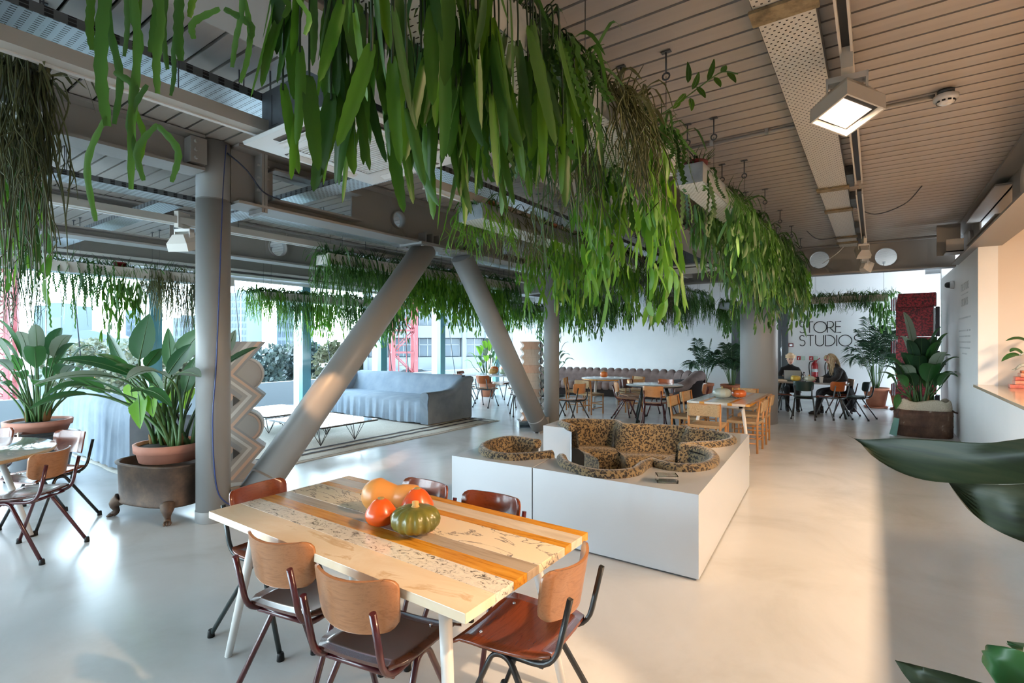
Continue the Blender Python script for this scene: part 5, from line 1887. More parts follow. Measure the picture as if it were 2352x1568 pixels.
# ================================================================ ceiling services
def tray_run(name, label, axis, pos, a, b, z, wd, m_, lip=0.045, slots=True):
    t = thing(name, label, 'cable tray', (pos, a, z) if axis == 'Y' else (a, pos, z), 0 if axis == 'Y' else -PI / 2)
    ln = b - a
    MB().mm((-wd / 2, 0, 0), (wd / 2, ln, 0.003)).obj('tray_base', m_, t)
    for s_ in (-1, 1):
        MB().mm((s_ * wd / 2 - 0.0015, 0, 0), (s_ * wd / 2 + 0.0015, ln, lip)).obj('tray_lip', M['lip'], t)
    return t


M['lip'] = perf('slotted tray lip', '#6f7478', 0.02, 0.09, 0.016, 0.035, 'ZY', 0.4, 0.4, stag=False)
t = tray_run('cable_tray', 'wide pale punched cable tray running along the ceiling above the walkway', 'Y', -0.38, -1.0, 11.1, 3.33, 0.27, M['tray2'], 0.06)
for i, y_ in enumerate((2.95, 6.75, 7.9, 10.0, 10.55)):
    MB().mm((-0.155, y_ + 1.0 - 0.07, -0.02), (0.155, y_ + 1.0 + 0.07, -0.003)).obj('joint_strap', noisy(mat('worn strap', '#8f7f63', 0.6, 0.3), [(0.35, '#6e614b'), (0.65, '#a08f70')], 14, (1, 1, 1), 4) if i == 0 else bpy.data.materials['worn strap'], t)
for y_ in (6.3, 7.4, 9.3, 10.3):
    MB().mm((0.14, y_ + 1.0, 0.0), (0.20, y_ + 1.0 + 0.5, 0.09)).obj('junction_box', M['galv_dark'], t)
t = tray_run('cable_tray', 'bright slotted cable tray beside the lighting track on the window side of the near ceiling', 'Y', -3.43, -2.0, 2.0, 3.2, 0.28, M['tray'], 0.05)
t2_ = tray_run('cable_tray', 'slotted cable tray beyond the air unit, above the hanging troughs', 'Y', -3.4, 3.3, 11.2, 3.2, 0.28, M['tray'], 0.05)
tray_run('cable_tray', 'slotted cable tray between the holed beams, above the blue sofas', 'Y', -6.1, -3.0, 11.2, 3.12, 0.28, M['tray'], 0.05)
tray_run('cable_tray', 'short slotted tray crossing through the rectangular beam opening', 'X', 3.1, -7.6, -3.6, 3.1, 0.24, M['tray_x'], 0.05)
tray_run('cable_tray', 'slotted cross tray over the window side beam', 'X', 2.45, -10.6, -6.3, 3.12, 0.24, M['tray_x'], 0.05)
wr = MB()
for px_, yy in ((-3.43, 0.75), (-3.43, 1.75), (-6.1, 1.5), (-6.1, 4.2)):
    for dx in (-0.03, 0.03):
        wr.tube([(px_ + dx, yy, 3.45), (px_ + dx, yy, 3.2)], 0.004, 5)
tag(stuff(wr.obj('hanger_wires', M['galv_dark'])), 'thin wires holding up the slotted cable trays', 'wire')


def track(x, a, b, z, label, lit=False):
    t = thing('lighting_track', label, 'track', (x, a, z))
    ln = b - a
    MB().mm((-0.033, 0, 0.0), (-0.021, ln, 0.06)).mm((0.021, 0, 0.0), (0.033, ln, 0.06)).obj('rail', M['cream_metal'], t)
    MB().mm((-0.021, 0, 0.035), (0.021, ln, 0.06)).obj('channel', M['dark_metal'] if not lit else M['cream_metal'], t)
    for k in range(int(ln / 1.6) + 1):
        MB().mm((-0.01, 0.3 + k * 1.6, 0.06), (0.01, 0.33 + k * 1.6, ZC - z)).obj('bracket', M['cream_metal'], t)
    return t


track(-0.135, -1.0, 6.6, 3.3, 'cream lighting track running straight above the walkway beside the punched tray')
t = track(-0.135, 6.75, 10.9, 3.22, 'farther lower run of the cream lighting track carrying two small spotlights')
M['track_face'] = mat('cream track face', '#b7b1a8', 0.5)
for x, a, b, z, lb in [(-3.25, -3.0, 2.05, 2.97, 'long cream lighting rail ending at the dark metal air duct'), (-3.2, 3.25, 11.1, 2.97, 'long cream lighting rail beyond the air unit over the hanging plants'), (-6.45, -3.0, 11.1, 2.95, 'cream lighting rail between the holed beams, carrying a small square spotlight')]:
    t = thing('light_rail', lb, 'rail', (x, a, z))
    MB().mm((-0.055, 0, 0.0), (0.055, b - a, 0.075)).obj('body', M['track_face'], t)
    MB().mm((-0.06, 0, -0.008), (-0.03, b - a, 0.0)).obj('edge', M['white_metal'], t)
    for k in range(int((b - a) / 2) + 1):
        MB().tube([(0, min(b - a - 0.1, 0.4 + k * 1.95), 0.07), (0, min(b - a - 0.1, 0.4 + k * 1.95), ZC - z)], 0.004, 5).obj('wire', M['galv_dark'], t)


def spot(label, loc, rz, tilt, size, spin=0.0):
    """square track spotlight: adapter, yoke and a boxy head, opening along local -Z"""
    t = thing('track_spotlight', label, 'spotlight', loc, rz)
    s_ = size
    MB().mm((-0.02 * s_, -0.07 * s_, -0.02 * s_), (0.02 * s_, 0.07 * s_, 0.12 * s_)).obj('adapter', M['cream_metal'], t)
    MB().mm((-0.075 * s_, -0.008, -0.045 * s_), (0.075 * s_, 0.05 * s_, -0.02 * s_)).mm((0.067 * s_, -0.008, -0.15 * s_), (0.075 * s_, 0.05 * s_, -0.02 * s_)).mm((-0.075 * s_, -0.008, -0.15 * s_), (-0.067 * s_, 0.05 * s_, -0.02 * s_)).obj('yoke', M['white_metal'], t)
    h_ = 0.095 * s_
    mb = MB()
    R_ = Matrix.Rotation(tilt, 3, 'X') @ Matrix.Rotation(spin, 3, 'Z')

    def T(p):
        return tuple(R_ @ Vector(p) + Vector((0, 0.02 * s_, -0.13 * s_)))
    outer = [T((x, y, -0.07 * s_)) for x, y in ((-h_, -h_), (h_, -h_), (h_, h_), (-h_, h_))]
    topq = [T((x * 0.55, y * 0.55, 0.07 * s_)) for x, y in ((-h_, -h_), (h_, -h_), (h_, h_), (-h_, h_))]
    midq = [T((x, y, 0.0)) for x, y in ((-h_, -h_), (h_, -h_), (h_, h_), (-h_, h_))]
    inner = [T((x * 0.93, y * 0.93, -0.07 * s_)) for x, y in ((-h_, -h_), (h_, -h_), (h_, h_), (-h_, h_))]
    ins = [T((x * 0.88, y * 0.88, -0.045 * s_)) for x, y in ((-h_, -h_), (h_, -h_), (h_, h_), (-h_, h_))]
    mb.strip([topq, midq, outer, inner, ins], closed=True, smooth=False)
    mb.add(topq, [(3, 2, 1, 0)])
    head = mb.obj('head', M['cream_metal'], t, fixn=True)
    fr = MB().add([T((x * 0.88, y * 0.88, -0.0445 * s_)) for x, y in ((-h_, -h_), (h_, -h_), (h_, h_), (-h_, h_))], [(0, 1, 2, 3)])
    fr.obj('inner_frame', M['dark_metal'], head)
    MB().add([T((x, y, -0.047 * s_)) for x, y in ((-h_ * 0.75, -h_ * 0.55), (h_ * 0.75, -h_ * 0.55), (h_ * 0.75, h_ * 0.8), (-h_ * 0.75, h_ * 0.8))], [(0, 1, 2, 3)]).obj('lens', M['lens_dull'], head)
    MB().add([T((x, y, -0.0485 * s_)) for x, y in ((-h_ * 0.62, -h_ * 0.1), (h_ * 0.62, -h_ * 0.1), (h_ * 0.62, h_ * 0.72), (-h_ * 0.62, h_ * 0.72))], [(0, 1, 2, 3)]).obj('lit_lens', M['lamp_glow'], head)
    return t


spot('big cream square spotlight with a glowing face on the walkway lighting track', (-0.135, 3.66, 3.24), 0.05, -0.34, 1.42, PI / 4)
spot('small lit spotlight at the far end of the walkway track', (-0.135, 9.7, 3.16), 0.3, 0.9, 1.0)
spot('small spotlight turned to the wall hanging lowest on the far walkway track', (-0.135, 10.6, 3.0), -0.9, 1.2, 0.9)
spot('small square lit spotlight just beside the near steel column', (-6.45, 2.62, 2.93), 0.5, 0.35, 1.3)
dr_ = MB().tube([(0, 0, 0.1), (0, 0, 0.225)], 0.012, 8).obj('drop_rod', M['cream_metal'], [o for o in COL.objects if o.get('label', '').startswith('small spotlight turned')][0])
sd = thing('smoke_detector', 'round white smoke detector on the ceiling conduit', 'smoke detector', (0.42, 4.82, 3.355))
MB().lathe([(0.0, -0.03), (0.03, -0.03), (0.05, -0.02), (0.055, -0.005), (0.072, 0.0), (0.075, 0.03), (0.05, 0.045), (0, 0.045)], 24).obj('body', M['white'], sd)
sl_ = MB()
for k in range(10):
    a = 2 * PI * k / 10
    sl_.box((0.054 * math.cos(a), 0.054 * math.sin(a), -0.012), (0.004, 0.02, 0.012), rz=a)
stuff(sl_.obj('vents', M['dark_metal'], sd))
MB().lathe([(0.05, 0.045), (0.05, 0.07)], 16).obj('back_box', M['galv_dark'], sd)
cd = thing('conduit', 'grey steel conduit crossing the planks to the smoke detector', 'conduit', (0, 0, 0))
MB().tube([(-1.75, 4.83, 3.405), (0.36, 4.83, 3.405)], 0.014, 10).obj('pipe', M['steel'], cd)
for x in (-1.2, -0.75, 0.02):
    MB().mm((x - 0.015, 4.81, 3.39), (x + 0.015, 4.85, 3.43)).obj('clip', M['galv'], cd)
for i, (pts, lb) in enumerate([([(-0.25, 8.1, 3.42), (0.0, 8.3, 3.30), (0.3, 8.0, 3.32), (0.45, 7.6, 3.42)], 'loose grey cable sagging under the planks past the track'),
                               ([(-0.9, 9.6, 3.42), (-0.75, 9.8, 3.30), (-0.45, 9.9, 3.32)], 'loose grey cable sagging from the hanging trough to the punched tray'),
                               ([(-0.45, 11.05, 3.338), (-0.55, 10.9, 3.2), (-0.78, 11.0, 3.05)], 'white cable end hanging by the beam holes')]):
    tag(MB().tube(spline(pts, 8), 0.007, 6).obj('loose_cable', M['galv_dark'] if i < 2 else M['white_metal']), lb, 'cable')


# air conditioning cassettes
def cassette(x0, x1, y0, y1, z, label, top=True):
    t = thing('air_conditioner', label, 'air conditioner', ((x0 + x1) / 2, (y0 + y1) / 2, z))
    a = (x1 - x0) / 2

    def sq(h, zz):
        return [(-h, -h, zz), (h, -h, zz), (h, h, zz), (-h, h, zz)]
    MB().strip([sq(a * 0.86, 0.06), sq(a * 0.97, 0.035), sq(a, 0.02), sq(a * 0.985, 0.0), sq(a * 0.66, -0.006)], closed=True, smooth=False).obj('fascia', M['cassette'], t, fixn=True)
    MB().strip([sq(a * 0.66, -0.006), sq(a * 0.655, -0.014), sq(a * 0.56, -0.016)], closed=True, smooth=False).obj('inner_frame', M['cassette'], t)
    g = MB().add(sq(a * 0.56, -0.012), [(0, 1, 2, 3)])
    g.obj('intake_grille', M['grille'], t)
    gl_ = MB()
    for k in range(24):
        yy = -a * 0.54 + 2 * a * 0.54 * k / 23
        gl_.mm((-a * 0.55, yy - 0.004, -0.016), (a * 0.55, yy + 0.004, -0.012))
    stuff(gl_.obj('grille_bars', M['cassette'], t))
    for k in range(4):
        o = MB().mm((-a * 0.52, -a * 0.88, -0.004), (a * 0.52, -a * 0.74, 0.0)).obj('air_slot', M['slot'], t)
        o.rotation_euler = (0, 0, PI / 2 * k)
        o.location = (0, 0, -0.001)
        o2 = MB().box((0, -a * 0.785, -0.012), (a * 1.04, 0.05, 0.006), rot=Matrix.Rotation(0.35, 3, 'X')).obj('vane', M['cassette'], o)
    if top:
        c_ = MB().mm((-a * 0.84, -a * 0.84, 0.06), (a * 0.84, a * 0.84, 0.34))
        c_.obj('casing', M['galv_dark'], t)
        kb = MB()
        for cx, r_ in ((-0.05, 0.10),):
            kb.strip([[(cx + (r_ + dd) * math.cos(2 * PI * j / 28), -a * 0.842, 0.2 + (r_ + dd) * math.sin(2 * PI * j / 28)) for j in range(28)] for dd in (0, 0.004)], closed=True)
        for cx in (-0.33, 0.22):
            kb.mm((cx, -a * 0.843, 0.1), (cx + 0.004, -a * 0.84, 0.3)).mm((cx, -a * 0.843, 0.1), (cx + 0.07, -a * 0.84, 0.104))
        kb.obj('knockouts', M['black'], t)
        for sx in (-1, 1):
            for sy in (-1, 1):
                MB().tube([(sx * a * 0.9, sy * a * 0.7, 0.1), (sx * a * 0.9, sy * a * 0.7, ZC - z)], 0.006, 6).obj('hanger_rod', M['galv'], t)
    return t


M['cassette'] = mat('white plastic fascia', '#dfe0df', 0.35)
M['grille'] = mat('pale intake grille', '#b9b6b2', 0.6)
M['slot'] = mat('dark air slot', '#6a625c', 0.7)
cassette(-3.36, -2.3, 1.72, 2.78, 2.90, 'white ceiling air conditioning cassette under a dark sheet metal casing, nearest us')
cassette(-3.05, -2.2, 8.6, 9.45, 2.86, 'white air conditioning cassette half hidden by plants before the far cross beam')
sg = thing('strut_channel', 'dark slotted strut with bracket beside the air unit', 'bracket', (-2.42, 1.2, 3.38))
MB().mm((-0.02, -0.6, 0), (0.02, 1.2, 0.04)).obj('channel', M['dark_metal'], sg)
MB().mm((-0.06, 0.3, -0.006), (0.06, 0.38, 0.0)).tube([(0, 0.34, -0.1), (0, 0.34, 0.0)], 0.006, 6).obj('clamp', M['galv'], sg)

# ================================================================ things by the white wall and the lettering
def stroke_letters(name, text, x0, z0, h, y_, m_, label, sp=0.03, th=0.021, x1=None):
    """thin stroke capitals built as ribbons lying just off the wall (facing -Y)"""
    def arc(cx, cz, rx, rz_, a0, a1, n=16):
        return [(cx + rx * math.cos(a0 + (a1 - a0) * i / n), cz + rz_ * math.sin(a0 + (a1 - a0) * i / n)) for i in range(n + 1)]
    D_ = math.radians
    G_ = {
        'S': (0.5, [arc(0.25, 0.76, 0.20, 0.23, D_(35), D_(250), 14) + arc(0.25, 0.27, 0.235, 0.27, D_(85), D_(-145), 14)]),
        'T': (0.56, [[(0, 0.99), (0.56, 0.99)], [(0.28, 0), (0.28, 0.99)]]),
        'O': (1.0, [arc(0.5, 0.5, 0.5, 0.5, 0, 2 * PI, 32)]),
        'R': (0.58, [[(0, 0), (0, 1.0), (0.2, 1.0)] + arc(0.22, 0.72, 0.26, 0.28, PI / 2, -PI / 2, 14) + [(0, 0.44)], [(0.2, 0.44), (0.58, 0)]]),
        'E': (0.42, [[(0.42, 0.99), (0, 0.99), (0, 0.01), (0.42, 0.01)], [(0, 0.52), (0.38, 0.52)]]),
        'U': (0.66, [[(0, 1.0), (0, 0.33)] + arc(0.33, 0.33, 0.33, 0.33, PI, 2 * PI, 16) + [(0.66, 0.33), (0.66, 1.0)]]),
        'D': (0.74, [[(0, 0.01), (0, 0.99), (0.24, 0.99)] + arc(0.24, 0.5, 0.5, 0.49, PI / 2, -PI / 2, 18) + [(0, 0.01)]]),
        'I': (0.02, [[(0.01, 0), (0.01, 1.0)]]),
    }
    t = thing(name, label, 'lettering', (x0, y_, z0))
    wtot = sum(G_[c_][0] for c_ in text) * h
    gap = ((x1 - x0) - wtot) / (len(text) - 1) if x1 else sp
    x = 0
    for c_ in text:
        wd, strokes = G_[c_]
        mb = MB()
        for st in strokes:
            P_ = [Vector((x + a * h, 0, b * h)) for a, b in st]
            l_, r_ = [], []
            for i, p in enumerate(P_):
                d = (P_[min(i + 1, len(P_) - 1)] - P_[max(i - 1, 0)]).normalized()
                nv = Vector((-d.z, 0, d.x)) * th / 2
                l_.append(p + nv)
                r_.append(p - nv)
            mb.strip([[q + Vector((0, -0.004, 0)) for q in l_], [q + Vector((0, -0.004, 0)) for q in r_]], smooth=False)
            mb.strip([[q + Vector((0, -0.004, 0)) for q in l_], l_], smooth=False)
            mb.strip([[q + Vector((0, -0.004, 0)) for q in r_], r_], smooth=False)
        mb.obj('letter', m_, t)
        x += wd * h + gap
    return t


ink = mat('black vinyl lettering', '#16181a', 0.5)
stroke_letters('wall_lettering', 'STORE', -1.70, 1.86, 0.30, YF - 0.002, ink, 'upper line of thin black wall lettering reading STORE', x1=-0.72)
stroke_letters('wall_lettering', 'STUDIOS', -1.70, 1.50, 0.29, YF - 0.002, ink, 'lower line of thin black wall lettering reading STUDIOS', x1=-0.30)

# faint vinyl text on the white return wall
vt = thing('wall_text', 'faint pale grey lines of vinyl text on the narrow white wall by the counter', 'lettering', (XR - 0.002, 9.75, 1.4))
pale = mat('pale grey vinyl', '#cdd0d3', 0.5)


def textobj(parent, body, size, loc, rot, m_, name='text_line', ext=0.0008):
    c_ = bpy.data.curves.new(name, 'FONT')
    c_.body = body
    c_.size = size
    c_.extrude = ext
    c_.align_x = 'CENTER'
    c_.materials.append(m_)
    tmp = bpy.data.objects.new('tmp_text', c_)
    COL.objects.link(tmp)
    bpy.context.view_layer.update()
    me = bpy.data.meshes.new_from_object(tmp.evaluated_get(bpy.context.evaluated_depsgraph_get()))
    bpy.data.objects.remove(tmp)
    o = bpy.data.objects.new(name, me)
    COL.objects.link(o)
    o.parent = parent
    o.location = loc
    o.rotation_euler = rot
    return o


for dz, sz, body in ((1.02, 0.17, 'THE STORE'), (0.78, 0.17, 'STUDIOS')):
    textobj(vt, body, sz, (0, 0.85, dz), (PI / 2, 0, -PI / 2), pale)
MB().mm((-0.003, 0.5, 0.96), (0, 1.2, 0.968)).obj('rule', pale, vt)
for k, (dz, a, b) in enumerate(((0.58, 0.25, 1.5), (0.38, 0.25, 1.5), (0.29, 0.28, 1.45), (0.20, 0.25, 1.45), (0.11, 0.3, 1.4), (0.02, 0.6, 1.1))):
    mb = MB()
    y_ = a
    r_ = random.Random(k)
    while y_ < b:
        w_ = r_.uniform(0.05, 0.16)
        mb.mm((-0.0025, y_, dz), (0, min(b, y_ + w_), dz + 0.022))
        y_ += w_ + 0.03
    stuff(mb.obj('text_line', pale, vt))
cc_ = thing('security_camera', 'small white and black dome camera high on the white return wall', 'camera', (XR - 0.002, 11.9, 2.62))
MB().lathe([(0, 0), (0.07, 0.0), (0.07, 0.03), (0.06, 0.06), (0, 0.06)], 20).obj('mount', M['white'], cc_).rotation_euler = (0, -PI / 2, 0)
MB().lathe([(0.058, 0.06), (0.05, 0.1), (0.03, 0.125), (0, 0.13)], 20).obj('dome', M['black_metal'], cc_).rotation_euler = (0, -PI / 2, 0)

# salt bricks and the twisted bonsai like plant on the counter
r_ = random.Random(9)
saltm = [noisy(mat('salt brick ' + str(k), c_, 0.35), [(0.3, a_), (0.55, c_), (0.75, '#e0a37e')], 7, (1, 2, 2), 5) for k, (c_, a_) in enumerate((('#c9776a', '#a94e4c'), ('#d3937c', '#b8625a'), ('#c46a5a', '#9e4a4a'), ('#d59c84', '#c07060')))]
for k, (z, w_, dx, dy) in enumerate(((1.035, 0.46, 0, 0.0), (1.083, 0.40, 0.01, 0.0), (1.131, 0.40, 0.02, 0.01), (1.179, 0.34, 0.03, 0.0))):
    t = MB().mm((-0.08, -w_ / 2, 0), (0.08, w_ / 2, 0.046)).obj('salt_brick', saltm[k], bevel=0.006)
    t.location = (1.62 + dx, 8.92 + dy, z)
    t.rotation_euler = (0, 0, PI / 2 - 0.05 + 0.06 * (k % 2))
    tag(t, ['lowest', 'second', 'third', 'topmost'][k] + ' translucent pink salt brick of the stack on the pale counter', 'brick', 'stacked pink salt bricks')
bz = thing('bonsai', 'twisted pale trunked bonsai like plant on the stacked pink bricks', 'plant', (1.62, 8.95, 1.2255))
MB().mm((-0.12, -0.05, 0.0), (0.12, 0.05, 0.03)).obj('dish', M['terracotta'], bz, bevel=0.006)
tm = noisy(mat('pale bark', '#a9aca4', 0.7), [(0.35, '#5f6a60'), (0.55, '#b9bdb6')], 20, (1, 1, 1), 5)
tk = spline([(0.0, 0, 0.03), (0.03, 0.0, 0.1), (0.06, 0.01, 0.2), (0.02, 0, 0.32), (-0.06, 0, 0.39)], 5)
MB().tube(tk, [0.05 - 0.0018 * i for i in range(len(tk))], 10).tube(spline([(0.0, 0, 0.06), (-0.1, 0, 0.1), (-0.16, 0, 0.05), (-0.2, 0.0, 0.03)], 4), [0.03, 0.028, 0.026, 0.024, 0.022, 0.02, 0.018, 0.016, 0.014, 0.012, 0.01, 0.009, 0.008], 8).tube(spline([(0.05, 0, 0.16), (-0.04, 0, 0.26), (-0.13, 0, 0.22)], 4), [0.02, 0.019, 0.018, 0.017, 0.016, 0.015, 0.014, 0.013, 0.012], 8).obj('trunk', tm, bz)
for b, m_, tp, w_ in [((-0.06, 0, 0.39), (-0.14, 0, 0.47), (-0.26, -0.01, 0.4), 0.08), ((-0.13, 0, 0.22), (-0.2, 0, 0.25), (-0.30, -0.02, 0.14), 0.10), ((-0.1, 0, 0.24), (-0.18, 0, 0.33), (-0.22, -0.02, 0.26), 0.09), ((-0.03, 0, 0.37), (0.02, 0, 0.5), (0.12, -0.02, 0.5), 0.09), ((0.02, 0, 0.3), (0.1, 0, 0.36), (0.2, -0.02, 0.28), 0.09)]:
    leaf_obj(bz, b, m_, tp, w_, M['leaf_strel'], up=Vector((0, -0.5, 1)), sr=0.006)

# fire extinguishers, signs, call point on the far wall
redx = mat('extinguisher red', '#a31621', 0.3, coat=0.4)
for x, lb, hose in ((-1.32, 'red fire extinguisher with a black hose horn beside the laptop woman', True), (-0.95, 'red fire extinguisher on the far wall nearest the long haired woman', False)):
    t = thing('fire_extinguisher', lb, 'fire extinguisher', (x, YF - 0.12, 0.62))
    MB().lathe([(0, 0), (0.075, 0.0), (0.08, 0.02), (0.08, 0.36), (0.06, 0.42), (0.025, 0.45), (0.025, 0.49), (0, 0.49)], 20).obj('body', redx, t)
    MB().tube(spline([(0.0, 0, 0.47), (0.06, -0.02, 0.5), (0.12, -0.03, 0.55)], 4), 0.011, 6).mm((-0.02, -0.015, 0.45), (0.05, 0.015, 0.49)).obj('handle', M['black'] if not hose else redx, t)
    MB().tube(spline([(-0.02, -0.02, 0.47), (-0.11, -0.04, 0.44), (-0.13, -0.04, 0.3), (-0.11, -0.05, 0.1)], 5), 0.012, 6).obj('hose', M['black'], t)
    MB().lathe([(0.0815, 0.18), (0.0815, 0.26)], 20).obj('label_band', M['white'], t)
    MB().mm((-0.03, 0.06, 0.2), (0.03, 0.115, 0.26)).obj('bracket', M['black'], t)
sgr, sgw = mat('sign red', '#b3202c', 0.5), mat('sign white', '#eef0ee', 0.5)
sgg = mat('sign pale green', '#a8cdb8', 0.5)
for x, lb in ((-1.66, 'small red and green fire sign nearest the slate door'), (-1.36, 'small red and green fire sign above the first extinguisher'), (-1.0, 'small red and green fire sign above the second extinguisher')):
    t = thing('fire_sign', lb, 'sign', (x, YF - 0.004, 1.16))
    MB().mm((-0.1, 0, -0.055), (-0.005, 0.003, 0.055)).obj('red_panel', sgr, t)
    MB().mm((0.005, 0, -0.055), (0.1, 0.003, 0.055)).obj('green_panel', sgg, t)
    MB().lathe([(0.014, 0), (0.014, 0.002)], 10, (-0.06, -0.002, 0)).mm((-0.066, -0.002, -0.035), (-0.046, 0, 0.02)).mm((-0.046, -0.002, 0.02), (-0.03, 0, 0.03)).obj('pictogram', sgw, t)
    o = MB()
    for k in range(4):
        o.mm((0.015, -0.002, -0.04 + k * 0.025), (0.09, 0, -0.03 + k * 0.025))
    stuff(o.obj('text_lines', sgw, t))
t = thing('call_point', 'small red framed fire call point on the far wall below the lettering', 'alarm', (-1.9, YF - 0.03, 1.52))
MB().mm((-0.06, 0, -0.05), (0.06, 0.03, 0.05)).obj('box', mat('call point red', '#7d1a26', 0.4), t, bevel=0.004)
MB().mm((-0.035, -0.003, -0.025), (0.035, 0, 0.025)).obj('glass', M['white'], t)

# on the meeting table
lp_ = thing('laptop', 'silver laptop open in front of the woman in the pale headwrap', 'laptop', (-1.38, 13.12, 0.741), PI - 0.1)
MB().mm((-0.17, -0.02, 0), (0.17, 0.21, 0.014)).obj('base', M['galv'], lp_, bevel=0.003)
MB().box((0, 0.245, 0.12), (0.34, 0.008, 0.235), rot=Matrix.Rotation(-0.28, 3, 'X')).obj('screen', mat('laptop lid', '#b3b7b8', 0.35, 0.5), lp_, bevel=0.003)
lp_.rotation_euler = (0, 0, PI)
lp_.location = (-1.5, 13.3, 0.741)
cp_ = thing('paper_cup', 'white paper cup on the meeting table beside the pumpkins', 'cup', (-0.94, 12.92, 0.74))
MB().lathe([(0, 0), (0.03, 0), (0.043, 0.115), (0.045, 0.118), (0.041, 0.115), (0.03, 0.01), (0, 0.01)], 20).obj('cup', M['white_metal'], cp_)
bt_ = thing('glass_bottle', 'small clear glass water bottle between laptop and pumpkins', 'bottle', (-1.27, 12.98, 0.74))
MB().lathe([(0, 0), (0.035, 0), (0.036, 0.12), (0.015, 0.17), (0.015, 0.21), (0.012, 0.21), (0.012, 0.17), (0.032, 0.12), (0.031, 0.006), (0, 0.006)], 16).obj('body', agl, bt_)
ps = thing('paper_stack', 'loose white papers on the column side of the meeting table', 'papers', (-1.72, 12.95, 0.7405), 0.3)
MB().mm((-0.1, -0.14, 0), (0.1, 0.14, 0.018)).obj('sheets', M['white_metal'], ps)
MB().mm((-0.14, -0.06, 0.018), (0.06, 0.1, 0.03)).obj('booklet', M['sack'], ps)


# ================================================================ people
def skinned(parent, name, m_, chain, sub=2, mod_subd=True):
    """chain: list of polylines [(x,y,z,r)...]; one mesh grown with the skin modifier"""
    verts, eds, rad = [], [], []
    idx = {}

    def vid(p):
        k = (round(p[0], 4), round(p[1], 4), round(p[2], 4))
        if k not in idx:
            idx[k] = len(verts)
            verts.append(p[:3])
            rad.append(p[3])
        return idx[k]
    for ch in chain:
        ids = [vid(p) for p in ch]
        eds += [(a, b) for a, b in zip(ids[:-1], ids[1:])]
    me = bpy.data.meshes.new(name)
    me.from_pydata(verts, eds, [])
    me.materials.append(m_)
    o = bpy.data.objects.new(name, me)
    COL.objects.link(o)
    o.parent = parent
    md = o.modifiers.new('skin', 'SKIN')
    for i, sv in enumerate(me.skin_vertices[0].data):
        sv.radius = (rad[i], rad[i])
        sv.use_root = (i == 0)
    md.use_smooth_shade = True
    ms_ = o.modifiers.new('sub', 'SUBSURF')
    ms_.levels = ms_.render_levels = sub
    return o


skinm = mat('skin', '#d3a78f', 0.55)
coat = noisy(mat('charcoal coat', '#2f2e30', 0.95), [(0.35, '#262527'), (0.65, '#3a3839')], 30, (1, 1, 1), 3)
blackc = mat('black clothing', '#131417', 0.9)
blond = noisy(mat('blond hair', '#b79f7c', 0.6), [(0.35, '#8d7352'), (0.65, '#cdb895')], 9, (12, 12, 1.5), 4)
wrapm = mat('pale peach headwrap', '#e6c9a6', 0.85)
shoe = mat('black leather', '#0e0e10', 0.4)


def headmesh(parent, c, look, m_, tilt=0.0):
    """head with brow, nose, mouth, ears; face towards +Y of its own frame"""
    o = MB()
    rows = []
    for i in range(13):
        a = -PI / 2 + PI * i / 12
        row = []
        for j in range(20):
            th = 2 * PI * j / 20
            cx = math.cos(a)
            x = 0.074 * cx * math.cos(th)
            y_ = 0.093 * cx * math.sin(th)
            z = 0.118 * math.sin(a)
            if z < 0:
                k = 1 + z * 1.9
                x *= k
                y_ = y_ * (1 + z * 1.1) + (0.012 if y_ > 0 else 0.0) * (-z / 0.118)
            if y_ > 0.05 and abs(z - 0.012) < 0.02 and abs(abs(x) - 0.03) < 0.02:
                y_ -= 0.009
            row.append((x, y_, z))
        rows.append(row)
    o.strip(rows, closed=True)
    h = o.obj('head', m_, parent)
    h.location = c
    h.rotation_euler = (tilt, 0, look)
    MB().tube([(0, 0.088, 0.018), (0, 0.103, -0.008), (0, 0.108, -0.022), (0, 0.092, -0.032)], [0.008, 0.010, 0.013, 0.006], 8).obj('nose', m_, h)
    ey = MB()
    for sx in (-1, 1):
        ey.tube([(sx * 0.02, 0.084, 0.014), (sx * 0.042, 0.076, 0.014)], 0.0055, 6)
        ey.tube([(sx * 0.017, 0.092, 0.034), (sx * 0.045, 0.081, 0.036)], 0.004, 5)
    ey.obj('eyes', mat('dark eye', '#3a2a22', 0.4), h)
    MB().tube([(-0.022, 0.083, -0.056), (0, 0.09, -0.054), (0.022, 0.083, -0.056)], [0.004, 0.0065, 0.004], 6).obj('mouth', mat('lips', '#a7574f', 0.5), h)
    for sx in (-1, 1):
        MB().lathe([(0, -0.008), (0.02, -0.006), (0.024, 0.0), (0.02, 0.006), (0, 0.008)], 10, sx=0.7).obj('ear', m_, h).location = (sx * 0.073, -0.005, 0.0)
    return h


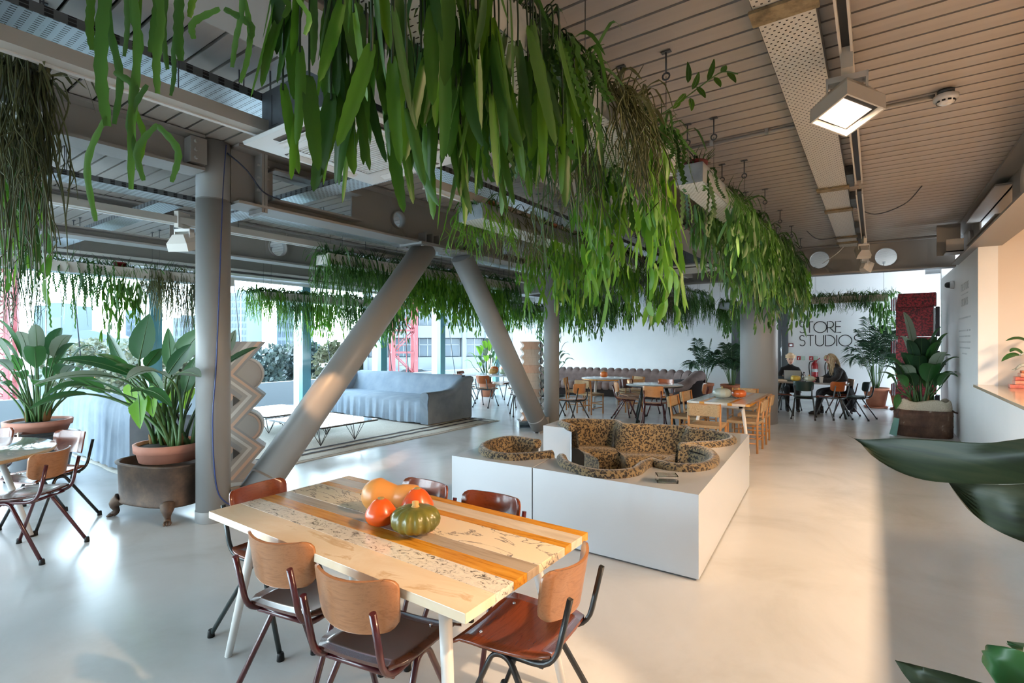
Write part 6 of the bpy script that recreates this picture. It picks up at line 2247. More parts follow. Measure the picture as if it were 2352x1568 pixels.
def hand(parent, c, d, m_, side, curl=0.6):
    """small relaxed hand: palm and five bent fingers"""
    c, d = Vector(c), Vector(d).normalized()
    s_ = d.cross(Vector((0, 0, 1))).normalized() * side
    u = s_.cross(d).normalized() * side
    mb = MB().tube([c - d * 0.02, c + d * 0.03, c + d * 0.075], [0.022, 0.034, 0.030], 10, flat=0.5)
    for k, (off, ln) in enumerate(((-0.026, 0.062), (-0.009, 0.072), (0.008, 0.068), (0.024, 0.052))):
        p0 = c + d * 0.07 + s_ * off
        p1 = p0 + (d - u * curl * 0.3).normalized() * ln * 0.45
        p2 = p1 + (d - u * curl).normalized() * ln * 0.32
        p3 = p2 + (d * 0.5 - u * curl * 1.4).normalized() * ln * 0.25
        mb.tube([p0, p1, p2, p3], [0.009, 0.0085, 0.0075, 0.005], 7)
    p0 = c + d * 0.015 - s_ * 0.028
    mb.tube([p0, p0 + (d * 0.6 - s_ * 0.8).normalized() * 0.032, p0 + (d * 0.9 - s_ * 0.5 - u * 0.3).normalized() * 0.06], [0.012, 0.010, 0.006], 7)
    return mb.obj('hand', m_, parent)


# woman in dark coat, long hair, leaning over the table, reading a phone; sits facing -X towards the table
pa = thing('person', 'person with long blond hair in a dark coat leaning over the table with a phone', 'person', (-0.60, 13.52, 0), 1.95)
# local: faces +Y
skinned(pa, 'body', coat, [
    [(0, -0.02, 0.50, 0.16), (0, -0.01, 0.66, 0.15), (0, 0.03, 0.84, 0.155), (0, 0.08, 0.98, 0.14), (0, 0.12, 1.07, 0.075), (0, 0.16, 1.12, 0.055)],
    [(0, 0.08, 0.98, 0.14), (0.17, 0.10, 0.98, 0.078), (0.25, 0.16, 0.84, 0.068), (0.27, 0.28, 0.77, 0.06), (0.14, 0.42, 0.775, 0.05), (0.07, 0.50, 0.79, 0.036)],
    [(0, 0.08, 0.98, 0.14), (-0.17, 0.10, 0.98, 0.078), (-0.25, 0.16, 0.84, 0.068), (-0.27, 0.28, 0.77, 0.06), (-0.14, 0.42, 0.775, 0.05), (-0.06, 0.50, 0.79, 0.036)],
    [(0, -0.02, 0.50, 0.16), (0.10, 0.10, 0.52, 0.10), (0.13, 0.42, 0.50, 0.075), (0.14, 0.40, 0.28, 0.055), (0.14, 0.36, 0.10, 0.045)],
    [(0, -0.02, 0.50, 0.16), (-0.10, 0.10, 0.52, 0.10), (-0.12, 0.40, 0.52, 0.075), (-0.12, 0.50, 0.30, 0.055), (-0.12, 0.52, 0.10, 0.045)],
])
for sx, y_ in ((0.14, 0.36), (-0.12, 0.52)):
    MB().tube([(sx, y_ - 0.05, 0.04), (sx, y_ + 0.03, 0.05), (sx, y_ + 0.12, 0.035), (sx, y_ + 0.17, 0.025)], [0.04, 0.048, 0.038, 0.02], 10).tube([(sx, y_ - 0.01, 0.05), (sx, y_ + 0.0, 0.16)], [0.05, 0.052], 10).obj('boot', shoe, pa)
cs = MB()
rows = []
for z, r_, y0 in ((0.62, 0.21, -0.02), (0.45, 0.25, -0.04), (0.28, 0.24, -0.07), (0.10, 0.22, -0.09)):
    rows.append([(r_ * math.cos(a) * 0.95, y0 + r_ * 0.75 * math.sin(a) - 0.02, z + 0.015 * math.sin(3 * a)) for a in [PI + PI * k / 14 for k in range(15)]])
cs.strip(rows)
cs.obj('coat_tail', coat, pa, solid=0.02)
hd_ = headmesh(pa, (0, 0.20, 1.22), 0.0, skinm, -0.38)
hr = MB()
rows = []
for i in range(9):
    a = PI / 2 - i * 0.24
    rows.append([(0.088 * math.cos(a) * math.cos(th) if i else 0, (0.103 * math.cos(a) * math.sin(th) if i else 0) - 0.008, 0.128 * math.sin(a) + 0.004) for th in [math.radians(150) + math.radians(240) * k / 18 for k in range(19)]])
hr.strip(rows)
hr.obj('hair_cap', blond, hd_, solid=0.012)
r_ = random.Random(2)
lk = MB()
for sx in (-1, 1):
    for k in range(16):
        a = r_.uniform(-0.9, 1.2)
        x0 = sx * 0.08 * math.cos(a * 0.5)
        y0 = 0.05 * math.sin(a)
        p = [(x0 * 0.9, y0, 0.06), (x0 * 1.15, y0 + 0.015, -0.02), (x0 * 1.05, y0 + 0.05, -0.14), (x0 * 0.9 + r_.uniform(-0.02, 0.02), y0 + 0.09, -0.27 - r_.uniform(0, 0.08))]
        q = spline(p, 4)
        lk.tube(q, [0.014 - 0.0007 * i for i in range(len(q))], 5)
for k in range(14):
    x0 = r_.uniform(-0.07, 0.07)
    q = spline([(x0, -0.08, 0.06), (x0 * 1.2, -0.10, -0.05), (x0 * 1.3, -0.08, -0.2), (x0 * 1.2, -0.04, -0.3)], 4)
    lk.tube(q, [0.016 - 0.0008 * i for i in range(len(q))], 5)
for k in range(7):
    x0 = -0.05 + 0.1 * k / 6
    lk.tube(spline([(x0 * 0.8, 0.05, 0.12), (x0, 0.095, 0.09), (x0 * 1.15, 0.1, 0.05)], 4), [0.012 - 0.0007 * i for i in range(9)], 5)
stuff(lk.obj('hair', blond, hd_))
hand(pa, (0.055, 0.53, 0.795), (-0.35, 0.9, 0.1), skinm, 1)
hand(pa, (-0.05, 0.53, 0.795), (0.4, 0.9, 0.1), skinm, -1)
ph_ = thing('phone', 'small phone held in the hands of the long haired woman', 'phone', (0, 0, 0))
ph_.matrix_world = Matrix.Translation((-0.60, 13.52, 0)) @ Matrix.Rotation(1.95, 4, 'Z') @ Matrix.Translation((0.0, 0.60, 0.815)) @ Matrix.Rotation(0.5, 4, 'X')
MB().mm((-0.034, -0.07, 0), (0.034, 0.07, 0.008)).obj('body', M['galv'], ph_, bevel=0.003)

# woman behind the laptop, pale headwrap, black clothes; faces -Y towards the camera
pb = thing('person', 'person in a pale peach headwrap and black clothes sitting behind a silver laptop', 'person', (-1.66, 13.9, 0), PI + 0.25)
skinned(pb, 'body', blackc, [
    [(0, -0.02, 0.50, 0.15), (0, 0.0, 0.66, 0.135), (0, 0.03, 0.82, 0.14), (0, 0.05, 0.96, 0.12), (0, 0.06, 1.05, 0.06), (0, 0.08, 1.10, 0.048)],
    [(0, 0.05, 0.96, 0.12), (0.16, 0.06, 0.96, 0.062), (0.23, 0.1, 0.80, 0.055), (0.24, 0.2, 0.76, 0.05), (0.12, 0.42, 0.765, 0.04), (0.09, 0.50, 0.77, 0.03)],
    [(0, 0.05, 0.96, 0.12), (-0.16, 0.06, 0.96, 0.062), (-0.23, 0.1, 0.80, 0.055), (-0.24, 0.2, 0.76, 0.05), (-0.12, 0.42, 0.765, 0.04), (-0.09, 0.50, 0.77, 0.03)],
    [(0, -0.02, 0.50, 0.15), (0.09, 0.10, 0.52, 0.09), (0.11, 0.42, 0.52, 0.07), (0.11, 0.46, 0.28, 0.05), (0.11, 0.46, 0.09, 0.042)],
    [(0, -0.02, 0.50, 0.15), (-0.09, 0.10, 0.52, 0.09), (-0.11, 0.42, 0.52, 0.07), (-0.11, 0.46, 0.28, 0.05), (-0.11, 0.46, 0.09, 0.042)],
])
for sx in (-0.11, 0.11):
    MB().tube([(sx, 0.42, 0.04), (sx, 0.5, 0.045), (sx, 0.6, 0.03)], [0.04, 0.045, 0.024], 10).tube([(sx, 0.46, 0.05), (sx, 0.46, 0.12)], [0.045, 0.046], 10).obj('shoe', shoe, pb)
hd_ = headmesh(pb, (0, 0.12, 1.19), 0.0, skinm, -0.15)
wr_ = MB()
rows = []
for i in range(9):
    a = PI / 2 - i * 0.2
    k = 1 + 0.16 * math.sin(i * 0.5)
    rows.append([((0.09 * math.cos(a) * math.cos(th) * k if i else 0), (0.108 * math.cos(a) * math.sin(th) * k if i else 0) - 0.022, 0.135 * math.sin(a) + 0.03 + (0.03 * math.sin(th) * (i / 8) ** 2)) for th in [2 * PI * j / 24 for j in range(24)]])
wr_.strip(rows, closed=True)
for k in range(3):
    wr_.tube([(0.094 * math.cos(th), 0.108 * math.sin(th) - 0.015, 0.045 + 0.028 * k + 0.012 * math.sin(th)) for th in [2 * PI * j / 24 for j in range(25)]], 0.014, 6)
wr_.obj('headwrap', wrapm, hd_)
hand(pb, (0.09, 0.52, 0.772), (-0.2, 1, 0.0), skinm, 1)
hand(pb, (-0.09, 0.52, 0.772), (0.2, 1, 0.0), skinm, -1)

# ================================================================ hanging troughs and trailing plants
def trough(label, x0, x1, y0, y1, z, h=0.15, side='galv', wood_=False):
    t = thing('hanging_trough', label, 'planter', ((x0 + x1) / 2, (y0 + y1) / 2, z), 0, 'hanging troughs of trailing plants')
    hx, hy = (x1 - x0) / 2, (y1 - y0) / 2
    m_ = M[side]
    MB().mm((-hx, -hy, 0.0), (hx, hy, 0.004)).obj('punched_bottom', M['trough_bottom'], t)
    for s_ in (-1, 1):
        MB().mm((s_ * hx - 0.002, -hy, 0.0), (s_ * hx + 0.002, hy, h)).obj('side_panel', m_, t)
        MB().mm((-hx, s_ * hy - 0.002, 0.0), (hx, s_ * hy + 0.002, h)).obj('end_panel', m_, t)
    MB().mm((-hx + 0.004, -hy + 0.004, h - 0.05), (hx - 0.004, hy - 0.004, h - 0.03)).obj('soil', M['soil'], t)
    along_y = hy > hx
    n = max(2, int((max(hx, hy) * 2) / 1.1) + 1)
    for k in range(n):
        f = -0.9 + 1.8 * k / (n - 1)
        for s_ in (-1, 1):
            x, y_ = (s_ * hx, f * hy) if along_y else (f * hx, s_ * hy)
            mb = MB().tube([(x, y_, h), (x, y_, ZC - z - 0.16)], 0.0022, 4)
            o = mb.obj('cable', M['galv_dark'], t)
            eb = MB().tube([(x + 0.022 * math.sin(a), y_, ZC - z - 0.16 + 0.022 * math.cos(a)) for a in [2 * PI * j / 12 for j in range(13)]], 0.006, 6)
            eb.tube([(x, y_, ZC - z - 0.138), (x, y_, ZC - z - 0.01)], 0.006, 6).mm((x - 0.03, y_ - 0.015, ZC - z - 0.012), (x + 0.03, y_ + 0.015, ZC - z - 0.006))
            eb.obj('eye_bolt', M['galv_dark'], o)
    return t


def path_strand(r_, p0, out, rise, ln, n, drift=0.03):
    """root, short arch out over the edge, then hanging"""
    pts = []
    a = r_.uniform(0, 2 * PI)
    dx, dy = drift * math.cos(a), drift * math.sin(a)
    for i in range(n + 1):
        t = i / n
        e = 1 - math.exp(-4.5 * t)
        pts.append(Vector(p0) + Vector(out) * e + Vector((dx * t + 0.012 * math.sin(7 * t + a), dy * t + 0.012 * math.cos(6 * t + a), rise * math.sin(min(1, t * 3.2) * PI) * (1 if t < 0.32 else 0) - ln * max(0, t - 0.06) ** 1.15)))
    return pts


def ribbon(mb, pts, wf, az, twist=0.0, mi=0, mid=True, serr=0.0):
    rows = []
    n = len(pts) - 1
    for i, p in enumerate(pts):
        t = i / n
        d = (pts[min(i + 1, n)] - pts[max(i - 1, 0)]).normalized()
        a = az + twist * t
        s_ = Vector((math.cos(a), math.sin(a), 0))
        s_ = (s_ - d * s_.dot(d))
        s_ = s_.normalized() if s_.length > 0.05 else d.orthogonal().normalized()
        w_ = wf(t) * (1 + (serr if i % 2 else -serr))
        if mid:
            nn = d.cross(s_)
            rows.append([p - s_ * w_, p + nn * w_ * 0.25, p + s_ * w_])
        else:
            rows.append([p - s_ * w_, p + s_ * w_])
    mb.strip(rows, mi)


def blade_w(wd):
    return lambda t: wd * (0.12 + 0.88 * math.sin(PI * min(1.0, 0.08 + 0.9 * t)) ** 0.6) if t < 0.98 else wd * 0.08


def foliage(kind, hx, hy, L_, n, r_, along):
    """one plant's strands in local coordinates (origin at the trough's rim)"""
    mb = MB()
    for k in range(n):
        sx = r_.choice((-1, 1))
        if along == 'Y':
            p0 = (r_.uniform(-hx, hx) * 0.8, r_.uniform(-hy, hy), 0)
            out = (sx * (hx + r_.uniform(0.0, 0.09)) - p0[0], r_.uniform(-0.08, 0.08), 0)
        else:
            p0 = (r_.uniform(-hx, hx), r_.uniform(-hy, hy) * 0.8, 0)
            out = (r_.uniform(-0.08, 0.08), sx * (hy + r_.uniform(0.0, 0.09)) - p0[1], 0)
        ln = L_ * (0.3 + 0.82 * r_.random() ** 1.35)
        rise = r_.uniform(0.02, 0.09)
        if kind == 'string':
            pts = path_strand(r_, p0, out, rise, ln, 11, 0.06)
            ribbon_r = r_.uniform(0.0028, 0.0042)
            mb.tube(pts, [ribbon_r] * 10 + [ribbon_r * 0.7, 0.001], 4, caps=False)
            if r_.random() < 0.6:
                j = r_.randint(5, 8)
                b = pts[j]
                q = [b + Vector((r_.uniform(-0.06, 0.06) * t, r_.uniform(-0.06, 0.06) * t, -0.22 * t)) for t in (0, 0.3, 0.65, 1)]
                mb.tube(q, ribbon_r * 0.8, 4, caps=False)
        elif kind == 'flat':
            pts = path_strand(r_, p0, out, rise, ln * 0.55, 7, 0.06)
            wd = r_.uniform(0.012, 0.021)
            ribbon(mb, pts, lambda t: 0.003, r_.uniform(0, PI), 0, mid=False)
            pos, left, hd = pts[-2], max(0.16, ln * 0.62), Vector((r_.uniform(-0.3, 0.3), r_.uniform(-0.3, 0.3), -1))
            while left > 0.05:
                sl = min(left, r_.uniform(0.12, 0.24))
                hd = (hd * 0.4 + Vector((r_.uniform(-0.32, 0.32), r_.uniform(-0.32, 0.32), -0.8))).normalized()
                bend_ = Vector((r_.uniform(-0.02, 0.02), r_.uniform(-0.02, 0.02), 0))
                q = [pos + hd * sl * t + bend_ * math.sin(PI * t) + Vector((0, 0, -0.03 * t * t)) for t in (0, 0.2, 0.45, 0.7, 0.88, 1)]
                ribbon(mb, q, blade_w(wd * r_.uniform(0.8, 1.1)), r_.uniform(0, PI), 0.3)
                if r_.random() < 0.45:
                    h2 = Vector((r_.uniform(-0.6, 0.6), r_.uniform(-0.6, 0.6), -0.8)).normalized()
                    q2 = [q[1] + h2 * sl * 0.8 * t + Vector((0, 0, -0.05 * t * t)) for t in (0, 0.25, 0.5, 0.78, 1)]
                    ribbon(mb, q2, blade_w(wd * 0.9), r_.uniform(0, PI), 0.3)
                pos = q[-1]
                left -= sl
        elif kind == 'thin':
            pts = path_strand(r_, p0, out, rise, ln, 12, 0.05)
            wd = r_.uniform(0.0045, 0.008)
            ribbon(mb, pts, lambda t: wd * (0.5 + 0.5 * math.sin(PI * min(1, t * 1.02)) ** 0.5), r_.uniform(0, PI), 0.6, mid=False)
            for q in range(2):
                j = r_.randint(4, 9)
                b = pts[j]
                e = [b + Vector((r_.uniform(-0.07, 0.07) * t, r_.uniform(-0.07, 0.07) * t, -0.16 * t)) for t in (0, 0.35, 0.7, 1)]
                ribbon(mb, e, lambda t: wd * 0.9 * (1 - 0.6 * t), r_.uniform(0, PI), 0, mid=False)
        elif kind == 'zigzag':
            pts = path_strand(r_, p0, out, rise, ln, 26, 0.04)
            az = r_.uniform(0, PI)
            wd = r_.uniform(0.014, 0.022)
            rows = []
            for i, p in enumerate(pts):
                s_ = Vector((math.cos(az), math.sin(az), 0)) * wd
                k1, k2 = (1.0, 0.25) if i % 2 else (0.25, 1.0)
                rows.append([p - s_ * k1, p + s_ * k2])
            mb.strip(rows)
        elif kind == 'bush':
            a = r_.uniform(0, 2 * PI)
            rr = r_.uniform(0.03, 0.2)
            b0 = Vector((p0[0], p0[1], 0))
            e = b0 + Vector((math.cos(a) * rr, math.sin(a) * rr, r_.uniform(0.0, 0.14)))
            tp = e + Vector((math.cos(a) * 0.08, math.sin(a) * 0.08, -r_.uniform(0.05, L_)))
            ribbon(mb, spline([b0, e, tp], 4), blade_w(r_.uniform(0.006, 0.012)), r_.uniform(0, PI), 0.4, mid=False)
        elif kind == 'tuft':
            a = r_.uniform(0, 2 * PI)
            b0 = Vector((p0[0], p0[1], 0))
            e = b0 + Vector((math.cos(a) * 0.1, math.sin(a) * 0.1, r_.uniform(0.06, 0.22)))
            mb.tube([b0, (b0 + e) / 2 + Vector((0, 0, 0.04)), e], [0.004, 0.0035, 0.0015], 4, caps=False)
    return mb


ORD = ['first', 'second', 'third', 'fourth', 'fifth', 'sixth', 'seventh', 'eighth', 'ninth', 'tenth', 'eleventh', 'twelfth']
KN = {'string': 'olive string stemmed', 'flat': 'flat leafed', 'thin': 'thin grassy stemmed', 'zigzag': 'zigzag fishbone', 'yellow': 'yellow string stemmed'}


def plant(x, y_, z, hx, hy, L_, kind, n, seed, label, along='Y', m_=None, tufts=10, bush=26, potm=None):
    t = thing('trailing_cactus', label, 'plant', (x, y_, z), 0, 'trailing plants in the hanging troughs')
    r_ = random.Random(seed)
    mk = {'string': 'leaf_olive', 'flat': 'leaf_mid', 'thin': 'leaf_mid', 'zigzag': 'leaf_flat_dark'}[kind]
    m_ = m_ or M[mk]
    stuff(foliage(kind, hx, hy, L_, n, r_, along).obj('foliage', m_, t))
    tf = foliage('tuft', hx, hy, L_, tufts, r_, along)
    for a, b in (('bush', bush),):
        q = foliage(a, hx, hy, 0.22, b, r_, along)
        tf.add(q.v, q.f, 0, True)
    stuff(tf.obj('foliage', M['leaf_flat_dark'] if kind != 'string' else M['leaf_olive'], t))
    if potm:
        MB().lathe([(0, -0.03), (0.06, -0.03), (0.085, 0.08), (0.092, 0.08), (0.092, 0.1), (0.08, 0.1), (0, 0.09)], 20).obj('pot', potm, t)
    return t


# flat leaf shapes shared by the near plants' separate leaves
def flat_leaf(seed, m_):
    r_ = random.Random(seed)
    mb = MB()
    n = 14
    bend = r_.uniform(-0.12, 0.12)
    bend2 = r_.uniform(-0.10, 0.10)
    wd = r_.uniform(0.045, 0.065)
    pts = [Vector((bend * t * t, bend2 * t * (1 - t), -t)) for t in [i / n for i in range(n + 1)]]
    rows = []
    for i, p in enumerate(pts):
        t = i / n
        w_ = wd * (0.10 + 0.90 * math.sin(PI * min(1, 0.06 + 0.92 * t ** 0.8)) ** 0.55) if i < n else 0.004
        w_ *= 1 + (0.05 if i % 2 else -0.05)
        tw = 0.5 * bend * t * 4
        c_, s_ = math.cos(tw), math.sin(tw)
        rows.append([p + Vector((-w_ * c_, -w_ * s_, 0)), p + Vector((-w_ * 0.5 * c_, -w_ * 0.5 * s_ + w_ * 0.12, 0)), p + Vector((0, w_ * 0.3, 0)), p + Vector((w_ * 0.5 * c_, w_ * 0.5 * s_ + w_ * 0.12, 0)), p + Vector((w_ * c_, w_ * s_, 0))])
    mb.strip(rows)
    return mb.mesh('leaf', [m_])


FL = [flat_leaf(40 + k, M[mk]) for k, mk in enumerate(['leaf_flat', 'leaf_flat', 'leaf_flat', 'leaf_flat_dark', 'leaf_flat', 'leaf_flat_dark'])]


def leafy(x, y_, z, hx, hy, nl, zlo, zhi, seed, label, lmin=0.2, lmax=0.36, stems=True, wide=1.0):
    """near plant whose flat leaves are separate parts"""
    t = thing('trailing_cactus', label, 'plant', (x, y_, z), 0, 'trailing plants in the hanging troughs')
    r_ = random.Random(seed)
    st = MB()
    for k in range(nl):
        sx = r_.choice((-1, 1))
        px_ = sx * (hx + r_.uniform(-0.05, 0.10))
        py_ = r_.uniform(-hy, hy)
        l_ = r_.uniform(lmin, lmax)
        zt = r_.uniform(zlo + l_, zhi) if zlo + l_ < zhi else zhi
        o = link('leaf', FL[r_.randrange(len(FL))], t)
        o.location = (px_, py_, zt)
        o.scale = (l_ * wide * r_.uniform(1.05, 1.6), l_, l_)
        o.rotation_euler = (r_.uniform(-0.25, 0.25), r_.uniform(-0.22, 0.22), r_.uniform(0, 2 * PI))
        if zt < -0.28:
            o2 = link('leaf', FL[r_.randrange(len(FL))], t)
            o2.location = (px_ + r_.uniform(-0.02, 0.02), py_ + r_.uniform(-0.02, 0.02), zt + l_ * r_.uniform(0.75, 0.95))
            o2.scale = (l_ * wide * r_.uniform(1.0, 1.5), l_, l_ * 0.95)
            o2.rotation_euler = (r_.uniform(-0.2, 0.2), r_.uniform(-0.2, 0.2), r_.uniform(0, 2 * PI))
        st.tube(spline([(px_ * 0.5, py_, -0.02), (px_ * 0.9, py_, 0.05), (px_, py_, min(0.02, zt + 0.1)), (px_, py_, zt - 0.02)], 4), 0.0035, 5, caps=False)
    stuff(st.obj('stems', M['stem_dark'], t))
    stuff(foliage('bush', hx, hy, 0.25, 26, r_, 'Y').obj('foliage', M['leaf_flat_dark'], t))
    return t


# trough A: close overhead, running over the striped table towards the pit
trough('long punched trough closest overhead, its near end above the striped table', -1.36, -1.06, -0.3, 3.35, 2.70)
AX_, AH, AZ = -1.21, 0.15, 2.83
a_ = 'in the closest overhead trough'
nz1 = thing('trailing_cactus', 'long bright ribbon stems dangling at the near end of the closest overhead trough', 'plant', (AX_, 0.35, AZ), 0, 'trailing plants in the hanging troughs')
r_ = random.Random(3)
for k, (px_, ytop, ybot, d, wd) in enumerate([(212, -60, 115, 1.15, 0.011), (247, -80, 290, 1.1, 0.015), (262, -80, 285, 1.12, 0.010), (285, -80, 130, 1.1, 0.009), (301, -60, 435, 1.1, 0.010), (312, -60, 160, 1.15, 0.010), (320, 150, 375, 1.12, 0.008), (345, -60, 120, 1.1, 0.010), (362, -50, 215, 1.08, 0.010), (385, -60, 160, 1.12, 0.009), (392, 60, 220, 1.1, 0.007), (415, -60, 140, 1.05, 0.012), (435, -80, 40, 1.1, 0.009), (533, -60, 155, 1.05, 0.009), (552, 0, 190, 1.05, 0.007), (650, -50, 40, 1.05, 0.008), (700, -60, 80, 1.05, 0.008)]):
    a, b = at(px_ + r_.uniform(-14, 14), ytop, d), at(px_, ybot, d)
    org_ = Vector((AX_, 0.35, AZ))
    q = spline([a - org_, a.lerp(b, 0.35) + RT * r_.uniform(-0.015, 0.015) - org_, a.lerp(b, 0.7) + RT * r_.uniform(-0.015, 0.015) - org_, b - org_], 5)
    mb = MB()
    q0 = Vector((0, min(0.3, max(-0.3, q[0].y)), 0.0))
    ribbon(mb, spline([q0, (q0 + q[0]) / 2 + Vector((0, 0, 0.05)), q[0]], 4), lambda t: 0.004, YAW, 0, mid=False)
    ribbon(mb, q, lambda t, w_=wd * 0.8: w_ * (0.35 + 0.65 * math.sin(PI * min(1, 0.1 + 0.88 * t)) ** 0.5), YAW + r_.uniform(-0.5, 0.5), 0.3, serr=0.12)
    mb.obj('stem', M['leaf_mid'] if k % 3 else M['leaf_flat'], nz1)
for k, (px_, py_, qx, qy, d) in enumerate([(243, 268, 220, 508, 1.1), (362, 285, 330, 415, 1.09), (362, 288, 394, 418, 1.09), (338, 195, 318, 370, 1.1), (262, 165, 298, 240, 1.1), (505, 20, 445, 90, 1.05), (515, 20, 572, 100, 1.05)]):
    a, b = at(px_, py_, d), at(qx, qy, d)
    m1 = a.lerp(b, 0.45) + RT * (0.03 if qx > px_ else -0.03)
    org_ = Vector((AX_, 0.35, AZ))
    mb = MB()
    ribbon(mb, spline([a - org_, m1 - org_, b - org_], 6), lambda t: 0.0075 * (0.5 + 0.5 * math.sin(PI * min(1, 0.1 + 0.88 * t))), YAW, 0.2, serr=0.12)
    mb.obj('stem', M['leaf_mid'], nz1)

leafy(AX_, 0.92, AZ, AH, 0.13, 34, -0.80, -0.05, 11, 'flat leafed plant with the lowest hanging leaves ' + a_, 0.2, 0.32)
leafy(AX_, 1.15, AZ, AH, 0.14, 50, -0.74, -0.02, 12, 'dense bright flat leafed plant before the middle ' + a_, 0.22, 0.40)
leafy(AX_, 1.42, AZ, AH, 0.15, 52, -0.76, -0.02, 13, 'dense flat leafed plant with very long broad leaves ' + a_, 0.26, 0.46)
leafy(AX_, 1.72, AZ, AH, 0.15, 40, -0.66, -0.02, 14, 'flat leafed plant beside the fishbone stems ' + a_, 0.24, 0.40)
leafy(AX_, 2.02, AZ, AH, 0.12, 18, -0.5, -0.02, 15, 'small flat leafed plant just past the fishbone stems ' + a_, 0.18, 0.3)
plant(AX_ + 0.05, 1.85, AZ, AH, 0.22, 0.55, 'zigzag', 46, 16, 'dark zigzag fishbone cactus on the walkway side ' + a_, bush=50)
plant(AX_ - 0.04, 2.3, AZ, AH, 0.28, 0.85, 'string', 46, 17, 'olive string stemmed plant past the middle ' + a_, m_=M['leaf_flat_dark'], bush=40)
plant(AX_ + 0.06, 2.5, AZ, AH, 0.25, 0.55, 'string', 150, 18, 'tangled brown olive string stems bulging over the walkway side ' + a_, m_=M['leaf_olive'], bush=120, tufts=60)
plant(AX_, 2.85, AZ, AH, 0.2, 0.8, 'flat', 55, 19, 'long bright flat leafed plant near the far end ' + a_, m_=M['leaf_bright'])
plant(AX_ - 0.03, 3.05, AZ, AH * 0.9, 0.15, 0.95, 'flat', 62, 20, 'bright flat leafed plant hanging lowest at the far end ' + a_, m_=M['leaf_bright'], tufts=20)
plant(AX_ + 0.1, 3.05, AZ, AH, 0.15, 0.5, 'zigzag', 24, 21, 'dark zigzag stems at the walkway edge of the far end ' + a_)
# the upright sprig with small leaves
sp_ = thing('trailing_cactus', 'lone upright sprig with small leaves arching over the walkway ceiling', 'plant', (AX_, 2.7, AZ), 0, 'trailing plants in the hanging troughs')
org_ = Vector((AX_, 2.7, AZ))
sq_ = [at(1500, 275, 2.9) - org_, at(1560, 235, 2.85) - org_, at(1620, 190, 2.8) - org_, at(1660, 165, 2.78) - org_, at(1695, 170, 2.76) - org_]
mb = MB().tube([(0.1, 0, 0)] + spline(sq_, 4), 0.004, 5)
mb.obj('stem', M['stem'], sp_)
for k, (a, b) in enumerate([((1580, 190), (1579, 142)), ((1590, 205), (1605, 165)), ((1575, 215), (1550, 240)), ((1600, 200), (1620, 225)), ((1625, 185), (1640, 135)), ((1640, 178), (1655, 200)), ((1655, 165), (1668, 150)), ((1670, 165), (1690, 190)), ((1560, 230), (1545, 250)), ((1585, 225), (1588, 255))]):
    A_, B_ = at(*a, 2.8) - org_, at(*b, 2.78) - org_
    leaf_obj(sp_, A_, (A_ + B_) / 2 + RT * 0.01, B_, 0.028, M['leaf_flat'], up=-FW, sr=0.003, n=6)

# trough B: beyond the first, over the walkway edge of the pit
trough('platform edge trough, long and punched, with a red pot at its near end', -1.27, -1.06, 4.0, 10.6, 2.83, side='galv')
b_ = 'from the near end of the platform edge trough'
BZ = 2.95
for k in range(11):
    y_ = 4.55 + k * 0.58 if k else 4.2
    kind = ['zigzag', 'flat', 'thin', 'flat', 'thin', 'flat', 'flat', 'thin', 'flat', 'thin', 'flat'][k]
    plant(-1.165, y_, BZ, 0.13 if k else 0.07, 0.36 if k else 0.06, [0.5, 0.6, 0.95, 0.75, 1.05, 0.8, 1.0, 0.85, 1.0, 0.95, 0.8][k], kind, [14, 100, 80, 120, 80, 110, 70, 100, 110, 80, 90][k], 50 + k, '%s plant, %s %s' % (KN[kind], ORD[k], b_), m_=[M['leaf_flat_dark'], M['leaf_mid'], M['leaf_mid'], M['leaf_mid'], M['leaf_bright'], M['leaf_mid']][k % 6], tufts=24, bush=50 if k else 8, potm=M['red_plastic'] if k == 0 else None)

# trough C: between the holed beams, past the air unit
trough('holed beam trough, punched and galvanised, hanging in front of the holed main beam', -3.36, -3.06, 3.85, 9.2, 2.80)
c_n = 'from the near end of the holed beam trough'
for k in range(8):
    y_ = 4.1 + k * 0.62
    kind = ['thin', 'string', 'flat', 'flat', 'string', 'flat', 'string', 'flat'][k]
    plant(-3.21, y_, 2.93, 0.16, 0.3, [0.5, 0.6, 0.85, 0.6, 0.95, 0.8, 0.7, 0.85][k], kind, 72, 70 + k, '%s plant, %s %s' % (KN[kind], ORD[k], c_n), m_=[M['leaf_bright'], M['leaf_olive'], M['leaf_bright'], M['leaf_bright'], M['leaf_mid'], M['leaf_bright'], M['leaf_mid'], M['leaf_bright']][k], tufts=24, bush=40, potm=M['terracotta'] if k in (0, 2) else None)

# trough D: above the coffee tables
trough('cream sided coffee table trough, seen behind the first sloping brace', -6.46, -6.18, 4.35, 8.9, 2.70, side='cream_metal')
d_ = 'from the near end of the coffee table trough'
for k in range(9):
    y_ = 4.55 + k * 0.52
    kind = ['thin', 'thin', 'flat', 'flat', 'flat', 'flat', 'thin', 'flat', 'thin'][k]
    plant(-6.32, y_, 2.83, 0.15, 0.27, [0.85, 0.7, 0.6, 0.75, 0.65, 0.85, 0.8, 0.95, 0.85][k], kind, 125, 90 + k, '%s plant, %s %s' % (KN[kind], ORD[k], d_), m_=[M['leaf_mid'], M['leaf_mid'], M['leaf_mid'], M['leaf_bright'], M['leaf_bright'], M['leaf_bright'], M['leaf_bright'], M['leaf_bright'], M['leaf_mid']][k], tufts=26, bush=70 if k in (0, 3, 4) else 36)
plant(-6.4, 5.75, 2.55, 0.08, 0.1, 0.35, 'string', 70, 120, 'yellow string stemmed plant dangling below the trough over the coffee tables', m_=M['leaf_yellow'], tufts=2, bush=2)

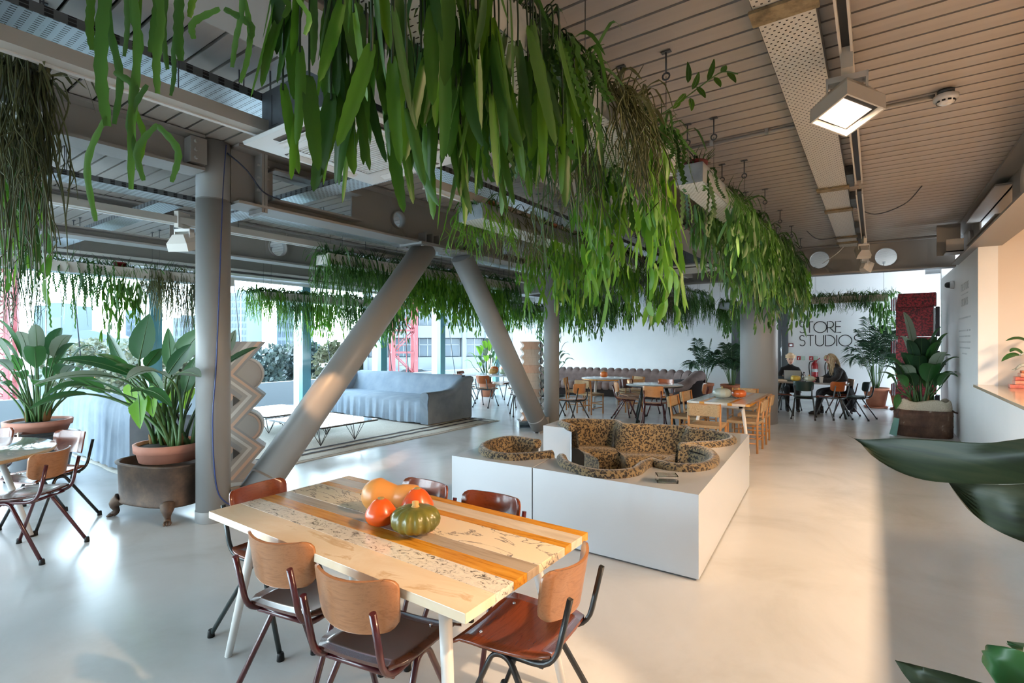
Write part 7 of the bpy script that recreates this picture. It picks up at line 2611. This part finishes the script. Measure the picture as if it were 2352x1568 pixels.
# trough E and F: along the window
trough('blue sofa window trough, along the glass past the near steel column', -9.75, -9.47, 5.2, 9.2, 2.42, side='cream_metal')
e_ = 'from the near end of the blue sofa window trough'
for k in range(6):
    y_ = 5.35 + k * 0.62
    kind = ['thin', 'thin', 'flat', 'thin', 'flat', 'flat'][k]
    plant(-9.61, y_, 2.55, 0.16, 0.3, [0.6, 1.1, 0.7, 1.05, 0.7, 0.85][k], kind, 140, 130 + k, '%s plant, %s %s' % (KN[kind], ORD[k], e_), m_=[M['leaf_bright'], M['leaf_mid'], M['leaf_bright'], M['leaf_mid'], M['leaf_mid'], M['leaf_mid']][k], tufts=20, bush=100)
trough('cream window trough hanging along the glass before the near steel column', -9.75, -9.47, 1.3, 4.7, 2.62, side='cream_metal')
f_ = 'in the cream window trough'
for k, (y_, kind, L_, n_, lb, pm) in enumerate([(1.5, 'thin', 0.9, 60, 'stringy green plant at the start', None), (1.9, 'string', 1.1, 50, 'long stringed plant with trailing roots', None), (2.35, 'zigzag', 0.8, 22, 'dark zigzag fishbone cactus', None), (2.72, 'zigzag', 0.55, 26, 'bushy dark fishbone cactus beside the red pot', None), (3.02, 'flat', 0.85, 44, 'flat leafed plant in a dark red plastic pot', M['red_plastic']), (3.55, 'thin', 0.7, 70, 'tufted plant with thin olive stems', None), (3.95, 'string', 1.1, 70, 'long olive string plant next to the last', None), (4.3, 'thin', 0.95, 110, 'dense dark green plant in a terracotta pot', M['terracotta'])]):
    plant(-9.61, y_, 2.75, 0.15, 0.2, L_ * 1.2, kind, int(n_ * 1.5), 150 + k, lb + ' ' + f_, m_=[M['leaf_mid'], M['leaf_flat_dark'], M['leaf_flat_dark'], M['leaf_flat_dark'], M['leaf_flat'], M['leaf_olive'], M['leaf_olive'], M['leaf_flat_dark']][k], tufts=18, bush=14, potm=pm)

# trough G: its end hangs into the picture beyond the near round table
trough('near round table trough whose end panel hangs in view', -6.2, -3.50, 0.44, 0.80, 2.80)
g_ = 'in the near round table trough'
plant(-3.46, 0.68, 2.93, 0.10, 0.10, 1.0, 'string', 150, 171, 'thick curtain of olive strings at the end panel, ' + g_, along='Y', m_=M['leaf_olive'], tufts=30, bush=40)
plant(-4.05, 0.62, 2.93, 0.2, 0.17, 1.15, 'thin', 120, 172, 'dense dark green trailing plant behind the olive strings, ' + g_, along='X', m_=M['leaf_flat_dark'])
plant(-4.5, 0.62, 2.93, 0.25, 0.17, 1.0, 'flat', 60, 173, 'bright flat leafed plant farthest along, ' + g_, along='X', m_=M['leaf_bright'])
plant(-5.2, 0.62, 2.93, 0.3, 0.17, 0.95, 'zigzag', 40, 174, 'zigzag stems on the window side, ' + g_, along='X')

# farther troughs
trough('slim column trough, far off over the white round table', -5.5, -5.22, 9.2, 12.6, 2.62)
h_n = 'from the near end of the slim column trough'
for k in range(6):
    kind = ['thin', 'flat', 'flat', 'thin', 'string', 'flat'][k]
    plant(-5.36, 9.4 + k * 0.6, 2.75, 0.16, 0.28, 0.7 + 0.3 * ((k * 7) % 5) / 5, kind, 115, 190 + k, '%s plant, %s %s' % (KN[kind], ORD[k], h_n), m_=[M['leaf_mid'], M['leaf_bright'], M['leaf_mid']][k % 3], tufts=16, bush=40, potm=M['terracotta'] if k in (0, 2) else None)
trough('dark rimmed table trough, far off before the brown sofa', -3.75, -3.47, 10.2, 14.0, 2.62)
i_n = 'from the near end of the dark rimmed table trough'
for k in range(6):
    kind = ['string', 'flat', 'string', 'thin', 'thin', 'thin'][k]
    plant(-3.61, 10.4 + k * 0.65, 2.75, 0.16, 0.3, [0.9, 0.75, 1.0, 0.75, 0.75, 0.7][k], kind, 110, 200 + k, '%s plant, %s %s' % (KN[kind], ORD[k], i_n), m_=[M['leaf_olive'], M['leaf_mid'], M['leaf_flat_dark'], M['leaf_mid'], M['leaf_mid'], M['leaf_mid']][k], tufts=16, bush=50)
trough('far window trough behind the second sloping brace', -7.7, -7.42, 10.4, 13.6, 2.42)
for k in range(5):
    plant(-7.56, 10.6 + k * 0.65, 2.55, 0.16, 0.32, 0.55 + 0.3 * ((k * 3) % 5) / 5, ['flat', 'thin', 'thin', 'flat', 'thin'][k], 130, 220 + k, '%s plant, %s from the near end of the far window trough' % (KN[['flat', 'thin', 'thin', 'flat', 'thin'][k]], ORD[k]), m_=[M['leaf_bright'], M['leaf_mid']][k % 2], tufts=16, bush=50)
trough('short trough between the slate door and the round column', -3.1, -2.84, 13.2, 14.6, 2.42)
for k in range(2):
    plant(-2.97, 13.5 + k * 0.7, 2.55, 0.15, 0.34, 0.75, ['thin', 'flat'][k], 120, 230 + k, ['thin grassy plant in the short trough beside the round column', 'flat leafed plant in the short trough beside the round column'][k], m_=M['leaf_mid'], tufts=20, bush=50)
t = trough('pale wooden box trough hanging before the STORE lettering', -1.25, 0.25, 14.4, 14.62, 2.53, h=0.16, side='sack')
for k in range(4):
    kind = ['flat', 'string', 'thin', 'flat'][k]
    plant(-1.05 + k * 0.4, 14.51, 2.66, 0.22, 0.14, [0.36, 0.32, 0.34, 0.7][k], kind, [70, 60, 80, 60][k], 240 + k, ['leafy plant nearest the long trough', 'dark stringy plant', 'tufted plant in the middle', 'airy leafed plant at the palm end'][k] + ' in the wooden box before the lettering', along='X', m_=[M['leaf_mid'], M['leaf_flat_dark'], M['leaf_flat_dark'], M['leaf_mid']][k], tufts=30, bush=50)
